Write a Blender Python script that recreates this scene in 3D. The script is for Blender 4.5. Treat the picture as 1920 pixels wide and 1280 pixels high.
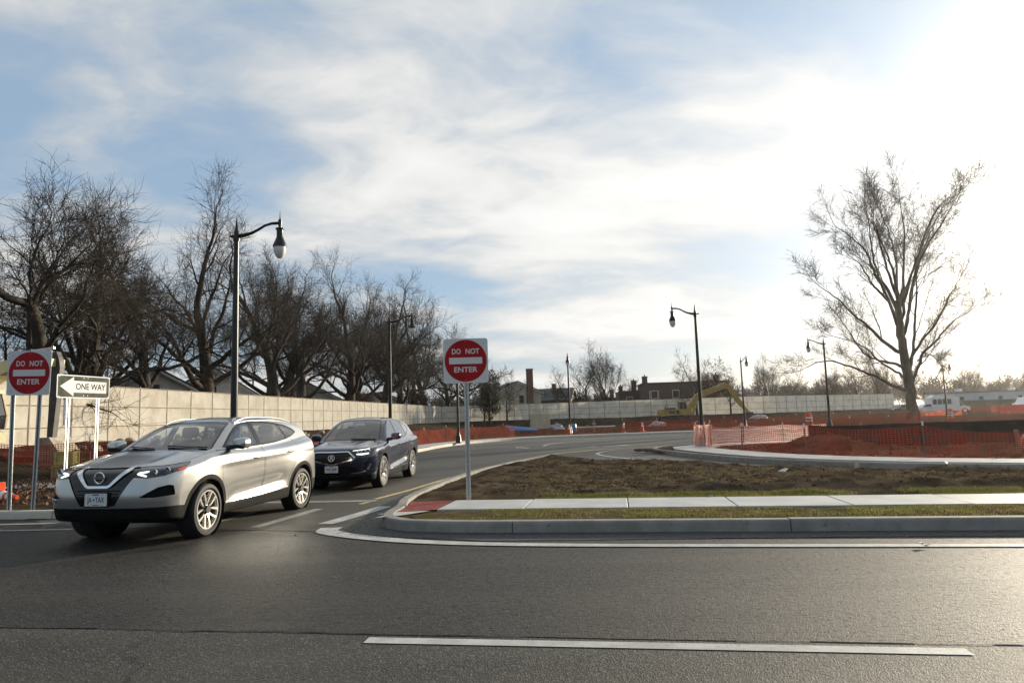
import bpy, bmesh, math, random
import numpy as np
from mathutils import Vector, Matrix

for o in list(bpy.data.objects):
    bpy.data.objects.remove(o, do_unlink=True)
sc = bpy.context.scene
C = sc.collection
R = math.radians
random.seed(7)
rng = np.random.default_rng(7)

# ------------------------------------------------------------------ camera
CAM_H = 1.45
cam_d = bpy.data.cameras.new('camera')
cam = bpy.data.objects.new('camera', cam_d)
C.objects.link(cam)
cam_d.sensor_width = 36.0
cam_d.lens = 24.0
cam_d.clip_start = 0.05
cam_d.clip_end = 6000
cam.matrix_world = (Matrix.Translation((0, 0, CAM_H)) @ Matrix.Rotation(R(90 + 6.29), 4, 'X')
                    @ Matrix.Rotation(R(-1.72), 4, 'Z'))
sc.camera = cam

# ------------------------------------------------------------------ light
SUN_AZ, SUN_EL = R(47), R(12.5)          # azimuth from +Y towards +X
sun_dir = Vector((math.sin(SUN_AZ) * math.cos(SUN_EL), math.cos(SUN_AZ) * math.cos(SUN_EL), math.sin(SUN_EL)))
sd = bpy.data.lights.new('sun', 'SUN')
sd.energy = 5.0
sd.angle = R(0.9)
sd.color = (1.0, 0.875, 0.68)
so = bpy.data.objects.new('sun', sd)
C.objects.link(so)
so.rotation_euler = sun_dir.to_track_quat('Z', 'Y').to_euler()

sc.view_settings.view_transform = 'Standard'
sc.view_settings.look = 'None'
sc.view_settings.gamma = 1.0
sc.view_settings.use_curve_mapping = False
sc.view_settings.exposure = 0.85
sc.cycles.use_denoising = True
sc.cycles.max_bounces = 6
sc.cycles.diffuse_bounces = 3
sc.cycles.glossy_bounces = 3
sc.cycles.transmission_bounces = 4
sc.cycles.transparent_max_bounces = 12
sc.cycles.caustics_reflective = False
sc.cycles.caustics_refractive = False

w = bpy.data.worlds.new('World')
sc.world = w
w.use_nodes = True
wt = w.node_tree
wt.nodes.clear()


class NT:
    """tiny node helper"""
    def __init__(s, tree):
        s.t = tree

    def n(s, typ, **kw):
        nd = s.t.nodes.new(typ)
        ins = kw.pop('ins', {})
        for k, v in kw.items():
            setattr(nd, k, v)
        for k, v in ins.items():
            if hasattr(v, 'is_output') or isinstance(v, bpy.types.NodeSocket):
                s.t.links.new(v, nd.inputs[k])
            else:
                nd.inputs[k].default_value = v
        return nd

    def math(s, op, a, b=None, c=None, clamp=False):
        ins = {0: a}
        if b is not None:
            ins[1] = b
        if c is not None:
            ins[2] = c
        return s.n('ShaderNodeMath', operation=op, use_clamp=clamp, ins=ins).outputs[0]

    def mix(s, fac, a, b, blend='MIX'):
        nd = s.n('ShaderNodeMix', data_type='RGBA', blend_type=blend)
        for k, v in ((0, fac), (6, a), (7, b)):
            if isinstance(v, bpy.types.NodeSocket):
                s.t.links.new(v, nd.inputs[k])
            else:
                if k and len(v) == 3:
                    v = (*v, 1)
                nd.inputs[k].default_value = v
        return nd.outputs[2]

    def ramp(s, fac, stops):
        nd = s.n('ShaderNodeValToRGB', ins={0: fac})
        cr = nd.color_ramp
        while len(cr.elements) < len(stops):
            cr.elements.new(0.5)
        for e, (p, c) in zip(cr.elements, stops):
            e.position = p
            e.color = (*c, 1) if len(c) == 3 else c
        return nd.outputs[0]

    def smooth(s, x, lo, hi):
        nd = s.n('ShaderNodeMapRange', interpolation_type='SMOOTHSTEP', ins={0: x, 1: lo, 2: hi, 3: 0.0, 4: 1.0})
        return nd.outputs[0]


# sky: Nishita + a broken cloud deck that brightens towards the sun
g = NT(wt)
sky = g.n('ShaderNodeTexSky', sky_type='NISHITA', sun_disc=False)
sky.sun_elevation = SUN_EL
sky.sun_rotation = SUN_AZ
sky.altitude = 20
sky.air_density = 1.0
sky.dust_density = 1.6
sky.ozone_density = 2.0
geo = g.n('ShaderNodeTexCoord')
dirv = g.n('ShaderNodeVectorMath', operation='NORMALIZE', ins={0: geo.outputs['Generated']}).outputs[0]
sep = g.n('ShaderNodeSeparateXYZ', ins={0: dirv})
zz = g.math('MAXIMUM', sep.outputs[2], 0.0)
den = g.math('ADD', zz, 0.22)
px = g.math('DIVIDE', sep.outputs[0], den)
py = g.math('DIVIDE', sep.outputs[1], den)
cp = g.n('ShaderNodeCombineXYZ', ins={0: px, 1: py, 2: 3.7}).outputs[0]
cmap = g.n('ShaderNodeMapping', ins={0: cp, 1: (0.35, 0.1, 0.0), 2: (0, 0, R(-28)), 3: (0.75, 1.15, 1.0)}).outputs[0]
warp = g.n('ShaderNodeTexNoise', ins={'Vector': cmap, 'Scale': 1.3, 'Detail': 3.0, 'Roughness': 0.5})
wv = g.n('ShaderNodeVectorMath', operation='SCALE', ins={0: warp.outputs['Color'], 'Scale': 0.55}).outputs[0]
cv = g.n('ShaderNodeVectorMath', operation='ADD', ins={0: cmap, 1: wv}).outputs[0]
n1 = g.n('ShaderNodeTexNoise', ins={'Vector': cv, 'Scale': 1.15, 'Detail': 9.0, 'Roughness': 0.52}).outputs['Fac']
n2 = g.n('ShaderNodeTexNoise', ins={'Vector': cv, 'Scale': 4.2, 'Detail': 7.0, 'Roughness': 0.6}).outputs['Fac']
cl = g.math('ADD', g.math('MULTIPLY', n1, 0.76), g.math('MULTIPLY', n2, 0.24))
sdot = g.n('ShaderNodeVectorMath', operation='DOT_PRODUCT', ins={0: dirv, 1: tuple(sun_dir)}).outputs['Value']
sd01 = g.math('MAXIMUM', sdot, 0.0)
near = g.math('POWER', sd01, 3.0)
halo = g.math('POWER', sd01, 9.0)
core = g.math('POWER', sd01, 70.0)
cover = g.smooth(g.math('ADD', cl, g.math('MULTIPLY', near, 0.035)), 0.41, 0.60)
thick = g.smooth(cl, 0.46, 0.70)
skyc = g.n('ShaderNodeVectorMath', operation='SCALE', ins={0: sky.outputs[0], 'Scale': 0.12}).outputs[0]
skyc = g.mix(0.6, skyc, (0.43, 0.60, 0.80))
cb = g.math('ADD', g.math('ADD', 0.60, g.math('MULTIPLY', sdot, 0.17)), g.math('MULTIPLY', near, 0.05))
cb = g.math('ADD', cb, g.math('MULTIPLY', thick, 0.24))
ccol = g.n('ShaderNodeVectorMath', operation='SCALE', ins={0: (1.0, 1.0, 0.985), 'Scale': cb}).outputs[0]
tot = g.mix(cover, skyc, ccol)
hc = g.n('ShaderNodeVectorMath', operation='SCALE', ins={0: (1.0, 0.97, 0.90), 'Scale': g.math('MULTIPLY', halo, 0.30)}).outputs[0]
kc = g.n('ShaderNodeVectorMath', operation='SCALE', ins={0: (1.0, 0.90, 0.72), 'Scale': g.math('MULTIPLY', core, 3.0)}).outputs[0]
tot = g.n('ShaderNodeVectorMath', operation='ADD', ins={0: tot, 1: hc}).outputs[0]
tot = g.n('ShaderNodeVectorMath', operation='ADD', ins={0: tot, 1: kc}).outputs[0]
bg = g.n('ShaderNodeBackground', ins={0: tot, 1: 0.56})
wo = g.n('ShaderNodeOutputWorld', ins={0: bg.outputs[0]})


# ------------------------------------------------------------------ materials
MATS = {}


def M(name, col, rough=0.6, metal=0.0, col2=None, scale=6.0, detail=5.0, lo=0.35, hi=0.65, bump=0.0, bscale=40.0,
      coat=0.0, spec=0.5, world=False, stretch=None, emit=None, estr=0.0, col3=None, scale3=60.0, f3=0.5):
    m = bpy.data.materials.new(name)
    m.use_nodes = True
    t = m.node_tree
    t.nodes.clear()
    q = NT(t)
    out = q.n('ShaderNodeOutputMaterial')
    b = q.n('ShaderNodeBsdfPrincipled')
    t.links.new(b.outputs[0], out.inputs[0])
    b.inputs['Roughness'].default_value = rough
    b.inputs['Metallic'].default_value = metal
    b.inputs['Specular IOR Level'].default_value = spec
    b.inputs['Coat Weight'].default_value = coat
    b.inputs['Coat Roughness'].default_value = 0.05
    if world:
        co = q.n('ShaderNodeNewGeometry').outputs['Position']
    else:
        co = q.n('ShaderNodeTexCoord').outputs['Object']
    if stretch:
        co = q.n('ShaderNodeMapping', ins={0: co, 3: stretch}).outputs[0]
    c = (*col, 1)
    if col2 is not None:
        nz = q.n('ShaderNodeTexNoise', ins={'Vector': co, 'Scale': scale, 'Detail': detail, 'Roughness': 0.6}).outputs['Fac']
        c = q.mix(q.smooth(nz, lo, hi), col, col2)
        if col3 is not None:
            n3 = q.n('ShaderNodeTexNoise', ins={'Vector': co, 'Scale': scale3, 'Detail': 4.0, 'Roughness': 0.7}).outputs['Fac']
            c = q.mix(q.smooth(n3, f3, f3 + 0.12), c, col3)
    if isinstance(c, tuple):
        b.inputs['Base Color'].default_value = c
    else:
        t.links.new(c, b.inputs['Base Color'])
    if bump:
        bn = q.n('ShaderNodeTexNoise', ins={'Vector': co, 'Scale': bscale, 'Detail': 6.0, 'Roughness': 0.65}).outputs['Fac']
        bp = q.n('ShaderNodeBump', ins={'Strength': 1.0, 'Distance': bump, 'Height': bn})
        t.links.new(bp.outputs[0], b.inputs['Normal'])
    if emit:
        b.inputs['Emission Color'].default_value = (*emit, 1)
        b.inputs['Emission Strength'].default_value = estr
    MATS[name] = m
    return m


def asphalt(name, base, light, patch, rough, speck=0.10, bumpd=0.006, pitk=0.8, wear=1.0):
    m = bpy.data.materials.new(name)
    m.use_nodes = True
    t = m.node_tree
    t.nodes.clear()
    q = NT(t)
    out = q.n('ShaderNodeOutputMaterial')
    b = q.n('ShaderNodeBsdfPrincipled')
    t.links.new(b.outputs[0], out.inputs[0])
    co = q.n('ShaderNodeNewGeometry').outputs['Position']
    big = q.n('ShaderNodeTexNoise', ins={'Vector': co, 'Scale': 0.55, 'Detail': 5.0, 'Roughness': 0.6}).outputs['Fac']
    smap = q.n('ShaderNodeMapping', ins={0: co, 2: (0, 0, R(8.5)), 3: (0.16, 1.6, 1)}).outputs[0]
    strk = q.n('ShaderNodeTexNoise', ins={'Vector': smap, 'Scale': 1.4, 'Detail': 6.0, 'Roughness': 0.65}).outputs['Fac']
    c = q.mix(q.smooth(big, 0.35, 0.66), base, light)
    c = q.mix(q.math('MULTIPLY', q.smooth(strk, 0.46, 0.66), 0.9), c, patch)
    ag = q.n('ShaderNodeTexVoronoi', feature='F1', ins={'Vector': co, 'Scale': 95.0})
    agc = q.n('ShaderNodeSeparateColor', ins={0: ag.outputs['Color']}).outputs[0]
    sp = q.math('MULTIPLY', q.smooth(agc, 0.72, 1.0), 1.0)
    c = q.mix(q.math('MULTIPLY', sp, 0.55), c, (speck, speck * 0.97, speck * 0.9))
    dk = q.n('ShaderNodeTexNoise', ins={'Vector': co, 'Scale': 9.0, 'Detail': 7.0, 'Roughness': 0.75}).outputs['Fac']
    c = q.mix(q.math('MULTIPLY', q.smooth(dk, 0.56, 0.7), 0.45), c, tuple(k * 0.45 for k in base))
    # polished wheel paths along the lanes, fine cracks, oil spots
    bco = q.n('ShaderNodeVectorMath', operation='DOT_PRODUCT', ins={0: co, 1: (0.148, 0.989, 0.0)}).outputs['Value']
    for bc in (2.1, 3.7, 5.55, 7.15):
        dd = q.math('ABSOLUTE', q.math('SUBTRACT', bco, bc))
        wp = q.math('MULTIPLY', q.math('SUBTRACT', 1.0, q.smooth(dd, 0.05, 0.42)), 0.30)
        c = q.mix(q.math('MULTIPLY', wp, wear), c, tuple(k * 1.5 for k in patch))
    wv_ = q.n('ShaderNodeTexNoise', ins={'Vector': co, 'Scale': 1.7, 'Detail': 4.0, 'Roughness': 0.6}).outputs['Color']
    cc_ = q.n('ShaderNodeVectorMath', operation='ADD', ins={0: co, 1: q.n('ShaderNodeVectorMath', operation='SCALE', ins={0: wv_, 'Scale': 0.9}).outputs[0]}).outputs[0]
    ck = q.n('ShaderNodeTexVoronoi', feature='DISTANCE_TO_EDGE', ins={'Vector': cc_, 'Scale': 0.42}).outputs['Distance']
    ckm = q.math('MULTIPLY', q.math('SUBTRACT', 1.0, q.smooth(ck, 0.002, 0.007)), q.smooth(big, 0.45, 0.58))
    c = q.mix(q.math('MULTIPLY', ckm, 0.75 * wear), c, tuple(k * 0.2 for k in base))
    oil = q.n('ShaderNodeTexNoise', ins={'Vector': co, 'Scale': 2.6, 'Detail': 2.0, 'Roughness': 0.5}).outputs['Fac']
    c = q.mix(q.math('MULTIPLY', q.smooth(oil, 0.64, 0.74), 0.5 * wear), c, tuple(k * 0.4 for k in base))
    pm = q.n('ShaderNodeMapping', ins={0: co, 2: (0, 0, R(8.5)), 3: (0.55, 1.0, 1)}).outputs[0]
    pit = q.n('ShaderNodeTexNoise', ins={'Vector': pm, 'Scale': 26.0, 'Detail': 3.5, 'Roughness': 0.6}).outputs['Fac']
    pits = q.math('MULTIPLY', q.smooth(pit, 0.56, 0.64), pitk)
    c = q.mix(pits, c, tuple(k * 0.25 for k in base))
    t.links.new(c, b.inputs['Base Color'])
    fine = q.n('ShaderNodeTexNoise', ins={'Vector': co, 'Scale': 130.0, 'Detail': 5.0, 'Roughness': 0.7}).outputs['Fac']
    mid = q.n('ShaderNodeTexNoise', ins={'Vector': co, 'Scale': 14.0, 'Detail': 4.0, 'Roughness': 0.6}).outputs['Fac']
    h = q.math('ADD', q.math('MULTIPLY', fine, 0.6), q.math('MULTIPLY', ag.outputs['Distance'], 0.5))
    h = q.math('ADD', h, q.math('MULTIPLY', mid, 0.8))
    h = q.math('SUBTRACT', h, q.math('MULTIPLY', pits, 0.6))
    bp = q.n('ShaderNodeBump', ins={'Strength': 1.0, 'Distance': bumpd, 'Height': h})
    t.links.new(bp.outputs[0], b.inputs['Normal'])
    rr = q.math('ADD', rough, q.math('MULTIPLY', big, 0.12))
    t.links.new(rr, b.inputs['Roughness'])
    b.inputs['Specular IOR Level'].default_value = 0.27
    MATS[name] = m
    return m


def glass_mat(name, tint, rough=0.0):
    m = bpy.data.materials.new(name)
    m.use_nodes = True
    t = m.node_tree
    t.nodes.clear()
    q = NT(t)
    out = q.n('ShaderNodeOutputMaterial')
    gi = q.n('ShaderNodeNewGeometry').outputs['Backfacing']
    ior = q.math('SUBTRACT', 1.55, q.math('MULTIPLY', gi, 1.55 - 1 / 1.55))
    fr = q.n('ShaderNodeFresnel', ins={'IOR': ior})
    tr = q.n('ShaderNodeBsdfTransparent', ins={'Color': (*tint, 1)})
    gl = q.n('ShaderNodeBsdfGlossy', ins={'Color': (1, 1, 1, 1), 'Roughness': rough})
    f = q.math('MULTIPLY', fr.outputs[0], 1.6, clamp=True)
    mx = q.n('ShaderNodeMixShader', ins={0: f, 1: tr.outputs[0], 2: gl.outputs[0]})
    t.links.new(mx.outputs[0], out.inputs[0])
    MATS[name] = m
    return m


def cloth_mat(name, col, col2, transl=0.35, rough=0.8, scale=3.0):
    m = bpy.data.materials.new(name)
    m.use_nodes = True
    t = m.node_tree
    t.nodes.clear()
    q = NT(t)
    out = q.n('ShaderNodeOutputMaterial')
    co = q.n('ShaderNodeNewGeometry').outputs['Position']
    nz = q.n('ShaderNodeTexNoise', ins={'Vector': co, 'Scale': scale, 'Detail': 6.0, 'Roughness': 0.65}).outputs['Fac']
    c = q.mix(q.smooth(nz, 0.38, 0.68), col, col2)
    d = q.n('ShaderNodeBsdfDiffuse', ins={'Color': c, 'Roughness': rough})
    tl = q.n('ShaderNodeBsdfTranslucent', ins={'Color': c})
    mx = q.n('ShaderNodeMixShader', ins={0: transl, 1: d.outputs[0], 2: tl.outputs[0]})
    t.links.new(mx.outputs[0], out.inputs[0])
    MATS[name] = m
    return m


asphalt('asphalt_new', (0.0080, 0.0076, 0.0062), (0.0135, 0.0126, 0.0102), (0.025, 0.0228, 0.0180), 0.57, 0.11, 0.008)
asphalt('asphalt_old', (0.021, 0.0203, 0.0165), (0.029, 0.0277, 0.0225), (0.040, 0.0375, 0.0303), 0.60, 0.18, 0.008, 0.3)
asphalt('asphalt_drive', (0.040, 0.0365, 0.0285), (0.052, 0.0475, 0.037), (0.066, 0.060, 0.047), 0.60, 0.14, 0.004, 0.25, 0.0)
M('asphalt_patch', (0.020, 0.020, 0.021), 0.7, col2=(0.034, 0.033, 0.033), scale=9, bump=0.012, bscale=45, world=True, col3=(0.09, 0.085, 0.08), scale3=70, f3=0.62)
M('paint_white', (0.44, 0.44, 0.42), 0.6, spec=0.25, col2=(0.33, 0.33, 0.31), scale=5, world=True, bump=0.004, bscale=110, col3=(0.09, 0.09, 0.08), scale3=30, f3=0.60)
M('paint_worn', (0.30, 0.30, 0.29), 0.6, col2=(0.20, 0.20, 0.19), scale=5, world=True, bump=0.004, bscale=110, col3=(0.08, 0.08, 0.08), scale3=30, f3=0.56)
M('paint_yellow', (0.50, 0.37, 0.13), 0.6, col2=(0.36, 0.28, 0.12), scale=4, world=True, col3=(0.10, 0.09, 0.07), scale3=26, f3=0.62)
M('concrete_kerb', (0.185, 0.178, 0.158), 0.85, spec=0.2, col2=(0.25, 0.24, 0.215), scale=3, bump=0.004, bscale=60, world=True, col3=(0.12, 0.118, 0.11), scale3=9, f3=0.60)
M('concrete_kerb_pale', (0.42, 0.39, 0.33), 0.85, col2=(0.50, 0.46, 0.38), scale=3, bump=0.004, bscale=60, world=True)
M('concrete_walk', (0.33, 0.335, 0.325), 0.48, col2=(0.41, 0.41, 0.39), scale=1.6, bump=0.0022, bscale=120, world=True, col3=(0.25, 0.25, 0.24), scale3=5, f3=0.62)
M('tactile_red', (0.17, 0.026, 0.024), 0.75, spec=0.2, col2=(0.23, 0.045, 0.040), scale=7, world=True, bump=0.002, bscale=60)
M('soil', (0.054, 0.040, 0.026), 0.95, col2=(0.100, 0.075, 0.049), scale=2.2, detail=8, bump=0.022, bscale=18, world=True, col3=(0.150, 0.116, 0.078), scale3=24, f3=0.62, spec=0.0)
M('soil_dark', (0.034, 0.025, 0.0165), 0.95, col2=(0.066, 0.049, 0.032), scale=1.2, detail=8, bump=0.04, bscale=7, world=True, col3=(0.085, 0.065, 0.044), scale3=14, f3=0.62, spec=0.0)
M('soil_red', (0.065, 0.040, 0.026), 0.95, col2=(0.115, 0.073, 0.049), scale=1.4, detail=8, bump=0.04, bscale=9, world=True, col3=(0.16, 0.116, 0.082), scale3=18, f3=0.62, spec=0.0)
M('verge', (0.070, 0.054, 0.030), 0.95, col2=(0.115, 0.092, 0.054), scale=3.0, detail=8, bump=0.02, bscale=30, world=True, col3=(0.07, 0.085, 0.025), scale3=5, f3=0.50, spec=0.0)
M('bark', (0.030, 0.025, 0.020), 0.95, col2=(0.055, 0.046, 0.037), scale=5, bump=0.03, bscale=14, stretch=(1, 1, 0.25), spec=0.2)
M('twig', (0.030, 0.025, 0.020), 0.95, col2=(0.045, 0.037, 0.029), scale=1.0, spec=0.2)
M('bark_pale', (0.080, 0.066, 0.050), 0.95, col2=(0.12, 0.10, 0.075), scale=5, bump=0.03, bscale=14, stretch=(1, 1, 0.25), spec=0.2)
M('dead_leaf', (0.095, 0.040, 0.018), 0.8, col2=(0.14, 0.065, 0.03), scale=3)
M('evergreen', (0.022, 0.032, 0.018), 0.8, col2=(0.04, 0.05, 0.025), scale=3)
M('galvanised', (0.42, 0.43, 0.42), 0.45, metal=0.85, col2=(0.55, 0.55, 0.53), scale=25)
M('sign_white', (0.60, 0.61, 0.60), 0.6, spec=0.2, col2=(0.58, 0.59, 0.58), scale=4)
M('sign_red', (0.36, 0.010, 0.014), 0.5, spec=0.15, col2=(0.29, 0.009, 0.012), scale=3)
M('sign_black', (0.060, 0.063, 0.050), 0.9, spec=0.05, col2=(0.11, 0.115, 0.10), scale=3)
M('sign_letter_dark', (0.02, 0.02, 0.018), 0.9, spec=0.05)
M('bolt', (0.25, 0.25, 0.25), 0.4, metal=0.8)
M('hole', (0.012, 0.012, 0.012), 0.9)
M('lamp_black', (0.008, 0.008, 0.009), 0.35, spec=0.35, col2=(0.016, 0.016, 0.017), scale=4)
M('lamp_globe', (0.62, 0.62, 0.60), 0.25, col2=(0.55, 0.55, 0.53), scale=8, spec=0.5)
cloth_mat('fence_cloth', (0.86, 0.82, 0.725), (0.70, 0.64, 0.53), 0.12, scale=1.3)
M('fence_post', (0.20, 0.17, 0.13), 0.6, metal=0.4)
M('fence_wire', (0.19, 0.165, 0.125), 0.6, metal=0.3)
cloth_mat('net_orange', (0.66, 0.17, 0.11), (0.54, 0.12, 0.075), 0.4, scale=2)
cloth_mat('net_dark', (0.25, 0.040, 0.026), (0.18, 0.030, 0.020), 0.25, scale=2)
cloth_mat('net_backlit', (0.84, 0.54, 0.47), (0.76, 0.42, 0.35), 0.5, scale=3)  # sun-backlit look of the orange net put into a paler colour
cloth_mat('grass_a', (0.14, 0.15, 0.045), (0.21, 0.195, 0.075), 0.45, scale=2)
cloth_mat('grass_b', (0.22, 0.18, 0.095), (0.15, 0.12, 0.055), 0.4, scale=2)
cloth_mat('silt_cloth', (0.020, 0.020, 0.020), (0.035, 0.033, 0.03), 0.1)
cloth_mat('green_screen', (0.06, 0.085, 0.065), (0.08, 0.10, 0.08), 0.2, scale=0.4)
M('stake_wood', (0.28, 0.20, 0.12), 0.85, col2=(0.20, 0.14, 0.08), scale=12, stretch=(1, 1, 0.2))
M('stake_metal', (0.10, 0.085, 0.07), 0.6, metal=0.3)
M('plywood', (0.48, 0.42, 0.31), 0.8, col2=(0.40, 0.345, 0.25), scale=3, stretch=(1, 1, 0.3))
M('crate_wood', (0.42, 0.26, 0.10), 0.8, col2=(0.30, 0.18, 0.07), scale=5)
M('crate_yellow', (0.45, 0.33, 0.10), 0.7, col2=(0.36, 0.26, 0.08), scale=5)
M('pipe_blue', (0.06, 0.25, 0.46), 0.45, col2=(0.05, 0.20, 0.38), scale=6)
M('pipe_white', (0.62, 0.60, 0.55), 0.5, col2=(0.5, 0.48, 0.44), scale=6)
M('plastic_sheet', (0.42, 0.42, 0.44), 0.4, col2=(0.30, 0.29, 0.31), scale=5)
M('cone_orange', (0.75, 0.085, 0.02), 0.45, col2=(0.62, 0.065, 0.016), scale=4)
M('cone_band', (0.72, 0.70, 0.66), 0.5)
M('machine_yellow', (0.40, 0.27, 0.06), 0.5, col2=(0.32, 0.21, 0.05), scale=2.5, col3=(0.20, 0.14, 0.05), scale3=7, f3=0.62)
M('machine_yellow_lit', (0.62, 0.52, 0.27), 0.5, col2=(0.52, 0.43, 0.22), scale=2.5)  # sunlit cream look of a yellow machine put into the base colour
M('machine_dark', (0.022, 0.020, 0.018), 0.6, col2=(0.045, 0.04, 0.034), scale=4)
M('machine_steel', (0.55, 0.54, 0.50), 0.25, metal=1.0)
M('bucket_dirty', (0.34, 0.30, 0.23), 0.7, metal=0.2, col2=(0.18, 0.15, 0.11), scale=6)
M('house_cream', (0.50, 0.47, 0.36), 0.85, col2=(0.45, 0.42, 0.32), scale=2)
M('house_white', (0.62, 0.61, 0.57), 0.85, col2=(0.55, 0.54, 0.50), scale=2)
M('brick_dark', (0.095, 0.060, 0.048), 0.9, col2=(0.065, 0.043, 0.036), scale=6)
M('brick_red', (0.15, 0.085, 0.062), 0.9, col2=(0.11, 0.065, 0.05), scale=6)
M('roof_dark', (0.045, 0.043, 0.043), 0.9, col2=(0.065, 0.06, 0.058), scale=7)
M('roof_slate', (0.085, 0.09, 0.10), 0.85, col2=(0.11, 0.115, 0.125), scale=7)
M('window_dark', (0.02, 0.023, 0.028), 0.12)
M('trailer_pale', (0.42, 0.49, 0.54), 0.5, col2=(0.37, 0.44, 0.49), scale=2)
M('white_paint', (0.72, 0.72, 0.71), 0.3, coat=0.5)
M('car_red', (0.25, 0.02, 0.02), 0.3, coat=0.7)
M('car_grey', (0.16, 0.165, 0.17), 0.3, metal=0.4, coat=0.7)
M('car_black', (0.012, 0.012, 0.013), 0.3, coat=0.7)
M('litter', (0.66, 0.64, 0.60), 0.7)
M('rubble', (0.30, 0.26, 0.20), 0.9, col2=(0.20, 0.165, 0.12), scale=10, bump=0.02, bscale=20)
M('pebble', (0.20, 0.19, 0.17), 0.9, col2=(0.10, 0.095, 0.088), scale=20)
# vehicle materials
M('silver_paint', (0.43, 0.43, 0.42), 0.28, metal=0.9, coat=0.9)
M('navy_paint', (0.004, 0.0085, 0.034), 0.22, metal=0.3, coat=1.0)
M('trim_black', (0.005, 0.005, 0.0055), 0.75, spec=0.12, col2=(0.009, 0.009, 0.009), scale=8)
M('gloss_black', (0.006, 0.006, 0.007), 0.12)
M('chrome', (0.72, 0.72, 0.71), 0.12, metal=1.0)
M('alloy', (0.66, 0.65, 0.62), 0.25, metal=0.9)
M('alloy_dark', (0.03, 0.03, 0.032), 0.4, metal=0.5)
M('tyre', (0.012, 0.012, 0.012), 0.75, col2=(0.022, 0.021, 0.02), scale=6)
M('gap', (0.004, 0.004, 0.004), 0.9)
M('cabin_dark', (0.020, 0.021, 0.023), 0.8, col2=(0.03, 0.03, 0.032), scale=8)
M('seat_cloth', (0.045, 0.045, 0.048), 0.85, col2=(0.06, 0.06, 0.064), scale=9)
M('lamp_lens', (0.012, 0.012, 0.014), 0.12, coat=0.6, spec=0.3, col2=(0.07, 0.072, 0.076), scale=14)
M('lamp_amber', (0.42, 0.07, 0.02), 0.15, coat=0.8)
M('lamp_red', (0.40, 0.012, 0.015), 0.15, coat=0.8)
M('drl', (0.8, 0.82, 0.82), 0.15, emit=(1.0, 0.98, 0.92), estr=0.9)
M('reflector', (0.7, 0.72, 0.74), 0.08, metal=1.0)
M('plate_white', (0.60, 0.62, 0.63), 0.4)
M('plate_ink', (0.02, 0.03, 0.08), 0.5)
M('plate_gold', (0.50, 0.33, 0.05), 0.5)
glass_mat('car_glass', (0.78, 0.81, 0.80))
glass_mat('car_glass_dark', (0.45, 0.47, 0.48))
glass_mat('globe_glass', (0.80, 0.80, 0.78), 0.05)


# ------------------------------------------------------------------ mesh helpers
def link(o, parent=None):
    C.objects.link(o)
    if parent is not None:
        o.parent = parent
    return o


def mesh_obj(name, V, F, mat, parent=None, smooth=False, normals=None, loc=None):
    me = bpy.data.meshes.new(name)
    if isinstance(V, np.ndarray):
        V = V.astype(np.float64)
        nv = len(V)
        F = np.asarray(F)
        if F.ndim == 2 and len(F):
            me.vertices.add(nv)
            me.vertices.foreach_set('co', V.ravel())
            k = F.shape[1]
            me.loops.add(F.size)
            me.loops.foreach_set('vertex_index', F.ravel().astype(np.int32))
            me.polygons.add(len(F))
            me.polygons.foreach_set('loop_start', (np.arange(len(F)) * k).astype(np.int32))
            me.update(calc_edges=True)
            me.validate()
        else:
            me.from_pydata(V.tolist(), [], F.tolist())
    else:
        me.from_pydata(V, [], F)
    if smooth:
        me.polygons.foreach_set('use_smooth', [True] * len(me.polygons))
    if normals is not None and len(normals) == len(me.vertices):
        me.normals_split_custom_set_from_vertices(normals.tolist())
    if mat is not None:
        me.materials.append(MATS[mat] if isinstance(mat, str) else mat)
    me.update()
    o = bpy.data.objects.new(name, me)
    if loc is not None:
        o.location = loc
    return link(o, parent)


def tag(o, label=None, cat=None, group=None, kind=None):
    if label:
        o['label'] = label
    if cat:
        o['category'] = cat
    if group:
        o['group'] = group
    if kind:
        o['kind'] = kind
    return o


def thing(name, label, cat, loc=(0, 0, 0), rz=0.0, group=None):
    o = bpy.data.objects.new(name, None)
    o.empty_display_size = 0.2
    C.objects.link(o)
    o.location = loc
    o.rotation_euler = (0, 0, rz)
    return tag(o, label, cat, group)


def copy_tree(o, parent=None, loc=None, rz=None, label=None, scale=None):
    c = o.copy()
    link(c, parent)
    if loc is not None:
        c.location = loc
    if rz is not None:
        c.rotation_euler = (0, 0, rz)
    if scale is not None:
        c.scale = scale if hasattr(scale, '__len__') else (scale,) * 3
    if label:
        c['label'] = label
    for ch in list(o.children):
        copy_tree(ch, c)
    return c


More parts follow.
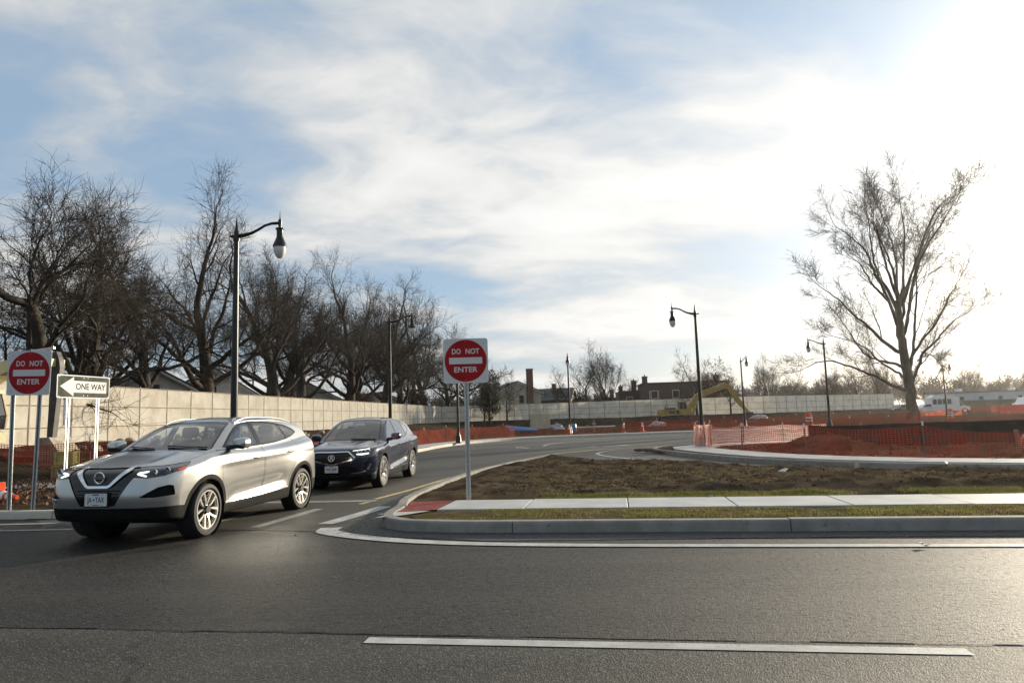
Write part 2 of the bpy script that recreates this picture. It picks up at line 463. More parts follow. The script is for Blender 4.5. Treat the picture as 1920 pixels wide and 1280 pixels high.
class MB:
    """collects simple solids into one mesh"""
    def __init__(s):
        s.v = []
        s.f = []

    def add(s, v, f):
        k = len(s.v)
        s.v += [tuple(p) for p in v]
        s.f += [tuple(i + k for i in q) for q in f]
        return s

    def box(s, c, d, rz=0.0, mat=None, bev=0.0):
        x, y, z = d[0] / 2, d[1] / 2, d[2] / 2
        if bev > 0:
            b = min(bev, x * .9, y * .9, z * .9)
            ring = lambda ex, ey, zz_: [(-ex, -ey + 0, zz_), (ex, -ey, zz_), (ex, ey, zz_), (-ex, ey, zz_)]
            def oct_(ex, ey, b_, zz_):
                return [(-ex + b_, -ey, zz_), (ex - b_, -ey, zz_), (ex, -ey + b_, zz_), (ex, ey - b_, zz_),
                        (ex - b_, ey, zz_), (-ex + b_, ey, zz_), (-ex, ey - b_, zz_), (-ex, -ey + b_, zz_)]
            v = oct_(x - b, y - b, b * .5, -z) + oct_(x, y, b, -z + b) + oct_(x, y, b, z - b) + oct_(x - b, y - b, b * .5, z)
            f = [tuple(range(7, -1, -1)), tuple(range(24, 32))]
            for L in range(3):
                for i in range(8):
                    j = (i + 1) % 8
                    f.append((L * 8 + i, L * 8 + j, L * 8 + 8 + j, L * 8 + 8 + i))
        else:
            v = [(-x, -y, -z), (x, -y, -z), (x, y, -z), (-x, y, -z), (-x, -y, z), (x, -y, z), (x, y, z), (-x, y, z)]
            f = [(3, 2, 1, 0), (4, 5, 6, 7), (0, 1, 5, 4), (1, 2, 6, 5), (2, 3, 7, 6), (3, 0, 4, 7)]
        mtx = Matrix.Translation(c) @ (mat if mat is not None else Matrix.Rotation(rz, 4, 'Z'))
        return s.add([mtx @ Vector(p) for p in v], f)

    def prism(s, poly, y0, y1, axes='xz'):
        """poly in a plane, extruded along the remaining axis from y0 to y1"""
        n = len(poly)
        if axes == 'xz':
            mk = lambda p, t: (p[0], t, p[1])
        elif axes == 'xy':
            mk = lambda p, t: (p[0], p[1], t)
        else:
            mk = lambda p, t: (t, p[0], p[1])
        v = [mk(p, y0) for p in poly] + [mk(p, y1) for p in poly]
        f = [tuple(range(n)), tuple(range(2 * n - 1, n - 1, -1))]
        for i in range(n):
            j = (i + 1) % n
            f.append((i, i + n, j + n, j))
        return s.add(v, f)

    def tube(s, pts, rad, k=8, cap=True):
        pts = [Vector(p) for p in pts]
        n = len(pts)
        if not hasattr(rad, '__len__'):
            rad = [rad] * n
        v, f = [], []
        up = None
        for i, p in enumerate(pts):
            t = (pts[min(i + 1, n - 1)] - pts[max(i - 1, 0)]).normalized()
            if up is None:
                up = Vector((0, 0, 1)) if abs(t.z) < 0.9 else Vector((1, 0, 0))
            a = t.cross(up)
            if a.length < 1e-5:
                a = t.cross(Vector((0, 1, 0)))
            a.normalize()
            b = t.cross(a).normalized()
            for j in range(k):
                an = 2 * math.pi * j / k
                v.append(p + (a * math.cos(an) + b * math.sin(an)) * rad[i])
        for i in range(n - 1):
            for j in range(k):
                j2 = (j + 1) % k
                f.append((i * k + j, i * k + j2, (i + 1) * k + j2, (i + 1) * k + j))
        if cap:
            f.append(tuple(range(k - 1, -1, -1)))
            f.append(tuple((n - 1) * k + j for j in range(k)))
        return s.add(v, f)

    def lathe(s, prof, k=24, c=(0, 0, 0), axis='z', closed=False):
        n = len(prof)
        v, f = [], []
        for r_, z_ in prof:
            for j in range(k):
                an = 2 * math.pi * j / k
                a, b = r_ * math.cos(an), r_ * math.sin(an)
                if axis == 'z':
                    p = (a, b, z_)
                elif axis == 'y':
                    p = (a, z_, b)
                else:
                    p = (z_, a, b)
                v.append((p[0] + c[0], p[1] + c[1], p[2] + c[2]))
        m = n if closed else n - 1
        for i in range(m):
            i2 = (i + 1) % n
            for j in range(k):
                j2 = (j + 1) % k
                f.append((i * k + j, i * k + j2, i2 * k + j2, i2 * k + j))
        return s.add(v, f)

    def obj(s, name, mat, parent=None, smooth=False, loc=None):
        me = bpy.data.meshes.new(name)
        me.from_pydata(s.v, [], s.f)
        bm = bmesh.new()
        bm.from_mesh(me)
        bmesh.ops.recalc_face_normals(bm, faces=bm.faces)
        bm.to_mesh(me)
        bm.free()
        if smooth:
            me.polygons.foreach_set('use_smooth', [True] * len(me.polygons))
            try:
                me.set_sharp_from_angle(angle=R(38))
            except Exception:
                pass
        me.materials.append(MATS[mat])
        o = bpy.data.objects.new(name, me)
        if loc is not None:
            o.location = loc
        return link(o, parent)


def text_obj(name, s, size, mat, parent, loc, depth=0.001, bold=0.0, width=None, rot=None, spacing=1.0):
    cu = bpy.data.curves.new(name, 'FONT')
    cu.body = s
    cu.size = size
    cu.align_x = 'CENTER'
    cu.align_y = 'CENTER'
    cu.extrude = depth
    cu.offset = bold
    cu.space_character = spacing
    cu.resolution_u = 3
    tmp = bpy.data.objects.new(name, cu)
    C.objects.link(tmp)
    dg = bpy.context.evaluated_depsgraph_get()
    dg.update()
    me = bpy.data.meshes.new_from_object(tmp.evaluated_get(dg))
    bpy.data.objects.remove(tmp, do_unlink=True)
    me.materials.clear()
    me.materials.append(MATS[mat])
    if width:
        xs = [v.co.x for v in me.vertices]
        k = width / (max(xs) - min(xs))
        mid = (max(xs) + min(xs)) / 2
        for v in me.vertices:
            v.co.x = (v.co.x - mid) * k
    o = bpy.data.objects.new(name, me)
    link(o, parent)
    o.location = loc
    o.rotation_euler = rot if rot is not None else (R(90), 0, 0)
    return o


def pchip(xs, ys):
    xs = np.asarray(xs, float)
    ys = np.asarray(ys, float)
    h = np.diff(xs)
    d = np.diff(ys) / h
    m = np.zeros(len(xs))
    for i in range(1, len(xs) - 1):
        if d[i - 1] * d[i] > 0:
            w1, w2 = 2 * h[i] + h[i - 1], h[i] + 2 * h[i - 1]
            m[i] = (w1 + w2) / (w1 / d[i - 1] + w2 / d[i])
    m[0], m[-1] = d[0], d[-1]

    def f(x):
        x = np.clip(np.asarray(x, float), xs[0], xs[-1])
        i = np.clip(np.searchsorted(xs, x, side='right') - 1, 0, len(xs) - 2)
        t = (x - xs[i]) / h[i]
        t2, t3 = t * t, t * t * t
        return ((2 * t3 - 3 * t2 + 1) * ys[i] + (t3 - 2 * t2 + t) * h[i] * m[i] + (-2 * t3 + 3 * t2) * ys[i + 1]
                + (t3 - t2) * h[i] * m[i + 1])
    return f


def vnoise(x, y, seed=0):
    """value noise, vectorised"""
    x = np.asarray(x, float)
    y = np.asarray(y, float)
    xi, yi = np.floor(x).astype(np.int64), np.floor(y).astype(np.int64)
    fx, fy = x - xi, y - yi
    fx = fx * fx * (3 - 2 * fx)
    fy = fy * fy * (3 - 2 * fy)

    def hsh(a, b):
        n = (a * 374761393 + b * 668265263 + seed * 982451653) & 0xffffffff
        n = ((n ^ (n >> 13)) * 1274126177) & 0xffffffff
        return ((n ^ (n >> 16)) & 0xffff) / 65535.0
    return ((hsh(xi, yi) * (1 - fx) + hsh(xi + 1, yi) * fx) * (1 - fy)
            + (hsh(xi, yi + 1) * (1 - fx) + hsh(xi + 1, yi + 1) * fx) * fy)


def fbm(x, y, o=4, seed=0):
    a, s, t = 1.0, 0.0, 0.0
    for i in range(o):
        s = s + a * (vnoise(x * 2 ** i, y * 2 ** i, seed + i) - 0.5)
        t += a
        a *= 0.5
    return s / t


def spline(pts, n=8):
    """Catmull-Rom through 2D/3D points"""
    P = [np.array(p, float) for p in pts]
    P = [2 * P[0] - P[1]] + P + [2 * P[-1] - P[-2]]
    out = []
    for i in range(1, len(P) - 2):
        for j in range(n):
            t = j / n
            a, b, c, d = P[i - 1:i + 3]
            out.append(0.5 * (2 * b + (c - a) * t + (2 * a - 5 * b + 4 * c - d) * t * t + (3 * b - a - 3 * c + d) * t ** 3))
    out.append(P[-2])
    return np.array(out)


def resample(P, step):
    P = np.asarray(P, float)
    s = np.concatenate([[0], np.cumsum(np.linalg.norm(np.diff(P, axis=0), axis=1))])
    n = max(2, int(round(s[-1] / step)) + 1)
    t = np.linspace(0, s[-1], n)
    return np.stack([np.interp(t, s, P[:, k]) for k in range(P.shape[1])], 1)


def offset_line(P, d):
    """offset a 2D polyline to its left by d"""
    P = np.asarray(P, float)[:, :2]
    t = np.gradient(P, axis=0)
    t /= np.linalg.norm(t, axis=1)[:, None] + 1e-9
    return P + np.stack([-t[:, 1], t[:, 0]], 1) * d


def inside(poly, x, y):
    poly = np.asarray(poly, float)
    r = np.zeros(np.shape(x), bool)
    j = len(poly) - 1
    for i in range(len(poly)):
        xi, yi = poly[i]
        xj, yj = poly[j]
        c = ((yi > y) != (yj > y)) & (x < (xj - xi) * (y - yi) / (yj - yi + 1e-12) + xi)
        r ^= c
        j = i
    return r


def dist_poly(poly, x, y, closed=True):
    poly = np.asarray(poly, float)
    d = np.full(np.shape(x), 1e9)
    n = len(poly)
    for i in range(n if closed else n - 1):
        a, b = poly[i], poly[(i + 1) % n]
        e = b - a
        t = np.clip(((x - a[0]) * e[0] + (y - a[1]) * e[1]) / (e @ e + 1e-12), 0, 1)
        d = np.minimum(d, np.hypot(x - a[0] - t * e[0], y - a[1] - t * e[1]))
    return d


def sdf_poly(poly, x, y):
    d = dist_poly(poly, x, y)
    return np.where(inside(poly, x, y), -d, d)


# ------------------------------------------------------------------ triangle-mesh cutting
def cut_mesh(V, T, phi):
    """split triangles along phi == 0 (phi per vertex); returns V, T"""
    phi = np.where(np.abs(phi) < 1e-7, 1e-7, phi)
    s = phi > 0
    ts = s[T]
    cnt = ts.sum(1)
    mixed = (cnt == 1) | (cnt == 2)
    if not mixed.any():
        return V, T
    keep = T[~mixed]
    M_ = T[mixed]
    ms = ts[mixed]
    c = ms.sum(1)
    lone = np.where(c == 1, np.argmax(ms, 1), np.argmin(ms, 1))
    ar = np.arange(len(M_))
    a, b, d = M_[ar, lone], M_[ar, (lone + 1) % 3], M_[ar, (lone + 2) % 3]
    e1 = np.stack([np.minimum(a, b), np.maximum(a, b)], 1)
    e2 = np.stack([np.minimum(a, d), np.maximum(a, d)], 1)
    E = np.concatenate([e1, e2])
    key = E[:, 0].astype(np.int64) * (len(V) + 1) + E[:, 1]
    uk, first, inv = np.unique(key, return_index=True, return_inverse=True)
    inv = inv.ravel()
    UE = E[first]
    t = phi[UE[:, 0]] / (phi[UE[:, 0]] - phi[UE[:, 1]])
    t = np.clip(t, 0.0, 1.0)
    NV = V[UE[:, 0]] * (1 - t)[:, None] + V[UE[:, 1]] * t[:, None]
    base = len(V)
    V2 = np.concatenate([V, NV])
    p = base + inv[:len(M_)]
    q = base + inv[len(M_):]
    T2 = np.concatenate([keep, np.stack([a, p, q], 1), np.stack([p, b, d], 1), np.stack([p, d, q], 1)])
    return V2, T2


def compact(V, T):
    u, inv = np.unique(T, return_inverse=True)
    return V[u], inv.reshape(T.shape), u


def grid_tris(x0, x1, y0, y1, step):
    nx = max(2, int((x1 - x0) / step) + 1)
    ny = max(2, int((y1 - y0) / step) + 1)
    X, Y = np.meshgrid(np.linspace(x0, x1, nx), np.linspace(y0, y1, ny), indexing='ij')
    V = np.stack([X.ravel(), Y.ravel(), np.zeros(X.size)], 1)
    I = np.arange(nx * ny).reshape(nx, ny)
    a, b, c, d = I[:-1, :-1].ravel(), I[1:, :-1].ravel(), I[1:, 1:].ravel(), I[:-1, 1:].ravel()
    T = np.concatenate([np.stack([a, b, c], 1), np.stack([a, c, d], 1)])
    return V, T


def patch(name, poly, zf, mat, step=0.5, parent=None, holes=(), smooth=True):
    poly = np.asarray(poly, float)
    V, T = grid_tris(poly[:, 0].min() - .01, poly[:, 0].max() + .01, poly[:, 1].min() - .01, poly[:, 1].max() + .01, step)
    for pl, sg in [(poly, 1)] + [(np.asarray(h_, float), -1) for h_ in holes]:
        V, T = cut_mesh(V, T, sg * sdf_poly(pl, V[:, 0], V[:, 1]))
        c = V[T].mean(1)
        k = inside(pl, c[:, 0], c[:, 1])
        T = T[k if sg == 1 else ~k]
    V, T, _ = compact(V, T)
    V = V.copy()
    V[:, 2] = zf(V[:, 0], V[:, 1]) if callable(zf) else zf
    return mesh_obj(name, V, T, mat, parent, smooth)


UX, UY = 0.989, -0.148          # along the street, to the right
VX, VY = 0.148, 0.989           # across the street, away from the camera


def S(a, b):
    return (UX * a + VX * b, UY * a + VY * b)


def band(name, line, width, z, mat, parent=None, taper=False):
    """flat painted strip along a 2D polyline"""
    P = np.asarray(line, float)
    L, Rr = offset_line(P, width / 2), offset_line(P, -width / 2)
    n = len(P)
    V = np.concatenate([np.c_[L, np.full(n, z)], np.c_[Rr, np.full(n, z)]])
    F = np.array([(i + n, i + n + 1, i + 1, i) for i in range(n - 1)])
    o = mesh_obj(name, V, F, mat, parent)
    return o


# ------------------------------------------------------------------ ground sheet
FENCE_L = [(-19.0, 17.0), (-17.8, 30.0), (-15.3, 60.0), (-11.0, 104.0)]
FENCE_B = [(-11.0, 104.0), (10.0, 101.0), (27.0, 97.0), (36.0, 96.5), (62.0, 112.0)]


def bank(x, y):
    f = np.asarray(FENCE_L[:-1] + FENCE_B)
    d = dist_poly(f, x, y, closed=False)
    t = np.clip(1 - (d - 1.2) / 7.0, 0, 1)
    t = t * t * (3 - 2 * t)
    # beyond the fence the land stays at bank level
    out = inside([(-400, 12), (-19.3, 12)] + [(p[0] - .1, p[1]) for p in FENCE_L] + [(p[0], p[1] + .1) for p in FENCE_B] + [(62, 900), (-400, 900)], x, y)
    return np.where(out, 1.0, t) * 0.85


xs = np.unique(np.concatenate([np.linspace(-2600, -120, 16), np.linspace(-120, -30, 31), np.linspace(-30, 75, 176), np.linspace(75, 200, 42), np.linspace(200, 2600, 18)]))
ys = np.unique(np.concatenate([np.linspace(-300, -8, 12), np.linspace(-8, 60, 114), np.linspace(60, 125, 110), np.linspace(125, 200, 26), np.linspace(200, 3200, 22)]))
X, Y = np.meshgrid(xs, ys, indexing='ij')
LEFT_KERB = spline([(-14, 13.0), (-11, 12.2), (-9.3, 11.8), (-8.0, 11.5), (-6.9, 11.7), (-6.0, 12.5), (-5.55, 13.8), (-5.2, 17), (-4.85, 24), (-4.3, 31), (-2.7, 38.5), (1.3, 43.2), (8.5, 45.3), (13, 45.7), (24, 45.6), (38, 44.5), (70, 42)], 6)
ROADY = np.concatenate([LEFT_KERB, [(70, -30), (-120, -30), (-120, 30)]])
on_road = sdf_poly(ROADY, X, Y)
Z = np.where(on_road < 0.3, -0.03, 0.06) + np.where(on_road > 0.8, 1, 0) * (fbm(X * .25, Y * .25, 4, 3) * 0.25 + fbm(X * 1.1, Y * 1.1, 3, 8) * 0.12) * np.clip((on_road - .8) / 4, 0, 1)
Z = Z + bank(X, Y)
Z[(np.abs(X) > 400) | (Y > 400)] = 0.5
V = np.stack([X.ravel(), Y.ravel(), Z.ravel()], 1)
I = np.arange(X.size).reshape(X.shape)
F = np.stack([I[:-1, :-1].ravel(), I[1:, :-1].ravel(), I[1:, 1:].ravel(), I[:-1, 1:].ravel()], 1)
tag(mesh_obj('ground', V, F, 'soil_dark', smooth=True), kind='structure')

# main street: newer dark lane on the far side, older lane under the camera
def quad_ab(a0, a1, b0, b1):
    return [S(a0, b0), S(a1, b0), S(a1, b1), S(a0, b1)]


tag(patch('street_old_lane', quad_ab(-90, 90, -14, 4.66), 0.0, 'asphalt_old', 3.0), kind='structure')
SEAM = 4.66
na = 1600
aa = np.linspace(-40, 40, na)
seam_b = SEAM + 0.06 * fbm(aa * 1.3, aa * 0 + 3, 4, 5) + 0.035 * fbm(aa * 9, aa * 0 + 7, 4, 15)
near_line = [S(a, b) for a, b in zip(aa, seam_b)]
farpts = [S(45, 12.4), S(-90, 16.0), S(-90, 4.66)]
Pn = np.array(near_line + farpts)
tag(patch('street_new_lane', Pn, 0.004, 'asphalt_new', 0.6), kind='structure')
crk = MB()
for k in range(0, 1590, 3):
    if fbm(np.array(aa[k] * .9), np.array(2.0), 3, 44) > -0.03:
        w0 = .006 + .02 * max(0.0, float(fbm(np.array(aa[k] * 5.), np.array(1.0), 2, 45)) + .25)
        (x0_, y0_), (x1_, y1_) = near_line[k], near_line[k + 3]
        crk.add([(x0_ - VX * w0, y0_ - VY * w0, .0022), (x1_ - VX * w0, y1_ - VY * w0, .0022), (x1_ + VX * .004, y1_ + VY * .004, .0062), (x0_ + VX * .004, y0_ + VY * .004, .0062)], [(0, 1, 2, 3)])
tag(crk.obj('lane_joint', 'asphalt_patch'), kind='structure')
# drive that turns into the site
DR = [S(-9.2, 9.5)] + [tuple(p) for p in LEFT_KERB if p[0] > -8.2] + [(70, 5), S(45, 8.9), S(0.0, 8.72), S(-3.0, 8.72)]
tag(patch('driveway', DR, 0.009, 'asphalt_drive', 1.0), kind='structure')

# ------------------------------------------------------------------ kerbs
def kerb_run(line, parent, mat, step=3.0, h=0.135, width=0.15, face_left=True, gap=0.012, z0=-0.03, sub=0.3, jit=0.006):
    """separate kerb stones along a polyline; the stones lie on the left of the line (the line is the face foot)"""
    P = np.asarray(line, float)
    s = np.concatenate([[0], np.cumsum(np.linalg.norm(np.diff(P, axis=0), axis=1))])
    n = max(1, int(round(s[-1] / step)))
    sg = 1 if face_left else -1
    prof = [(0.0, z0), (0.004, 0.02), (0.022, h - 0.035), (0.032, h - 0.012), (0.05, h), (width - 0.01, h), (width, h - 0.01), (width, z0)]
    for i in range(n):
        t0, t1 = s[-1] * i / n + gap / 2, s[-1] * (i + 1) / n - gap / 2
        m = max(2, int((t1 - t0) / sub) + 1)
        t = np.linspace(t0, t1, m)
        Q = np.stack([np.interp(t, s, P[:, k]) for k in range(2)], 1)
        tn = np.stack([np.interp(np.minimum(t + .05, s[-1]), s, P[:, k]) - np.interp(np.maximum(t - .05, 0), s, P[:, k]) for k in range(2)], 1)
        tn /= np.linalg.norm(tn, axis=1)[:, None]
        nn = np.stack([-tn[:, 1], tn[:, 0]], 1) * sg
        dz = random.uniform(-jit, jit)
        dn = random.uniform(-jit, jit)
        Vv, Ff = [], []
        k = len(prof)
        for j in range(m):
            for (o_, z_) in prof:
                Vv.append((Q[j, 0] + nn[j, 0] * (o_ + dn), Q[j, 1] + nn[j, 1] * (o_ + dn), z_ + (dz if z_ > 0.05 else 0)))
        for j in range(m - 1):
            for q in range(k - 1):
                a = j * k + q
                Ff.append((a, a + 1, a + k + 1, a + k) if sg < 0 else (a, a + k, a + k + 1, a + 1))
        Ff.append(tuple(range(k)))
        Ff.append(tuple((m - 1) * k + q for q in range(k - 1, -1, -1)))
        mesh_obj('kerb_stone', Vv, Ff, mat, parent)


# near island (verge + sidewalk + soil), kerbed
a_r = 32.0
K1 = np.concatenate([
    [S(a_r, 8.65)], [S(a, 8.65) for a in np.linspace(24, -1.6, 12)],
    spline([S(-2.1, 8.67), S(-2.85, 8.82), S(-3.3, 9.25), S(-3.42, 9.75), S(-3.50, 10.5), (-1.98, 11.7), (-1.85, 13.2), (-1.55, 15.2), (-1.05, 17.6), (-0.1, 20.6), (0.75, 22.8), (1.15, 23.7)], 5)])
K1 = K1[::-1]       # runs from tip to the right, island on the left of direction
ISL_TOP = spline([(1.15, 23.7), (1.45, 23.3), (2.1, 22.0), (3.2, 20.1), (4.6, 18.2), (6.2, 16.1), (8.3, 14.6), (11.0, 13.2), (15, 11.9), (22, 10.2), (S(a_r, 11.9))], 5)
ISL = np.concatenate([K1, ISL_TOP[::-1]])
INNER = np.concatenate([offset_line(K1, 0.185), ISL_TOP[::-1]])


def bcoord(x, y):
    return VX * x + VY * y


def acoord(x, y):
    return UX * x + UY * y


def isl_z(x, y):
    b = bcoord(x, y)
    base = np.interp(b, [8.7, 8.9, 10.0, 11.3, 13], [.135, .125, .10, .085, .07])
    d = sdf_poly(ISL, x, y)
    soil = np.clip((b - 11.45) / 0.8, 0, 1) * np.clip(-d / 0.9, 0, 1)
    hump = 0.15 * soil * (0.75 + 1.3 * fbm(x * .55 + 4, y * .55, 3, 11)) + soil * (fbm(x * 1.8, y * 2.6, 3, 21) * 0.13 + fbm(x * 7, y * 9, 3, 31) * 0.075)
    vg = np.clip((b - 8.9) / .2, 0, 1) * np.clip((9.95 - b) / .2, 0, 1)
    return base + hump + vg * (0.012 + fbm(x * 3, y * 3, 3, 9) * 0.05)


isl = patch('island', INNER, isl_z, 'soil', 0.075)
tag(isl, kind='structure')
kerb_run(K1, isl, 'concrete_kerb', step=3.4, h=0.15, width=.19)
kerb_run(ISL_TOP[4:], isl, 'concrete_kerb', step=3.0, h=0.06, face_left=False)

# verge strip in front of the sidewalk
verge = patch('verge', [S(-2.6, 8.875), S(a_r, 8.875), S(a_r, 9.99), S(-2.55, 9.99), S(-2.9, 9.3)], lambda x, y: isl_z(x, y) + 0.008, 'verge', 0.12)
tag(verge, kind='structure')

# sidewalk slabs
walk = patch('sidewalk', [S(-2.75, 9.98), S(a_r, 9.98), S(a_r, 11.22), S(-2.55, 11.22)], lambda x, y: isl_z(x, y) + 0.004, 'soil', 0.6)
tag(walk, kind='structure')
a = -2.70
i = 0
while a < a_r - 1:
    L_ = 1.50 if i else 1.30
    b0, b1 = 10.0, 11.2
    g2 = 0.007
    bm_ = MB()
    c = []
    for (pa, pb) in ((a + g2, b0), (a + L_ - g2, b0), (a + L_ - g2, b1), (a + g2, b1)):
        p = S(pa, pb)
        c.append((p[0], p[1], float(isl_z(np.array(p[0]), np.array(p[1])))))
    dz = random.uniform(0, 0.006) + 0.028
    ctr = Vector([sum(q[k] for q in c) / 4 for k in range(3)])
    top = [Vector(q) + Vector((0, 0, dz)) for q in c]
    ins = [q + (ctr - q) * 0.012 for q in top]
    low = [Vector(q) + Vector((0, 0, dz - 0.008)) for q in c]
    bot = [Vector(q) - Vector((0, 0, 0.03)) for q in c]
    v = bot + low + ins
    f = [(8, 9, 10, 11)]
    for L0 in (0, 4):
        for k in range(4):
            j = (k + 1) % 4
            f.append((L0 + k, L0 + j, L0 + 4 + j, L0 + 4 + k))
    bm_.add(v, f).obj('slab', 'concrete_walk', walk)
    a += L_
    i += 1
# tactile ramp: red slab with raised domes in rows
tp = [S(-3.22, 9.75), S(-2.72, 10.0), S(-2.74, 11.2), S(-3.38, 11.1)]
tz = lambda x, y: isl_z(x, y) + 0.02
tac = patch('tactile_plate', tp, tz, 'tactile_red', 0.3, parent=walk)
dm = MB()
for ia in np.arange(-3.34, -2.72, 0.06):
    for ib in np.arange(9.85, 11.15, 0.06):
        p = S(ia, ib)
        if sdf_poly(np.array(tp), np.array(p[0]), np.array(p[1])) < -0.04:
            z_ = float(tz(np.array(p[0]), np.array(p[1])))
            dm.lathe([(0.014, 0), (0.011, 0.005), (0.0005, 0.0055)], 6, (p[0], p[1], z_))
tag(dm.obj('domes', 'tactile_red', tac), kind='stuff')
# plain concrete flare beside the tactile plate
patch('ramp_flare', [S(-3.34, 9.0), S(-2.95, 9.45), S(-2.76, 9.97), S(-3.26, 9.72)], lambda x, y: isl_z(x, y) + 0.016, 'concrete_walk', 0.3, parent=walk)

# right island: kerb, strip, curved sidewalk, red soil behind the net
K2 = spline([(24, 9.8), (19, 11.3), (14, 13.0), (10.6, 14.5), (8.2, 16.3), (6.6, 18.6), (5.75, 21), (5.25, 23.4), (5.05, 25.0), (5.2, 26.2), (5.9, 27.2), (7.2, 28.1), (9.5, 29.0), (14, 30.0), (24, 31), (40, 30.5)], 6)[::-1]
ISL2 = np.concatenate([K2, [(40, 9.0)]])


def isl2_z(x, y):
    d = dist_poly(K2, x, y, closed=False)
    soil = np.clip((d - 2.4) / 1.6, 0, 1)
    m = np.exp(-(((x - 9.6) / 1.7) ** 2 + ((y - 21.8) / 1.5) ** 2)) * 0.42 + np.exp(-(((x - 13.5) / 2.6) ** 2 + ((y - 19.6) / 1.0) ** 2)) * 0.16
    return 0.11 + soil * (m * (1 + 1.2 * fbm(x * .8, y * .8, 3, 5)) + fbm(x * 1.6, y * 1.6, 4, 7) * 0.22)


isl2 = patch('site_island', np.concatenate([offset_line(K2, 0.145), [(40, 9.0)]]), isl2_z, 'soil_red', 0.22)
tag(isl2, kind='structure')
kerb_run(K2, isl2, 'concrete_kerb', step=3.2, h=0.145)
W_out, W_in = offset_line(K2, 0.62), offset_line(K2, 1.95)
sl = resample(np.concatenate([W_out]), 1.55)
sl2 = resample(np.concatenate([W_in]), 1.55 * (np.linalg.norm(np.diff(W_in, axis=0), axis=1).sum() / np.linalg.norm(np.diff(W_out, axis=0), axis=1).sum()))
n_ = min(len(sl), len(sl2))
sl, sl2 = resample(W_out, 1.55), resample(W_in, 1e9) if False else sl2
w_in_s = np.concatenate([[0], np.cumsum(np.linalg.norm(np.diff(W_in, axis=0), axis=1))])
w_out_s = np.concatenate([[0], np.cumsum(np.linalg.norm(np.diff(W_out, axis=0), axis=1))])
NS = 34
for i in range(NS):
    f0, f1 = (i + .008) / NS, (i + .992) / NS
    q = []
    for (arr, ss, fr) in ((W_out, w_out_s, f0), (W_out, w_out_s, f1), (W_in, w_in_s, f1), (W_in, w_in_s, f0)):
        q.append((np.interp(fr * ss[-1], ss, arr[:, 0]), np.interp(fr * ss[-1], ss, arr[:, 1])))
    z_ = 0.135 + random.uniform(0, .006)
    mb = MB()
    mb.add([(p[0], p[1], 0.05) for p in q] + [(p[0], p[1], z_) for p in q], [(4, 5, 6, 7), (0, 1, 5, 4), (1, 2, 6, 5), (2, 3, 7, 6), (3, 0, 4, 7)])
    mb.obj('slab', 'concrete_walk', isl2)

# left kerb, verge and sidewalk
LK = resample(LEFT_KERB, 0.8)
LEFT_LAND = np.concatenate([offset_line(LK, 0.14), [(70, 60), (-40, 60), (-40, 14)]])
lv = patch('left_verge', np.concatenate([offset_line(LK, 0.14), offset_line(LK, 6.0)[::-1]]),
           lambda x, y: 0.115 + fbm(x * 1.4, y * 1.4, 4, 4) * 0.09 * np.clip((dist_poly(LK, x, y, False) - .2), 0, 1), 'soil', 0.35)
tag(lv, kind='structure')
m_split = int(len(LK) * 0.0)
kerb_run(LK, lv, 'concrete_kerb_pale', step=3.2, h=0.14)
lw = patch('left_sidewalk', [(-26, 18.2), (-9.0, 15.6), (-6.9, 15.6), (-6.6, 17.0), (-9, 17.0), (-26, 19.9)], 0.155, 'concrete_walk', 0.5)
tag(lw, kind='structure')
# paved strip behind the far kerb
LK2 = LK[(LK[:, 1] > 19)]
wk = patch('far_sidewalk', np.concatenate([offset_line(LK2, 0.16), offset_line(LK2, 1.35)[::-1]]), 0.15, 'concrete_walk', 0.4)
tag(wk, kind='structure')

# ------------------------------------------------------------------ painted markings
mk = lambda nm, line, wd, mat, z=0.024: tag(band(nm, line, wd, z if z < .01 else z - .0110, mat), kind='structure')
mk('lane_dash', [S(a, 4.53) for a in np.linspace(-1.72, 1.98, 20)], 0.115, 'paint_white', 0.016 - 0.0115)
mk('lane_dash', [S(a, 4.47) for a in np.linspace(11.2, 14.9, 20)], 0.115, 'paint_white', 0.0045)
mk('lane_dash', [S(a, 4.47) for a in np.linspace(-14.9, -11.2, 20)], 0.115, 'paint_white', 0.0045)
edge = spline([S(-3.95, 9.12), S(-3.85, 8.78), S(-3.3, 8.42), S(-2.6, 8.12), S(-1.7, 7.92), S(-0.5, 7.82), S(1, 7.78), S(4, 7.76), S(12, 7.76), S(30, 7.76)], 8)
n_e = len(edge)
wds = np.interp(np.arange(n_e), [0, 12, 30, 44, n_e], [.30, .27, .20, .155, .15])
t_ = np.gradient(edge, axis=0)
t_ /= np.linalg.norm(t_, axis=1)[:, None]
nn_ = np.stack([-t_[:, 1], t_[:, 0]], 1)
Vq = np.concatenate([np.c_[edge + nn_ * wds[:, None] / 2, np.full(n_e, .0135)], np.c_[edge - nn_ * wds[:, None] / 2, np.full(n_e, .0135)]])
Fq = np.array([(i + n_e, i + n_e + 1, i + 1, i) for i in range(n_e - 1)])
tag(mesh_obj('edge_line', Vq, Fq, 'paint_white'), kind='structure')
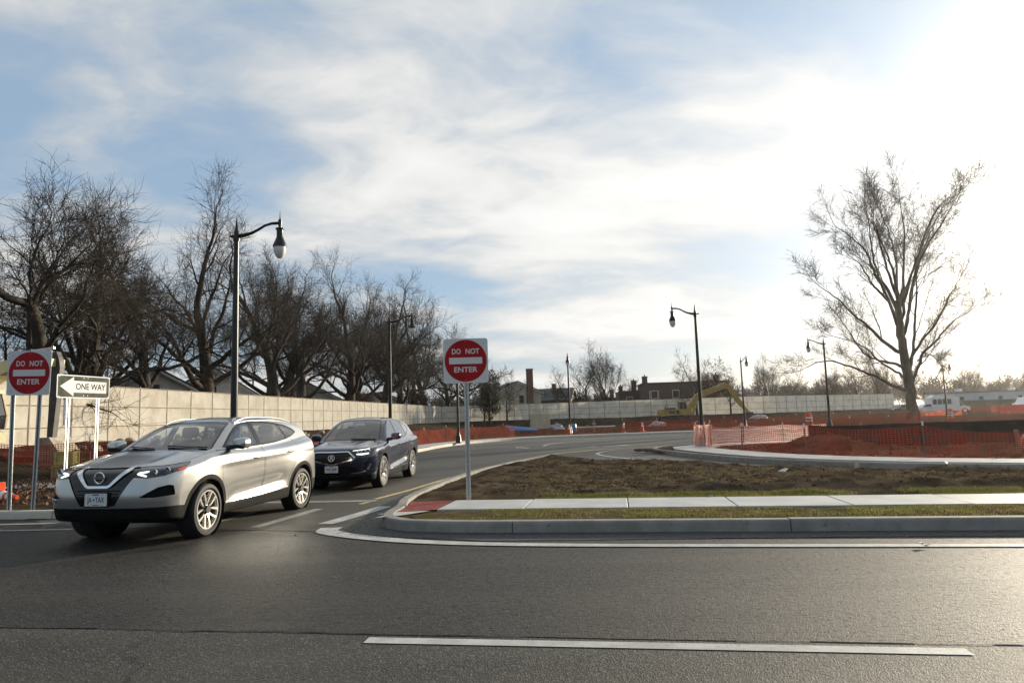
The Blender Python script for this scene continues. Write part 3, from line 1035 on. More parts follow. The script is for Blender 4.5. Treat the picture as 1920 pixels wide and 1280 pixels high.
# dark rough gutter strip between edge line and kerb
tag(patch('gutter', [S(-3.6, 8.75), S(-2.9, 8.42), S(-1.6, 8.1), S(0.4, 8.2), S(3, 8.3), S(9, 8.38), S(31, 8.4), S(31, 8.72), S(-1.4, 8.72), S(-2.7, 8.85), S(-3.25, 9.25)], lambda x, y: 0.0105 + 0.006 * fbm(x * 6, y * 6, 3, 2), 'asphalt_patch', 0.2), kind='structure')
mk('crosswalk_line', [(-2.74, 9.95), (-2.48, 10.8), (-2.22, 11.75)], 0.24, 'paint_white', 0.026)
mk('crosswalk_line', [(-3.70, 9.85), (-3.52, 10.75), (-3.33, 11.7)], 0.17, 'paint_worn', 0.024)
mk('crosswalk_line', [(-4.70, 9.75), (-4.5, 10.7), (-4.35, 11.6)], 0.17, 'paint_worn', 0.024)
mk('stop_line', [(-5.1, 12.95), (-3.6, 12.75), (-2.55, 12.65)], 0.22, 'paint_worn', 0.024)
mk('edge_line', [(-13, 11.9), (-10.5, 11.3), (-8.4, 10.95), (-7.2, 10.9)], 0.13, 'paint_worn', 0.024)
mk('edge_line', [(-9.5, 10.5), (-7.4, 10.25), (-6.5, 10.2)], 0.11, 'paint_worn', 0.024)
mk('yellow_line', spline([(-2.62, 12.9), (-2.2, 14.4), (-1.75, 16.4), (-1.0, 18.9), (0.0, 21.6), (0.62, 23.6), (1.0, 25.1), (1.75, 26.7), (3.3, 28.2), (5.7, 29.6), (9.5, 31), (18, 32.3)], 6), 0.11, 'paint_yellow', 0.024)
mk('yellow_line', spline([(-2.75, 12.2), (-2.65, 12.5)], 3), 0.11, 'paint_yellow', 0.024)
mk('yellow_line', spline([(2.2, 21.9), (1.55, 23.3), (1.25, 24.5), (1.32, 25.5), (1.95, 26.55), (3.4, 27.9), (5.8, 29.3), (9.6, 30.7), (18, 32.0)], 6), 0.11, 'paint_yellow', 0.024)
mk('edge_line', spline([(26, 9.4), (20, 10.75), (14.2, 12.45), (10.4, 13.75), (7.6, 15.6), (5.7, 17.9), (4.4, 20.3), (3.4, 22.8), (3.0, 24.8), (3.25, 26.3), (4.3, 28.0), (6.2, 29.0), (9.5, 30.2), (18, 31.4)], 6), 0.13, 'paint_white', 0.025)
mk('edge_line', spline([(1.35, 33.0), (1.75, 35.2), (3.0, 37.5), (6.0, 39.6), (12, 41)], 6), 0.13, 'paint_white', 0.024)
mk('edge_line', spline([(-2.6, 36.5), (0.5, 39.5), (4.5, 41.4), (10, 42.6), (24, 43.2)], 6), 0.12, 'paint_worn', 0.024)
for (x_, y_, r_) in ((0.35, 32.0, 20), (3.1, 30.9, -60), (4.6, 31.4, -62), (7.6, 27.9, -65), (9.2, 28.3, -70)):
    mbx = MB()
    sh = [(-.07, -.8), (.07, -.8), (.07, .2), (.28, .2), (0, .9), (-.28, .2), (-.07, .2)]
    cs, sn = math.cos(R(r_)), math.sin(R(r_))
    mbx.add([(x_ + p[0] * cs - p[1] * sn, y_ + p[0] * sn + p[1] * cs, 0.0135) for p in sh], [tuple(range(7))])
    tag(mbx.obj('lane_arrow', 'paint_white'), kind='structure')

# ------------------------------------------------------------------ signs
def channel_post(name, parent, x, y, z0, z1, face=0.0, mat='galvanised', lean=(0, 0)):
    """perforated U channel post"""
    o = 0.0
    prof = [(-.040, .0), (-.040, .004), (-.020, .006), (-.016, .034), (.016, .034), (.020, .006), (.040, .004), (.040, 0), (.017, 0), (.013, .029), (-.013, .029), (-.017, 0)]
    mb = MB()
    cs, sn = math.cos(face), math.sin(face)
    rot = lambda p, zz_: (x + p[0] * cs - p[1] * sn + lean[0] * (zz_ - z0), y + p[0] * sn + p[1] * cs + lean[1] * (zz_ - z0), zz_)
    n = len(prof)
    v = [rot(p, z0) for p in prof] + [rot(p, z1) for p in prof]
    f = [(i, (i + 1) % n, (i + 1) % n + n, i + n) for i in range(n)]
    mb.add(v, f)
    po = mb.obj(name, mat, parent)
    hb = MB()
    z_ = z0 + 0.1
    while z_ < z1 - 0.03:
        ring = []
        for k in range(6):
            an = math.pi * k / 3
            ring.append(rot((.0065 * math.cos(an), -.0012 + .0005 * 0), z_ + .0065 * math.sin(an)))
        hb.add([rot((.0065 * math.cos(math.pi * k / 3), .0278), z_ + .0065 * math.sin(math.pi * k / 3)) for k in range(6)], [tuple(range(6))])
        hb.add([rot((.0065 * math.cos(math.pi * k / 3), .0352), z_ + .0065 * math.sin(math.pi * k / 3)) for k in range(6)], [tuple(range(6))])
        z_ += 0.0254
    tag(hb.obj('perforations', 'hole', po), kind='stuff')
    return po


def rounded_rect(w_, h_, r, n=5):
    pts = []
    for cx, cy, a0 in ((w_ / 2 - r, h_ / 2 - r, 0), (-w_ / 2 + r, h_ / 2 - r, 90), (-w_ / 2 + r, -h_ / 2 + r, 180), (w_ / 2 - r, -h_ / 2 + r, 270)):
        for k in range(n + 1):
            an = R(a0 + 90 * k / n)
            pts.append((cx + r * math.cos(an), cy + r * math.sin(an)))
    return pts


def disc_poly(r, n=48):
    return [(r * math.cos(2 * math.pi * k / n), r * math.sin(2 * math.pi * k / n)) for k in range(n)]


def no_entry_sign(label, loc, rz, posts, zc, size=0.762, lean=0.0):
    t = thing('no_entry_sign', label, 'sign', loc, rz)
    for (px_, ln) in posts:
        channel_post('post', t, px_, 0.006, 0, zc + (size * 0.42 if abs(px_) < .05 else size * .35), 0.0, lean=(ln, 0))
    pl = MB().prism(rounded_rect(size, size, .045), -0.004, 0.0).obj('sign_panel', 'sign_white', t, loc=(0, 0, zc))
    MB().prism(disc_poly(size * .472), -0.0052, -0.0041).obj('red_disc', 'sign_red', pl)
    MB().prism(rounded_rect(size * .74, size * .145, .004, 2), -0.0064, -0.0054).obj('bar', 'sign_white', pl)
    text_obj('lettering', 'DO', size * .165, 'sign_white', pl, (-size * .205, -0.0058, size * .205), 0.0006, 0.0028, width=size * .20)
    text_obj('lettering', 'NOT', size * .165, 'sign_white', pl, (size * .155, -0.0058, size * .205), 0.0006, 0.0028, width=size * .31)
    text_obj('lettering', 'ENTER', size * .165, 'sign_white', pl, (0, -0.0058, -size * .205), 0.0006, 0.0028, width=size * .52)
    for bx_, bz_ in ((-.4, .4), (.4, .4), (-.4, -.4), (.4, -.4), (0, .43), (0, -.43)):
        MB().lathe([(.008, -0.0042), (.007, -0.009), (.0005, -0.0095)], 8, (bx_ * size, 0, bz_ * size), 'y').obj('bolt', 'bolt', pl)
    for o_ in (t,):
        o_.rotation_euler = (0, lean, rz)
    return t


zb = float(isl_z(np.array(-0.8), np.array(11.62)))
no_entry_sign('red and white DO NOT ENTER sign on a single post beside the sidewalk', (-0.80, 11.62, zb - .02), R(2), [(0, 0)], 2.36)
no_entry_sign('red and white DO NOT ENTER sign on two posts left of the silver car', (-8.46, 11.85, 0.10), R(-2), [(-.21, -.03), (.21, 0)], 2.36, size=0.775, lean=R(1.0))
t = thing('one_way_sign', 'dark ONE WAY arrow sign with white border on two posts', 'sign', (-8.52, 13.55, 0.1), R(79))
for px_ in (-.36, .36):
    channel_post('post', t, px_, 0.006, 0, 2.36)
pl = MB().prism(rounded_rect(1.30, .45, .03), -0.004, 0).obj('sign_panel', 'sign_white', t, loc=(0, 0, 2.19))
MB().prism(rounded_rect(1.255, .405, .02), -0.0052, -0.0041).obj('dark_field', 'sign_black', pl)
MB().prism([(-.58, 0), (-.26, .19), (-.26, .115), (.56, .115), (.56, -.115), (-.26, -.115), (-.26, -.19)], -0.0064, -0.0054).obj('arrow', 'sign_white', pl)
text_obj('lettering', 'ONE WAY', .17, 'sign_letter_dark', pl, (0.16, -0.0068, 0), 0.0006, 0.002, width=.74)
for bx_, bz_ in ((-.6, .19), (.6, .19), (-.6, -.19), (.6, -.19), (-.02, .17), (.08, .17), (-.02, -.17), (.08, -.17)):
    MB().lathe([(.009, -0.0042), (.008, -0.010), (.0005, -0.0105)], 8, (bx_, 0, bz_), 'y').obj('bolt', 'bolt', pl)

# ------------------------------------------------------------------ street lamps
def make_lamp(label):
    t = thing('street_lamp', label, 'street lamp', group='black arm street lamps along the drives')
    MB().lathe([(.16, 0), (.165, .05), (.15, .07), (.145, .32), (.11, .42), (.095, .5), (.085, .6), (.0005, .6)], 16).obj('base', 'lamp_black', t, smooth=True)
    MB().lathe([(.076, .55), (.070, 2.5), (.052, 5.2), (.052, 5.42), (.0005, 5.42)], 14).obj('pole', 'lamp_black', t, smooth=True)
    MB().lathe([(.07, 5.22), (.075, 5.27), (.06, 5.33), (.06, 5.42), (.04, 5.47), (.026, 5.58), (.014, 5.68), (.0005, 5.76)], 12).obj('finial', 'lamp_black', t, smooth=True)
    MB().tube([(-.05, 0, 5.33), (-.13, 0, 5.335), (-.17, 0, 5.33)], [.035, .028, .003], 8).obj('stub', 'lamp_black', t, smooth=True)
    arm = [(0.03, 0, 5.33), (.15, 0, 5.345), (.32, 0, 5.39), (.46, 0, 5.46), (.60, 0, 5.545), (.74, 0, 5.585), (.88, 0, 5.59)]
    MB().tube(arm, [.05, .045, .034, .030, .028, .030, .034], 8).obj('arm', 'lamp_black', t, smooth=True)
    hx = .92
    hd = MB().lathe([(.0005, 5.86), (.008, 5.78), (.014, 5.68), (.036, 5.66), (.040, 5.56), (.03, 5.52), (.03, 5.48), (.09, 5.475), (.092, 5.45), (.068, 5.44), (.068, 5.30), (.075, 5.27), (.12, 5.16), (.143, 5.10), (.145, 5.07), (.13, 5.065), (.0005, 5.075)], 16, (hx, 0, 0)).obj('head', 'lamp_black', t, smooth=True)
    MB().lathe([(.128, 5.064), (.130, 5.02), (.118, 4.95), (.085, 4.87), (.045, 4.83), (.0005, 4.82)], 16, (hx, 0, 0)).obj('globe', 'lamp_globe', hd, smooth=True)
    return t


lamp = make_lamp('x')
lamps = [(-5.78, 14.15, .10, 0, 1.0, 'tall black street lamp rising behind the silver car roof'),
         (-5.0, 27.7, .12, R(12), 1.0, 'black street lamp rising directly behind the dark blue car roof'),
         (-3.05, 37.2, .12, R(20), 1.0, 'black street lamp half hidden behind the single-post DO NOT ENTER sign'),
         (4.0, 49.5, .12, R(-95), 1.0, 'thin black street lamp beside the plywood panels near the back fence'),
         (7.15, 26.3, .12, R(176), .955, 'black street lamp on the island wrapped in pink net at its foot'),
         (18.9, 56.5, .12, R(-80), 1.0, 'black street lamp seen end on in front of the excavator bucket'),
         (19.6, 42.8, .10, R(172), 1.0, 'black street lamp with arm to the left beside the big bare tree'),
         (45.6, 72.5, .1, R(15), 1.0, 'far black street lamp to the right of the big bare tree trunk')]
for k, (x_, y_, z_, rz_, s_, lb) in enumerate(lamps):
    if k == 0:
        lamp.location = (x_, y_, z_)
        lamp.rotation_euler = (0, 0, rz_)
        lamp['label'] = lb
    else:
        copy_tree(lamp, None, (x_, y_, z_), rz_, lb, s_)

# ------------------------------------------------------------------ screened chain-link fences
PW, PH = 2.2, 2.5


def wire_mesh():
    V, F = [], []
    def strip(p, q, r=0.0022):
        d = (Vector(q) - Vector(p)).normalized()
        n = Vector((-d.z, 0, d.x)) * r
        k = len(V)
        V.extend([Vector(p) + n, Vector(p) - n, Vector(q) - n, Vector(q) + n])
        F.append((k, k + 1, k + 2, k + 3))
    sp = 0.105
    for sgn in (1, -1):
        c = -PH
        while c < PW + PH:
            pts = []
            # line x = c + sgn*z
            for z_ in (0.02, PH - .02):
                pts.append((c + sgn * z_, z_))
            (xa, za), (xb, zb2) = pts
            t0, t1 = 0.0, 1.0
            for lim, s_ in ((0.0, 1), (PW, -1)):
                fa, fb = (xa - lim) * s_, (xb - lim) * s_
                if fa < 0 and fb < 0:
                    t0, t1 = 1, 0
                elif fa < 0:
                    t0 = max(t0, fa / (fa - fb))
                elif fb < 0:
                    t1 = min(t1, fa / (fa - fb))
            if t1 - t0 > 0.02:
                strip((xa + (xb - xa) * t0, -0.035, za + (zb2 - za) * t0), (xa + (xb - xa) * t1, -0.035, za + (zb2 - za) * t1))
            c += sp
    me = bpy.data.meshes.new('wire_mesh')
    me.from_pydata(V, [], F)
    me.materials.append(MATS['fence_wire'])
    return me


def cloth_panel(seed):
    nx, nz = 14, 16
    V, F = [], []
    for i in range(nx + 1):
        for j in range(nz + 1):
            u_, v_ = i / nx, j / nz
            amp = 0.03 * math.sin(math.pi * u_) * (1 - abs(2 * ((v_ * 3) % 1) - 1) * .3)
            yb = amp * (0.6 + 1.6 * float(fbm(np.array(u_ * 3 + seed * 9.1), np.array(v_ * 4 + seed), 3, seed)))
            yb += 0.03 * float(fbm(np.array(u_ * 9 + v_ * 5 + seed * 3), np.array(v_ * 2.0), 3, seed + 50))
            zt = PH - 0.025 * math.sin(math.pi * u_) * (seed % 3) * .5 if j == nz else v_ * PH
            if j == 0:
                zt = 0.04 + 0.12 * float(fbm(np.array(u_ * 4 + seed), np.array(0.3), 2, seed))
            V.append((0.012 + u_ * (PW - 0.024), yb, zt))
    for i in range(nx):
        for j in range(nz):
            a_ = i * (nz + 1) + j
            F.append((a_, a_ + nz + 1, a_ + nz + 2, a_ + 1))
    me = bpy.data.meshes.new('cloth_panel')
    me.from_pydata(V, [], F)
    me.polygons.foreach_set('use_smooth', [True] * len(F))
    me.materials.append(MATS['fence_cloth'])
    return me


WM = wire_mesh()
CPN = [cloth_panel(s_) for s_ in range(6)]
post_me = MB().lathe([(.032, -.3), (.032, PH + .03), (.038, PH + .035), (.03, PH + .07), (.0005, PH + .08)], 8).obj('post', 'fence_post')
rail_me = MB().tube([(0, -.02, 0), (PW, -.02, 0)], .020, 6).obj('rail', 'fence_post')
post_d, rail_d = post_me.data, rail_me.data
bpy.data.objects.remove(post_me)
bpy.data.objects.remove(rail_me)


def screen_fence(line, label, zf, wires=True, wire_n=999):
    t = thing('screened_fence', label, 'fence')
    P = resample(line, PW)
    for i in range(len(P) - 1):
        a_, b_ = P[i], P[i + 1]
        d = b_ - a_
        ang = math.atan2(d[1], d[0])
        z_ = zf
        sx = np.linalg.norm(d) / PW
        parts = [('post', post_d, 0), ('cloth_panel', random.choice(CPN), 0), ('rail', rail_d, PH - .01), ('rail', rail_d, PH * .64), ('rail', rail_d, PH * .30)]
        if wires and i < wire_n:
            parts.append(('wire_mesh', WM, 0))
        for nm, me, dz in parts:
            o = bpy.data.objects.new(nm, me)
            link(o, t)
            o.location = (a_[0], a_[1], z_ + dz)
            o.rotation_euler = (0, 0, ang)
            o.scale = (sx, 1, 1) if nm != 'post' else (1, 1, 1)
            if nm == 'wire_mesh':
                o['kind'] = 'stuff'
    return t


screen_fence(FENCE_L, 'long sunlit tan cloth screen fence running behind the cars', 0.82)
screen_fence(FENCE_B, 'long shaded tan cloth screen fence across the back of the site', 0.82, wires=False)

# ------------------------------------------------------------------ plastic nets
def net_fence(label, line, height, mat, zf=None, cell=(.085, .058), post_step=2.2, posts='stake_metal', sag=0.10, wav=0.05, strand=(.016, .013), seed=1, post_top=0.08, group=None, lean=0.03, z0=0.0, crumple=0.0):
    t = thing('safety_net_fence', label, 'safety fence', group=group)
    P = resample(line, cell[0])
    n = len(P)
    tn = np.gradient(P, axis=0)
    tn /= np.linalg.norm(tn, axis=1)[:, None]
    nr = np.stack([-tn[:, 1], tn[:, 0]], 1)
    s = np.arange(n) * cell[0]
    zg = np.array([float(zf(np.array(p[0]), np.array(p[1]))) if zf else z0 for p in P])
    ph = (s % post_step) / post_step
    rows = int(height / cell[1])
    drop = sag * np.sin(np.pi * ph) * (0.4 + 1.2 * vnoise(np.floor(s / post_step) * 7.3, s * 0, seed))
    G = np.zeros((n, rows + 1, 3))
    for j in range(rows + 1):
        v_ = j / rows
        off = wav * (fbm(s * 1.3, s * 0 + v_ * 2.5, 3, seed) * 2) * (0.3 + v_)
        off += crumple * fbm(s * 4, s * 0 + v_ * 5, 3, seed + 9) * 2
        G[:, j, 0] = P[:, 0] + nr[:, 0] * off
        G[:, j, 1] = P[:, 1] + nr[:, 1] * off
        G[:, j, 2] = zg + 0.02 + v_ * (height - drop) + 0.02 * fbm(s * 2, s * 0 + v_ * 3, 2, seed + 3)
    V, F = [], []
    hw, vw = strand[1] / 2, strand[0] / 2
    # horizontal strands
    lo = G.copy()
    lo[:, :, 2] -= hw
    hi = G.copy()
    hi[:, :, 2] += hw
    base = 0
    VV = np.concatenate([lo.reshape(-1, 3), hi.reshape(-1, 3)])
    I_ = np.arange(n * (rows + 1)).reshape(n, rows + 1)
    K_ = n * (rows + 1)
    FH = np.stack([I_[:-1].ravel(), I_[1:].ravel(), I_[1:].ravel() + K_, I_[:-1].ravel() + K_], 1)
    le, ri = G.copy(), G.copy()
    le[:, :, :2] -= tn[:, None, :] * vw
    ri[:, :, :2] += tn[:, None, :] * vw
    le[:, :, :2] += nr[:, None, :] * 0.001
    ri[:, :, :2] += nr[:, None, :] * 0.001
    VV = np.concatenate([VV, le.reshape(-1, 3), ri.reshape(-1, 3)])
    FV = np.stack([I_[:, :-1].ravel() + 2 * K_, I_[:, :-1].ravel() + 3 * K_, I_[:, 1:].ravel() + 3 * K_, I_[:, 1:].ravel() + 2 * K_], 1)
    tag(mesh_obj('net', VV, np.concatenate([FH, FV]), mat, t), kind='stuff')
    k = 0.0
    while k <= s[-1] + .01:
        i_ = min(int(round(k / cell[0])), n - 1)
        x_, y_, z_ = P[i_, 0] + nr[i_, 0] * .03, P[i_, 1] + nr[i_, 1] * .03, zg[i_]
        lx, ly = random.uniform(-lean, lean), random.uniform(-lean, lean)
        ht = height + post_top + random.uniform(-.03, .05)
        if posts == 'stake_wood':
            MB().box((x_ + lx / 2, y_ + ly / 2, z_ + ht / 2 - .05), (.045, .03, ht + .1), random.random()).obj('stake', posts, t)
        else:
            MB().tube([(x_, y_, z_ - .1), (x_ + lx, y_ + ly, z_ + ht)], .016, 6).obj('stake', posts, t)
            MB().box((x_ + lx, y_ + ly, z_ + ht + .01), (.035, .03, .11)).obj('stake_cap', 'litter', t)
        k += post_step
    return t


LKd = LK
left_line = offset_line(LKd[(LKd[:, 1] > 16.5) & (LKd[:, 0] < 1.2)], 1.75)
far_line = offset_line(LKd[(LKd[:, 0] > 0.6) & (LKd[:, 0] < 46)], 1.75)
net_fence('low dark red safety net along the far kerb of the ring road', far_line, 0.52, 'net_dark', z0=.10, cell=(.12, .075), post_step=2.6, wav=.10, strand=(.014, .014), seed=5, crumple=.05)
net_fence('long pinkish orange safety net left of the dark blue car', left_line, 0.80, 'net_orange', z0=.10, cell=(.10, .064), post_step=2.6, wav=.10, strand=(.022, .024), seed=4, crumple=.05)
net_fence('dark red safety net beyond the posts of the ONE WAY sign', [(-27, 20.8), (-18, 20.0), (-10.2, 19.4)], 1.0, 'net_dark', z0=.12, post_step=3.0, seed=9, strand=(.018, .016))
WI = offset_line(K2, 2.05)
rl = WI[(WI[:, 1] < 25.6) & (WI[:, 0] > 6.0) & (np.arange(len(WI)) > len(WI) * .3)]
# front net along the island walk, from the lamp towards the right
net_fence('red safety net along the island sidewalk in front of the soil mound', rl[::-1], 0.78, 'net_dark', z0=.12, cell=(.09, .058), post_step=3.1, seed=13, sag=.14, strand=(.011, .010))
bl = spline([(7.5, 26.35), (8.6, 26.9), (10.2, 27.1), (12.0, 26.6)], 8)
net_fence('safety net coloured a backlit pale pink along the rear edge of the island', bl, 0.68, 'net_backlit', z0=.12, cell=(.07, .05), post_step=1.6, seed=17, sag=.04, strand=(.013, .011))
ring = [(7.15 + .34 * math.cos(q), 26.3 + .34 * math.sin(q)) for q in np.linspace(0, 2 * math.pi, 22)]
net_fence('safety net coloured a backlit pink, wrapped around the foot of the island street lamp', ring, 0.78, 'net_backlit', z0=.13, cell=(.05, .045), post_step=.8, seed=19, sag=.05, wav=.06, strand=(.02, .02), crumple=.05)
net_fence('brownish red safety net on the soil before the yellow excavator', [(9, 57), (18, 58.5), (27, 58), (34, 57)], 0.75, 'net_dark', z0=.1, cell=(.14, .09), post_step=3.0, seed=23, strand=(.022, .022))

# black silt fence on the right
t = thing('silt_fence', 'long black silt fence behind the red net on the right', 'silt fence')
P = resample(spline([(10.35, 24.2), (10.25, 23.0), (11.4, 22.6), (13.4, 22.2), (16.5, 21.6), (22, 20.8), (30, 19.6)], 6), .35)
n = len(P)
Vs = []
for i in range(n):
    o1 = 0.06 * float(fbm(np.array(i * .3), np.array(0.), 3, 2))
    top = 0.86 + 0.05 * float(fbm(np.array(i * .22), np.array(3.), 3, 6)) * 2
    Vs += [(P[i, 0], P[i, 1] - .05, .05), (P[i, 0], P[i, 1] + o1, .45), (P[i, 0], P[i, 1] + o1 * 2, top)]
Fs = []
for i in range(n - 1):
    for j in range(2):
        Fs.append((i * 3 + j, i * 3 + 3 + j, i * 3 + 4 + j, i * 3 + 1 + j))
mesh_obj('silt_cloth', Vs, Fs, 'silt_cloth', t, True)
for i in range(0, n, 7):
    MB().box((P[i, 0], P[i, 1] + .05, .45), (.04, .04, .95)).obj('stake', 'stake_wood', t)


# ------------------------------------------------------------------ bare trees
def tubes_mesh(polys, rads, k):
    """many tapered tubes, vectorised by point count"""
    groups = {}
    for p, r in zip(polys, rads):
        groups.setdefault(len(p), []).append((p, r))
    VV, FF, base = [], [], 0
    for n, lst in groups.items():
        P = np.array([a for a, _ in lst], float)
        Rr = np.array([b for _, b in lst], float)
        m = len(P)
        T = np.gradient(P, axis=1)
        T /= np.linalg.norm(T, axis=2)[..., None] + 1e-9
        ref = np.where(np.abs(T[:, :1, 2:3]) > .8, np.array([1., 0, 0]), np.array([0, 0, 1.]))
        A = np.cross(T, np.broadcast_to(ref, T.shape))
        A /= np.linalg.norm(A, axis=2)[..., None] + 1e-9
        B = np.cross(T, A)
        an = 2 * np.pi * np.arange(k) / k
        V = P[:, :, None, :] + Rr[:, :, None, None] * (A[:, :, None, :] * np.cos(an)[None, None, :, None] + B[:, :, None, :] * np.sin(an)[None, None, :, None])
        I_ = np.arange(m * n * k).reshape(m, n, k) + base
        J = np.roll(I_, -1, axis=2)
        F = np.stack([I_[:, :-1].ravel(), I_[:, 1:].ravel(), J[:, 1:].ravel(), J[:, :-1].ravel()], 1)
        VV.append(V.reshape(-1, 3))
        FF.append(F)
        base += m * n * k
    return np.concatenate(VV), np.concatenate(FF)


def unit(v):
    return v / (np.linalg.norm(v) + 1e-9)


class TreeGen:
    def __init__(s, seed, H, r0, spec):
        s.rn = np.random.default_rng(seed)
        s.H, s.r0, s.sp = H, r0, spec
        s.big, s.bigr, s.med, s.medr, s.tw, s.twr = [], [], [], [], [], []
        s.ends = []

    def store(s, P, rr, lvl):
        if lvl <= 1:
            s.big.append(P), s.bigr.append(rr)
        elif lvl <= 2:
            s.med.append(P), s.medr.append(rr)
        else:
            s.tw.append(P), s.twr.append(rr)

    def branch(s, p, d, L, r, lvl):
        sp, rn = s.sp, s.rn
        n = (9, 8, 6, 5, 3, 2)[min(lvl, 5)]
        pts, rr = [p], [r]
        tip = (.45, .25, .25, .28, .4, .5)[min(lvl, 5)]
        step = L / n
        wob = sp['wob'][min(lvl, 4)]
        up = sp['up'][min(lvl, 4)]
        dirs = [d]
        for i in range(n):
            d = unit(d + rn.normal(0, wob, 3) + np.array([0, 0, up]))
            p = p + d * step
            pts.append(p)
            dirs.append(d)
            rr.append(r * (1 - (1 - tip) * (i + 1) / n))
        if lvl == 0:
            rr[0] *= 1.35
            rr[1] *= 1.08
        s.store(np.array(pts), np.array(rr), lvl)
        s.kids(pts, dirs, rr, L, lvl)

    def kids(s, pts, dirs, rr, L, lvl):
        sp, rn = s.sp, s.rn
        if lvl >= sp['levels']:
            s.ends.append(pts[-1])
            return
        n = len(pts) - 1
        nc = sp['n'][lvl]
        nc = max(1, int(round(nc * rn.uniform(.8, 1.2))))
        t0 = sp['t0'][lvl]
        az = rn.uniform(0, 6.28)
        for c in range(nc):
            t = t0 + (1 - t0) * (c + rn.uniform(.2, .95)) / nc
            t = min(t, .995)
            f = t * n
            i = min(int(f), n - 1)
            q = pts[i] + (pts[i + 1] - pts[i]) * (f - i)
            d0 = dirs[i + 1]
            r_ = rr[i] + (rr[i + 1] - rr[i]) * (f - i)
            az += 2.4 + rn.normal(0, .5)
            ref = np.array([0, 0, 1.]) if abs(d0[2]) < .9 else np.array([1., 0, 0])
            A = unit(np.cross(d0, ref))
            B = np.cross(d0, A)
            an = math.radians(sp['ang'][lvl]) * rn.uniform(.7, 1.25) * (1.15 - .45 * (t - t0) / (1 - t0) if lvl == 0 else 1)
            nd = unit(d0 * math.cos(an) + (A * math.cos(az) + B * math.sin(az)) * math.sin(an))
            Lc = L * sp['len'][lvl] * rn.uniform(.65, 1.2) * (1.15 - sp['fall'] * t)
            if lvl == 0:
                Lc = s.H * sp['limb'] * rn.uniform(.8, 1.15) * (1.15 - .35 * t)
            rc = min(r_ * sp['rad'][lvl], r_ * .9)
            s.branch(q, nd, Lc, max(rc, sp['rmin']), lvl + 1)
        if lvl > 0:        # leader continues
            s.branch(pts[-1], dirs[-1], L * sp['len'][lvl] * .75, max(rr[-1], sp['rmin']), min(lvl + 1, sp['levels']))
        elif sp.get('leader', True):
            s.branch(pts[-1], unit(dirs[-1] + rn.normal(0, .25, 3)), s.H * sp['limb'] * 1.1, rr[-1] * .9, 1)


OAK = dict(levels=4, n=(9, 6, 5, 5), t0=(.34, .22, .16, .1), ang=(58, 40, 38, 38), len=(0, .50, .54, .56), fall=.45, limb=.46, trunk=.52,
           rad=(.50, .50, .50, .55), rmin=.011, wob=(.06, .17, .19, .19, .17), up=(.02, .075, .055, .04, .03), twn=1.05, twl=(.5, 1.4), twr=.0085, tw2=2)
SPREAD = dict(OAK, n=(7, 6, 5, 5), ang=(62, 44, 42, 40), up=(.0, .07, .05, .05, .04), wob=(.10, .22, .22, .19, .17), t0=(.30, .2, .16, .1), limb=.50)
VASE = dict(OAK, twn=.8, n=(9, 6, 6, 5), trunk=.42, t0=(.25, .22, .14, .1), ang=(30, 28, 30, 34), up=(.05, .08, .07, .05, .04), wob=(.03, .07, .10, .12, .13), limb=.48)
SMALL = dict(OAK, levels=3, trunk=.42, n=(6, 6, 6), t0=(.3, .2, .12), ang=(45, 44, 42), twn=3, twl=(.3, .7), tw2=2)


def add_twigs(gt):
    """fine twigs in batches along the thin branches"""
    sp, rn = gt.sp, gt.rn
    src = [p for p in gt.tw] + [p[len(p) // 2:] for p in gt.med[len(gt.med) // 2:]]
    A = np.array([p[i] for p in src for i in range(len(p) - 1)])
    B = np.array([p[i + 1] for p in src for i in range(len(p) - 1)])
    nseg = len(A)
    ntw = int(len(gt.tw) * sp['twn'])

    def batch(A, B, m, l0, l1, r):
        k = rn.integers(0, len(A), m)
        t = rn.random((m, 1))
        p0 = A[k] + (B[k] - A[k]) * t
        d = B[k] - A[k]
        d /= np.linalg.norm(d, axis=1)[:, None] + 1e-9
        d = d * .75 + rn.normal(0, .5, (m, 3)) + np.array([0, 0, .12])
        d /= np.linalg.norm(d, axis=1)[:, None]
        L = rn.uniform(l0, l1, (m, 1))
        p1 = p0 + d * L * .5
        d2 = d + rn.normal(0, .28, (m, 3)) + np.array([0, 0, .06])
        d2 /= np.linalg.norm(d2, axis=1)[:, None]
        p2 = p1 + d2 * L * .5
        P = np.stack([p0, p1, p2], 1)
        Rr = np.stack([np.full(m, r), np.full(m, r * .8), np.full(m, r * .45)], 1)
        return P, Rr
    P, Rr = batch(A, B, ntw, sp['twl'][0], sp['twl'][1], sp['twr'])
    gt.ends = list(P[:, 2]) if len(gt.ends) == 0 else gt.ends
    A2, B2 = np.concatenate([P[:, 0], P[:, 1]]), np.concatenate([P[:, 1], P[:, 2]])
    P2, R2 = batch(A2, B2, ntw * sp['tw2'] // 2, sp['twl'][0] * .5, sp['twl'][1] * .5, sp['twr'] * .75)
    gt.fine = (np.concatenate([P, P2]), np.concatenate([Rr, R2]))


def leaf_mesh(ends, rn, per, size, spread):
    E = np.array(ends)
    P = np.repeat(E, per, 0) + rn.normal(0, spread, (len(E) * per, 3))
    n = len(P)
    a = rn.normal(0, 1, (n, 3))
    a /= np.linalg.norm(a, axis=1)[:, None]
    b = np.cross(a, rn.normal(0, 1, (n, 3)))
    b /= np.linalg.norm(b, axis=1)[:, None]
    s_ = size * rn.uniform(.6, 1.3, (n, 1))
    V = np.stack([P - a * s_, P + b * s_ * .55, P + a * s_, P - b * s_ * .55], 1).reshape(-1, 3)
    return V, np.arange(n * 4).reshape(n, 4)


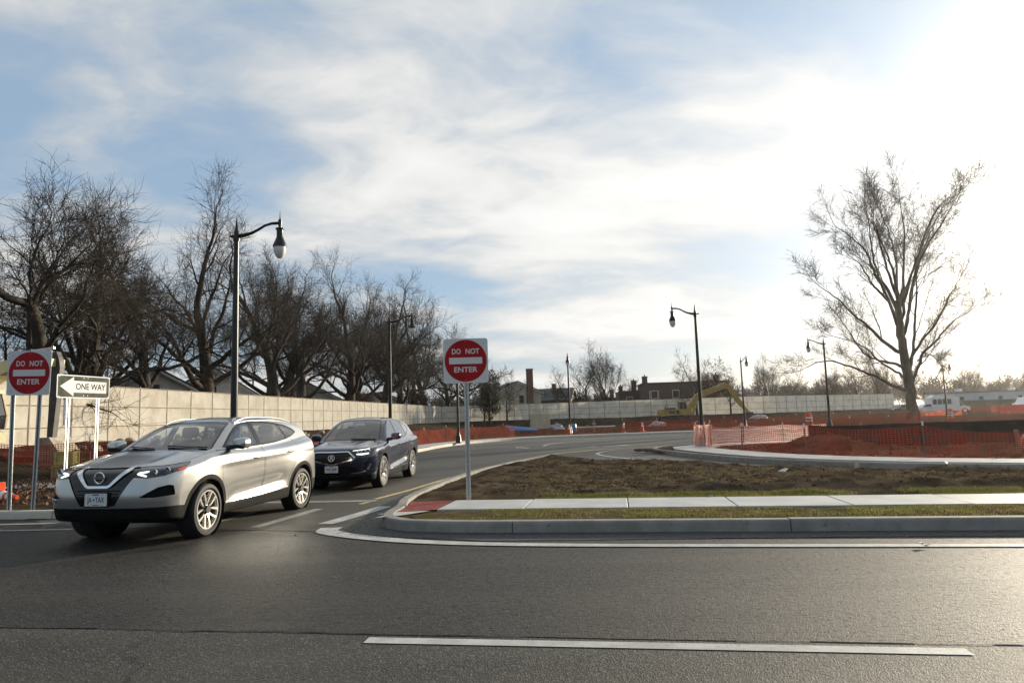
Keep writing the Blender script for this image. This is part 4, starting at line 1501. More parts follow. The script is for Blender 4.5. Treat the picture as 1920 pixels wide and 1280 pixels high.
def tree_object(gen, label, loc, rz=0.0, bark='bark', leaves=None, name='bare_tree', group=None):
    t = thing(name, label, 'tree', loc, rz, group)
    V, F = tubes_mesh(gen.big, gen.bigr, 9)
    mesh_obj('trunk', V, F, bark, t, True)
    V1, F1 = tubes_mesh(gen.med, gen.medr, 5)
    V2, F2 = tubes_mesh(gen.tw, gen.twr, 3)
    V3, F3 = tubes_mesh(list(gen.fine[0]), list(gen.fine[1]), 3)
    mesh_obj('crown', np.concatenate([V1, V2, V3]), np.concatenate([F1, F2 + len(V1), F3 + len(V1) + len(V2)]), 'twig' if bark == 'bark' else bark, t, True)
    if leaves:
        zmin, zmax, frac, per, mat, size = leaves
        E = [e for e in gen.ends if zmin < e[2] < zmax and gen.rn.random() < frac]
        if E:
            V, F = leaf_mesh(E, gen.rn, per, size, .16)
            tag(mesh_obj('dead_leaves', V, F, mat, t), kind='stuff')
    return t


def auto_tree(seed, H, r0, spec):
    gt = TreeGen(seed, H, r0, spec)
    gt.branch(np.zeros(3), unit(np.array([gt.rn.normal(0, .05), gt.rn.normal(0, .05), 1.0])), H * spec.get('trunk', .42), r0, 0)
    # normalise height
    zt = max(max(p[-1][2] for p in gt.tw), 1e-3)
    k = H / np.percentile([p[-1][2] for p in gt.tw], 99.7)
    for arr in (gt.big, gt.med, gt.tw):
        for i in range(len(arr)):
            arr[i] = arr[i] * k
    gt.ends = [e * k for e in gt.ends]
    add_twigs(gt)
    return gt


def guided_tree(seed, limbs, spec, H):
    """limbs: list of (points, r0, r1, level)"""
    gt = TreeGen(seed, H, .5, spec)
    for pts, ra, rb, lvl in limbs:
        P = spline(pts, 4)
        n = len(P) - 1
        P[1:-1] += gt.rn.normal(0, .04, (n - 1, 3))
        D = [unit(v) for v in np.gradient(P, axis=0)]
        rr = np.linspace(ra, rb, n + 1)
        if lvl == 0:
            rr[0] *= 1.4
            rr[1] *= 1.15
        gt.store(P, rr, lvl)
        L = np.linalg.norm(np.diff(P, axis=0), axis=1).sum()
        if lvl > 0:
            gt.kids(list(P), D, list(rr), L, lvl)
    add_twigs(gt)
    return gt


# the big tree on the right, 60 m away
def limb2d(pts, sc_, ox, oz, bend, rn):
    out = []
    n = len(pts)
    for i, (zx, zy) in enumerate(pts):
        out.append(((zx - ox) * sc_ * .86 + .045 * (oz - zy) * sc_, bend * (i / (n - 1)) ** 1.2 * n * .9, (oz - zy) * sc_))
    return out


s_ = .0174
rn_ = np.random.default_rng(5)
RT_L = [
    ([(655, 1262), (648, 1120), (628, 1000), (612, 850), (602, 740), (598, 640)], .60, .30, 0),
    ([(642, 1115), (560, 1080), (490, 1035), (430, 1000), (340, 960), (230, 930), (150, 960)], .25, .07, 1),
    ([(625, 1010), (560, 975), (450, 960), (330, 930), (230, 850), (170, 800)], .22, .06, 1),
    ([(620, 930), (540, 870), (440, 770), (370, 700), (300, 610), (190, 520)], .26, .06, 1),
    ([(606, 800), (530, 650), (450, 585), (400, 540), (330, 460), (250, 410)], .22, .05, 1),
    ([(602, 720), (545, 580), (480, 500), (440, 380), (350, 280), (260, 210)], .24, .05, 1),
    ([(599, 650), (545, 520), (500, 430), (450, 300), (400, 160)], .20, .05, 1),
    ([(598, 640), (596, 500), (580, 400), (530, 250), (520, 150)], .22, .05, 1),
    ([(600, 700), (632, 520), (640, 300), (612, 90)], .22, .05, 1),
    ([(612, 850), (655, 750), (690, 600), (750, 450), (840, 290), (890, 220)], .25, .05, 1),
    ([(605, 760), (650, 560), (700, 370), (770, 190), (850, 140)], .20, .05, 1),
    ([(640, 1040), (690, 900), (735, 740), (780, 560), (800, 430), (850, 350)], .22, .05, 1),
    ([(655, 1075), (685, 1010), (720, 920), (790, 855), (870, 770), (950, 725)], .24, .05, 1),
    ([(700, 960), (760, 935), (830, 935), (900, 970)], .12, .04, 1),
    ([(600, 690), (660, 520), (730, 380), (800, 260), (830, 180)], .18, .05, 1),
    ([(612, 860), (680, 700), (760, 520), (840, 400), (900, 330)], .20, .05, 1),
    ([(604, 780), (500, 600), (420, 450), (370, 330), (330, 230)], .20, .05, 1),
    ([(598, 640), (612, 450), (600, 280), (565, 140)], .18, .05, 1),
    ([(628, 1000), (700, 880), (790, 760), (850, 640), (890, 560)], .20, .05, 1),
    ([(640, 1060), (580, 1010), (520, 960), (450, 880), (380, 830), (290, 800)], .18, .05, 1),
]
limbs = []
for k, (pts, ra, rb, lv) in enumerate(RT_L):
    bend = 0 if lv == 0 else (1 if k % 2 else -1) * rn_.uniform(.15, .75)
    limbs.append((limb2d(pts, s_, 655, 1262, bend, rn_), ra * .80 if lv == 0 else ra * .72, rb * .5 if lv else rb * .9, lv))
BIGSPEC = dict(OAK, levels=4, n=(0, 6, 5, 4), t0=(.3, .22, .15, .1), ang=(40, 26, 30, 34), len=(0, .34, .52, .55), rad=(.5, .42, .48, .55), up=(.02, .09, .07, .05, .03), wob=(.04, .08, .12, .14, .15), rmin=.012, fall=.5, twn=1.3, twl=(.5, 1.3), twr=.0125, tw2=2)
gt = guided_tree(3, limbs, BIGSPEC, 23)
tree_object(gt, 'huge solitary bare tree with tall oval crown against the bright sky', (35.6, 61.5, .1), 0, 'bark_pale')

# big oaks behind the sunlit fence
left_specs = [
    # seed, H, r, spec, x, y, rz, leaves, label
    (11, 11.2, .42, SPREAD, -19.6, 27.5, 0.3, (2.6, 5.0, .12, 3, 'dead_leaf', .05), 'leaning bare tree with tallest top branches at the far left'),
    (12, 13.6, .46, SPREAD, -20.3, 33.5, 1.2, (2.2, 4.5, .25, 3, 'dead_leaf', .05), 'bare oak with a broken upright stub behind the ONE WAY sign'),
    (13, 17.0, .60, OAK, -19.6, 44.0, 2.6, (2.4, 4.5, .12, 3, 'dead_leaf', .05), 'bare oak just left of the tall lamp, behind the sunlit fence'),
    (14, 17.0, .60, OAK, -18.2, 53.0, 4.0, None, 'bare oak just right of the tall lamp, behind the sunlit fence'),
]
gens = []
for (sd_, H, r_, sp_, x_, y_, rz_, lv_, lb) in left_specs:
    gt = auto_tree(sd_, H, r_, sp_)
    gens.append(tree_object(gt, lb, (x_, y_, .7), rz_, 'bark', lv_, group='bare oaks behind the sunlit fence'))
more = [
    (2, -16.6, 68, 1.0, 1.03, 'bare oak above the dark blue car, behind the fence'),
    (3, -15.6, 80, 2.2, 1.10, 'broad bare oak directly left of the second lamp'),
    (1, -15.5, 92, 3.6, 1.25, 'bare oak directly right of the second lamp'),
    (3, -13.6, 108, 5.2, 1.12, 'bare oak seen to the left of the single-post DO NOT ENTER sign'),
    (2, -8.2, 114, .4, .95, 'bare oak hidden mostly behind the single-post DO NOT ENTER sign'),
    (2, -27, 33, 3.0, .66, 'bare tree with thin trunk behind the left DO NOT ENTER sign'),
    (2, -25, 70, 5.6, 1.05, 'bare tree second row right of the tall lamp'),
    (2, -24.5, 39, 4.9, .84, 'bare tree set back between the ONE WAY sign and tall lamp'),
    (3, -22.5, 66, 2.5, 1.02, 'bare tree set back between the two left street lamps'),
    (1, -21.5, 40, 2.9, 1.0, 'bare tree between the oak stub and the tall lamp oak'),
    (3, -19.0, 61, 3.3, .92, 'bare tree third to the right of the tall lamp'),
    (2, -17.0, 76, 4.4, .98, 'bare tree fourth to the right of the tall lamp'),
    (3, -15.8, 86, .2, 1.02, 'bare tree right behind the second lamp pole'),
    (1, -14.2, 100, 2.0, 1.2, 'bare tree two trees right of the second lamp'),
    (2, -11.0, 118, 3.1, .95, 'bare tree just left of the single-post sign, farthest'),
]
for (gi, x_, y_, rz_, sc2, lb) in more:
    copy_tree(gens[gi], None, (x_, y_, .7), rz_, lb, sc2)
for gi in range(4):
    pass

# shrubs with brown leaves and an evergreen along the fence
def shrub(label, loc, H, seed, mat, per=4, frac=1.0, size=.07, spec=None, name='shrub', bark='bark'):
    sp_ = dict(SMALL, n=(8, 7, 6), t0=(.08, .15, .1), limb=.6, ang=(38, 40, 42))
    gt = auto_tree(seed, H, .06 * H / 3, spec or sp_)
    t = thing(name, label, 'shrub', loc, seed * 1.3)
    V, F = tubes_mesh(gt.big + gt.med + gt.tw, [np.asarray(r) for r in gt.bigr + gt.medr + gt.twr], 4)
    mesh_obj('stem', V, F, bark, t, True)
    V, F = tubes_mesh(list(gt.fine[0]), list(gt.fine[1]), 3)
    mesh_obj('twigs', V, F, 'twig', t, True)
    E = [e for e in gt.ends if gt.rn.random() < frac]
    V, F = leaf_mesh(E, gt.rn, per, size, .14)
    tag(mesh_obj('foliage', V, F, mat, t), kind='stuff')
    return t


sb = shrub('rust brown leafy shrub at the far left behind the DO NOT ENTER sign', (-22.5, 24.5, .7), 5.2, 31, 'dead_leaf', 5)
for (x_, y_, sc2, rz_, lb) in ((-20.2, 60, .85, 1, 'rusty leaved shrub behind the fence left of the second lamp'), (-17.2, 74, 1.0, 3, 'rusty leaved shrub behind the fence near the second lamp'),
                               (-14.5, 97, 1.3, 2, 'rusty leaved shrub at the corner of the fences'), (-24, 38, .7, 4, 'low rusty shrub behind the fence below the oak stub'), (31, 104, 1.6, 5, 'reddish leafy tree behind the excavator boom')):
    copy_tree(sb, None, (x_, y_, .7), rz_, lb, sc2)
ev = shrub('dark evergreen bush left of the cream house', (-4.5, 103, .7), 7.5, 33, 'evergreen', 10, 1.0, .16)
copy_tree(ev, None, (2.2, 140, .7), 2.0, 'dark evergreen beyond the roofs right of the cream house', .95)

# trees in the middle distance
gm = auto_tree(41, 12.5, .28, VASE)
mid = tree_object(gm, 'bushy bare tree with many upright stems behind the back fence', (15.2, 112, .7), .5, 'bark', name='bare_tree')
gk = auto_tree(42, 9.0, .20, dict(SPREAD, levels=3, n=(5, 7, 7), rmin=.016, twn=1.4, twl=(.35, 1.0), twr=.009))
crook = tree_object(gk, 'small crooked bare tree in front of the back fence by the cream house', (-3.3, 92, .55), 1.0, 'bark')
copies = [
    (gens[1], 8.5, 109, .62, 2.2, 'forked bare tree left of the bushy upright one behind the fence'),
    (crook, 11.5, 108, 1.25, 4.4, 'dark crooked bare tree between forked and bushy trees'),
    (crook, 25.0, 94.0, 1.05, .4, 'many-stemmed bare tree standing behind the excavator cab'),
    (crook, 30.0, 95.0, .72, 2.4, 'small bare tree under the excavator boom'),
    (mid, 47.5, 128, .86, 1.4, 'rounded bare tree right of the end-on lamp'),
    (crook, 53, 130, 1.0, 3.0, 'low bare tree right of the rounded one'),
    (mid, 58, 126, .70, 4.0, 'bare tree left of the far lamp with arm to the left'),
    (crook, 61, 122, 1.05, 5.0, 'bare tree right behind the lamp with arm to the left'),
    (mid, 67, 125, .80, .7, 'bare tree seen through the lower left limbs of the huge tree'),
    (crook, 72, 124, 1.1, 1.9, 'bare tree just left of the huge trunk'),
    (mid, 92, 172, .85, 2.7, 'hazy bare tree just right of the huge trunk'),
    (mid, 103, 178, .90, 5.1, 'hazy bare tree above the white shuttle bus'),
    (crook, 112, 172, 1.3, 2.1, 'hazy low bare tree above the left end of the trailer'),
    (mid, 120, 180, .95, 3.3, 'hazy bare tree above the middle of the trailer'),
    (gens[2], 134, 188, .62, 1.0, 'hazy bare tree above the right end of the trailer'),
    (mid, 142, 186, 1.0, .2, 'hazy bare tree second from the right edge'),
    (gens[3], 150, 190, .75, 4.0, 'hazy bare tree at the right edge of the view'),
    (crook, 84, 168, 1.2, 3.7, 'hazy bare tree directly behind the huge trunk'),
    (mid, 2.5, 150, .7, 2.0, 'distant bare tree above the dark roofs'),
    (crook, -1.0, 99, .8, 3.0, 'thin bare tree leaning over the cream house chimney'),
    (crook, 20.0, 118, .9, 2.0, 'low bare tree right of the bushy upright one'),
]
for (src, x_, y_, sc2, rz_, lb) in copies:
    copy_tree(src, None, (x_, y_, .6 if y_ < 130 else .3), rz_, lb, sc2)
# far wood along the horizon
rw = np.random.default_rng(77)
wood_P, wood_R = [], []
for i in range(620):
    x_ = rw.uniform(-30, 270)
    y_ = rw.uniform(215, 290)
    H = rw.uniform(7, 14)
    p0 = np.array([x_, y_, .3])
    top = p0 + np.array([rw.normal(0, .6), 0, H * .6])
    wood_P.append(np.array([p0, (p0 + top) / 2, top]))
    wood_R.append(np.array([.16, .12, .08]))
    for j in range(16):
        q = p0 + (top - p0) * rw.uniform(.4, 1.0)
        d = unit(np.array([rw.normal(0, .8), rw.normal(0, .5), rw.uniform(.4, 1.2)]))
        e = q + d * rw.uniform(2.0, 5.0)
        m_ = (q + e) / 2 + rw.normal(0, .2, 3)
        wood_P.append(np.array([q, m_, e]))
        wood_R.append(np.array([.10, .07, .05]))
        for l in range(4):
            e2 = m_ + unit(np.array([rw.normal(0, .8), rw.normal(0, .5), rw.uniform(.2, 1.2)])) * rw.uniform(.8, 1.8)
            wood_P.append(np.array([m_, (m_ + e2) / 2, e2]))
            wood_R.append(np.array([.055, .05, .035]))
V, F = tubes_mesh(wood_P, wood_R, 3)
tag(mesh_obj('far_wood', V, F, 'twig'), 'distant belt of small bare trees along the horizon', 'wood', kind='stuff')


# ------------------------------------------------------------------ houses
def gable_house(label, loc, rz, w_, d_, hw, hr, wall, roof, chim=None, windows=(), name='house', trim='house_white'):
    """gable end faces local -y; ridge along y"""
    t = thing(name, label, 'house', loc, rz)
    MB().prism([(-w_ / 2, -.5), (w_ / 2, -.5), (w_ / 2, hw), (0, hw + hr - .05), (-w_ / 2, hw)], -d_ / 2, d_ / 2).obj('wall', wall, t)
    rf = None
    for sg in (-1, 1):
        ov = .35
        a_ = math.atan2(hr, w_ / 2)
        x1, z1 = sg * (w_ / 2 + ov), hw - ov * math.tan(a_)
        poly = [(0, hw + hr), (x1, z1), (x1, z1 + .14), (0, hw + hr + .17)]
        o = MB().prism(poly, -d_ / 2 - ov, d_ / 2 + ov).obj('roof', roof, t)
        rf = rf or o
        MB().prism([(0, hw + hr - .16), (x1, z1 - .16), (x1, z1 - .002), (0, hw + hr - .002)], -d_ / 2 - ov - .03, -d_ / 2 - ov + .04).obj('bargeboard', trim, t)
    if chim:
        for (cx, cy, cw, ch, cm) in chim:
            c_ = MB().box((cx, cy, ch / 2), (cw, cw, ch), bev=.02).obj('chimney', cm, t)
            MB().box((cx, cy, ch + .04), (cw + .12, cw + .12, .14)).obj('chimney_cap', 'brick_dark', c_)
    for (wx, wz, ww, wh) in windows:
        f_ = MB().box((wx, -d_ / 2 - .02, wz), (ww + .16, .08, wh + .16)).obj('window', trim, t)
        MB().box((wx, -d_ / 2 - .05, wz), (ww, .05, wh)).obj('pane', 'window_dark', f_)
    return t


gable_house('dark roofed house with white gable above the fence, left of the tall lamp', (-27.5, 50.5, .7), R(38), 7, 9, 2.9, 1.9, 'house_white', 'roof_dark', windows=[(0, 3.3, .7, .8)])
gable_house('slate roofed house behind oaks, left of the tall lamp', (-27, 62, .7), R(20), 8, 10, 3.0, 2.6, 'house_white', 'roof_slate', windows=[(0, 3.6, .7, .9)])
gable_house('low dark roofed house above the fence, left of the second lamp', (-24.5, 76, .7), R(35), 8, 10, 2.9, 1.9, 'house_white', 'roof_dark', windows=[(0, 3.2, .7, .8)])
gable_house('dark roofed house above the fence, nearest the fence corner', (-20.5, 96, .7), R(35), 9, 10, 2.6, 1.9, 'house_white', 'roof_dark')
gable_house('cream gabled house with a tall brick chimney behind the fence', (-.4, 118, .6), R(14), 8.0, 9, 4.9, 1.7, 'house_cream', 'roof_dark', chim=[(2.0, -4.95, .95, 8.6, 'brick_red')], windows=[(.6, 3.7, .8, 1.3), (-1.5, 6.0, .5, .8)])
gable_house('dark low roofed house just right of the cream one', (6.6, 122, .6), R(75), 7, 8, 3.6, 1.9, 'brick_dark', 'roof_slate', chim=[(-1.5, -1, .7, 6.3, 'brick_dark')])


def row_house(label, loc, rz, w_, d_, h_, chims, wall='brick_dark', name='row_house', pipes=(), nwin=2):
    t = thing(name, label, 'house', loc, rz)
    MB().box((0, 0, h_ / 2 - .3), (w_, d_, h_ + .6)).obj('wall', wall, t)
    MB().prism([(-w_ / 2 - .15, h_), (w_ / 2 + .15, h_), (w_ / 2 + .1, h_ + .22), (-w_ / 2 - .1, h_ + .22)], -d_ / 2 - .15, d_ / 2 + .15).obj('roof', 'roof_dark', t)
    for (cx, ch, cw) in chims:
        c_ = MB().box((cx, 0, h_ + ch / 2), (cw, cw * 1.2, ch), bev=.02).obj('chimney', wall, t)
        MB().box((cx, 0, h_ + ch + .05), (cw + .14, cw * 1.2 + .14, .14)).obj('chimney_cap', 'brick_dark', c_)
        MB().lathe([(.12, h_ + ch + .1), (.10, h_ + ch + .45), (.0005, h_ + ch + .45)], 8, (cx, 0, 0)).obj('chimney_pot', 'brick_red', c_)
    for i in range(nwin):
        wx = -w_ / 2 + w_ * (i + .5) / nwin
        f_ = MB().box((wx, -d_ / 2 - .02, h_ * .68), (1.1, .08, 1.3)).obj('window', 'house_white', t)
        MB().box((wx, -d_ / 2 - .05, h_ * .68), (.95, .05, 1.12)).obj('pane', 'window_dark', f_)
    for px_ in pipes:
        MB().tube([(px_, -d_ / 2 - .08, 0), (px_, -d_ / 2 - .08, h_ * .8)], .05, 6).obj('downpipe', 'house_white', t)
    return t


row_house('dark brick row house with flat roof behind the excavator boom', (27.8, 113, .6), R(-4), 13.5, 8, 5.4, [(-6.0, 1.3, .8), (5.6, 1.2, .8)], pipes=(-5.8, -4.4), nwin=4)
row_house('dark brick row house one step lower with twin chimneys', (19.9, 120, .6), R(-4), 3.4, 8, 4.4, [(-1.1, 1.1, .7), (1.2, 2.0, .8)], nwin=1)
row_house('low dark row house with a pale chimney stack', (18.0, 130, .6), R(-4), 3.0, 8, 3.6, [(-1.0, 1.2, .7), (.6, 1.7, .75)], nwin=1)
row_house('lowest dark row house at the left end of the row', (17.0, 146, .6), R(-4), 3.0, 8, 3.4, [(-1.1, .9, .6), (.4, 1.3, .6)], nwin=1)
row_house('dark low roofed building with twin chimneys right of the cream house', (10.4, 126, .6), R(-4), 3.6, 8, 3.6, [(-1.2, 1.6, .8), (1.4, .7, .8)], wall='brick_red', nwin=1)


# ------------------------------------------------------------------ cars (implicit body, meshed, cut into panels)
def smax(a, b, k):
    h = np.clip(0.5 + 0.5 * (a - b) / k, 0, 1)
    return b * (1 - h) + a * h + k * h * (1 - h)


def smin(a, b, k):
    return -smax(-a, -b, k)


def gss(x, c, s):
    return np.exp(-((x - c) / s) ** 2)


def sstep(x, a, b):
    t = np.clip((x - a) / (b - a), 0, 1)
    return t * t * (3 - 2 * t)


def surface_nets(Ff, lo, hi, h):
    ax = [np.arange(lo[k], hi[k] + h, h) for k in range(3)]
    Xg, Yg, Zg = np.meshgrid(*ax, indexing='ij')
    val = Ff(Xg, Yg, Zg)
    s = val < 0
    n = val.shape
    c = np.zeros((n[0] - 1, n[1] - 1, n[2] - 1), int)
    for i in (0, 1):
        for j in (0, 1):
            for k in (0, 1):
                c += s[i:n[0] - 1 + i, j:n[1] - 1 + j, k:n[2] - 1 + k]
    act = (c > 0) & (c < 8)
    idx = -np.ones(c.shape, int)
    idx[act] = np.arange(act.sum())
    ii, jj, kk = np.nonzero(act)
    V = np.stack([ax[0][ii] + h / 2, ax[1][jj] + h / 2, ax[2][kk] + h / 2], 1)
    Q = []
    for axis in range(3):
        sl0 = [slice(None)] * 3
        sl1 = [slice(None)] * 3
        sl0[axis] = slice(0, n[axis] - 1)
        sl1[axis] = slice(1, n[axis])
        a, b = s[tuple(sl0)], s[tuple(sl1)]
        ch = a != b
        p, q, r = np.nonzero(ch)
        u, v = (axis + 1) % 3, (axis + 2) % 3
        P = np.stack([p, q, r], 1)
        ok = (P[:, u] > 0) & (P[:, v] > 0) & (P[:, u] < n[u] - 1) & (P[:, v] < n[v] - 1)
        P = P[ok]
        fl = a[tuple(P.T)]
        du = np.zeros(3, int)
        dv = np.zeros(3, int)
        du[u] = 1
        dv[v] = 1
        g0 = idx[tuple((P - du - dv).T)]
        g1 = idx[tuple((P - dv).T)]
        g2 = idx[tuple(P.T)]
        g3 = idx[tuple((P - du).T)]
        quad = np.stack([g0, g1, g2, g3], 1)
        quad[~fl] = quad[~fl][:, ::-1]
        Q.append(quad)
    Q = np.concatenate(Q)
    T = np.concatenate([Q[:, [0, 1, 2]], Q[:, [0, 2, 3]]])
    return V, T


def grad(Ff, V, e=2e-3):
    x, y, z = V.T
    g_ = np.stack([Ff(x + e, y, z) - Ff(x - e, y, z), Ff(x, y + e, z) - Ff(x, y - e, z), Ff(x, y, z + e) - Ff(x, y, z - e)], 1) / (2 * e)
    return g_


def project(Ff, V, it=4, lim=0.03):
    V = V.copy()
    for _ in range(it):
        f = Ff(*V.T)
        g_ = grad(Ff, V)
        st = f[:, None] * g_ / (np.sum(g_ * g_, 1)[:, None] + 1e-6)
        l = np.linalg.norm(st, axis=1)[:, None]
        st *= np.minimum(1, lim / (l + 1e-9))
        V -= st
    return V


def ray_hit(Ff, o, d, tmax=1.6, n=160):
    """first surface crossing from outside along d for many origins"""
    o = np.asarray(o, float)
    d = np.asarray(d, float)
    t = np.linspace(0, tmax, n)
    P = o[:, None, :] + t[None, :, None] * d[None, None, :]
    f = Ff(P[..., 0], P[..., 1], P[..., 2])
    neg = f < 0
    k = np.argmax(neg, 1)
    k = np.where(neg.any(1), np.maximum(k, 1), n - 1)
    ar = np.arange(len(o))
    f0, f1 = f[ar, k - 1], f[ar, k]
    tt = t[k - 1] + (t[k] - t[k - 1]) * np.clip(f0 / (f0 - f1 + 1e-9), 0, 1)
    return o + tt[:, None] * d


class Car:
    def __init__(s, Ff, L, root, h=0.0225):
        s.F = Ff
        s.root = root
        V, T = surface_nets(Ff, (-.08, -h * 2.5, .12), (L + .08, 1.08, 1.80), h)
        V = project(Ff, V, 5, h)
        V, T = cut_mesh(V, T, V[:, 1])
        T = T[V[T].mean(1)[:, 1] > 0]
        s.V, s.T, _ = compact(V, T)
        s.V = s.V.copy()

    def cut(s, phi):
        s.V, s.T = cut_mesh(s.V, s.T, phi(*s.V.T))

    def finish(s):
        s.V = np.where(s.V[:, 1:2] < 1e-5, s.V, s.V)
        s.N = grad(s.F, s.V, 3e-3)
        s.N /= np.linalg.norm(s.N, axis=1)[:, None] + 1e-9
        c = s.V[s.T].mean(1)
        s.c = c
        s.free = np.ones(len(s.T), bool)

    def take(s, mask):
        m = mask & s.free
        s.free &= ~m
        return m

    def part(s, name, mask, mat, sides='both', inset=0.0, parent=None, rev=False, lining=False):
        T = s.T[mask]
        if not len(T):
            return None
        V, T, u = compact(s.V, T)
        N = s.N[u]
        V = V - N * inset
        mir = np.array([1, -1, 1])
        pr = parent if parent is not None else s.root
        if rev:
            T = T[:, ::-1]
            N = -N
        res = []
        if sides == 'both':
            # weld across the centre line
            n = len(V)
            cl = np.abs(V[:, 1]) < 2e-4
            mapi = np.where(cl, np.arange(n), 0)
            nc = np.nonzero(~cl)[0]
            mapi[nc] = n + np.arange(len(nc))
            Nn = N.copy()
            Nn[cl, 1] = 0
            V2 = np.concatenate([V, V[nc] * mir])
            N2 = np.concatenate([Nn, N[nc] * mir])
            T2 = np.concatenate([T, mapi[T][:, ::-1]])
            return mesh_obj(name, V2, T2, mat, pr, True, N2)
        res.append(mesh_obj(name, V * mir, T[:, ::-1], mat, pr, True, N * mir))
        pr2 = parent if parent is not None else s.root
        res.append(mesh_obj(name, V, T, mat, pr2, True, N))
        return res


def strip_on(car, pts, width, thick, mat, name, proj, parent=None, sides=(1,), n=10, widths=None, lift=0.0):
    """raised strip that follows the body; pts in the projected plane ('front': (y,z), 'side': (x,z))"""
    P = resample(np.array(pts, float), max(.01, np.linalg.norm(np.diff(np.array(pts), axis=0), axis=1).sum() / (n * (len(pts) - 1))))
    if widths is None:
        wd = np.full(len(P), width)
    else:
        wd = np.interp(np.linspace(0, 1, len(P)), np.linspace(0, 1, len(widths)), widths)
    t = np.gradient(P, axis=0)
    t /= np.linalg.norm(t, axis=1)[:, None] + 1e-9
    nr = np.stack([-t[:, 1], t[:, 0]], 1)
    rows = [P + nr * (wd[:, None] / 2), P - nr * (wd[:, None] / 2)]
    O = []
    for r_ in rows:
        if proj == 'front':
            o = np.stack([np.full(len(r_), -.3), r_[:, 0], r_[:, 1]], 1)
            hit = ray_hit(car.F, o, (1, 0, 0), 2.4, 260)
        else:
            o = np.stack([r_[:, 0], np.full(len(r_), 1.3), r_[:, 1]], 1)
            hit = ray_hit(car.F, o, (0, -1, 0), 1.2, 220)
        nm = grad(car.F, hit)
        nm /= np.linalg.norm(nm, axis=1)[:, None] + 1e-9
        O.append((hit + nm * lift, hit + nm * (thick + lift)))
    n_ = len(P)
    V = np.concatenate([O[0][0], O[0][1], O[1][1], O[1][0]])
    F = []
    for k in range(4):
        k2 = (k + 1) % 4
        for i in range(n_ - 1):
            F.append((k * n_ + i, k * n_ + i + 1, k2 * n_ + i + 1, k2 * n_ + i))
    F.append((0, n_, 2 * n_, 3 * n_))
    F.append((n_ - 1, 4 * n_ - 1, 3 * n_ - 1, 2 * n_ - 1))
    res = []
    for sg in sides:
        mb = MB()
        mb.add((V * np.array([1, sg, 1])).tolist(), F)
        res.append(mb.obj(name, mat, parent if parent is not None else car.root, smooth=True))
    return res


def wheel(root, x, y, zc, R_t, w_, R_rim, style, side):
    """side: +1 outer face towards +y"""
    k = 40
    hub = MB().lathe([(.0005, .10), (.05, .10), (.07, .02), (R_rim * .78, .0), (R_rim * .78, -.03), (.0005, -.03)], 24, (0, 0, 0), 'y').obj('wheel', 'alloy_dark', root, smooth=True)
    hub.location = (x, y, zc)
    if side < 0:
        hub.rotation_euler = (0, 0, math.pi)
    o = w_ / 2
    prof = [(R_rim + .004, -o * .80), (R_rim + .03, -o * .95), (R_t - .06, -o), (R_t - .02, -o * .93), (R_t - .004, -o * .75), (R_t, -o * .4), (R_t, o * .4), (R_t - .004, o * .75), (R_t - .02, o * .93),
            (R_t - .06, o), (R_rim + .03, o * .95), (R_rim + .004, o * .80), (R_rim - .01, o * .6), (R_rim - .01, -o * .6)]
    MB().lathe(prof, k, (0, 0, 0), 'y', closed=True).obj('tyre', 'tyre', hub, smooth=True)
    rim = MB().lathe([(R_rim + .006, o * .78), (R_rim + .004, o * .88), (R_rim - .012, o * .88), (R_rim - .022, o * .6), (R_rim - .03, -.02), (R_rim - .03, -o * .7), (R_rim - .012, -o * .75), (R_rim - .012, o * .5)], k, (0, 0, 0), 'y', closed=True).obj('rim', 'alloy', hub, smooth=True)
    yo = o * .90
    n = 5
    for i in range(n):
        a0 = 2 * math.pi * i / n + math.pi / 2
        for s_ in (-1, 1):
            pts_in = a0 + s_ * .16
            pts_out = a0 + s_ * (.40 if style == 0 else .30)
            if style == 1:
                pts_in = a0 + s_ * .10
            v = []
            for (r_, an, hw, yy) in ((.035, pts_in, .010, yo - .03), (R_rim * .45, (pts_in * .62 + pts_out * .38), .0125, yo - .012), (R_rim * .75, pts_in * .25 + pts_out * .75, .0155, yo - .004), (R_rim - .010, pts_out, .020, yo)):
                cx, cz = r_ * math.cos(an), r_ * math.sin(an)
                tx, tz_ = -math.sin(an), math.cos(an)
                for (q, dy) in ((-1, 0), (1, 0), (1.25, -.035), (-1.25, -.035)):
                    v.append((cx + tx * hw * q, yy + dy, cz + tz_ * hw * q))
            f = []
            for L0 in range(3):
                for j in range(4):
                    j2 = (j + 1) % 4
                    f.append((L0 * 4 + j, L0 * 4 + j2, L0 * 4 + 4 + j2, L0 * 4 + 4 + j))
            f += [(3, 2, 1, 0), (12, 13, 14, 15)]
            MB().add(v, f).obj('spoke', 'alloy', hub)
    MB().lathe([(.0005, yo - .012), (.026, yo - .014), (.030, yo - .02), (.040, yo - .035), (.044, yo - .06)], 18, (0, 0, 0), 'y').obj('hub_cap', 'alloy', hub, smooth=True)
    for i in range(5):
        an = 2 * math.pi * i / 5
        MB().lathe([(.0005, yo - .022), (.006, yo - .023), (.007, yo - .045)], 6, (.056 * math.cos(an), 0, .056 * math.sin(an)), 'y').obj('lug_nut', 'alloy_dark', hub)
    return hub


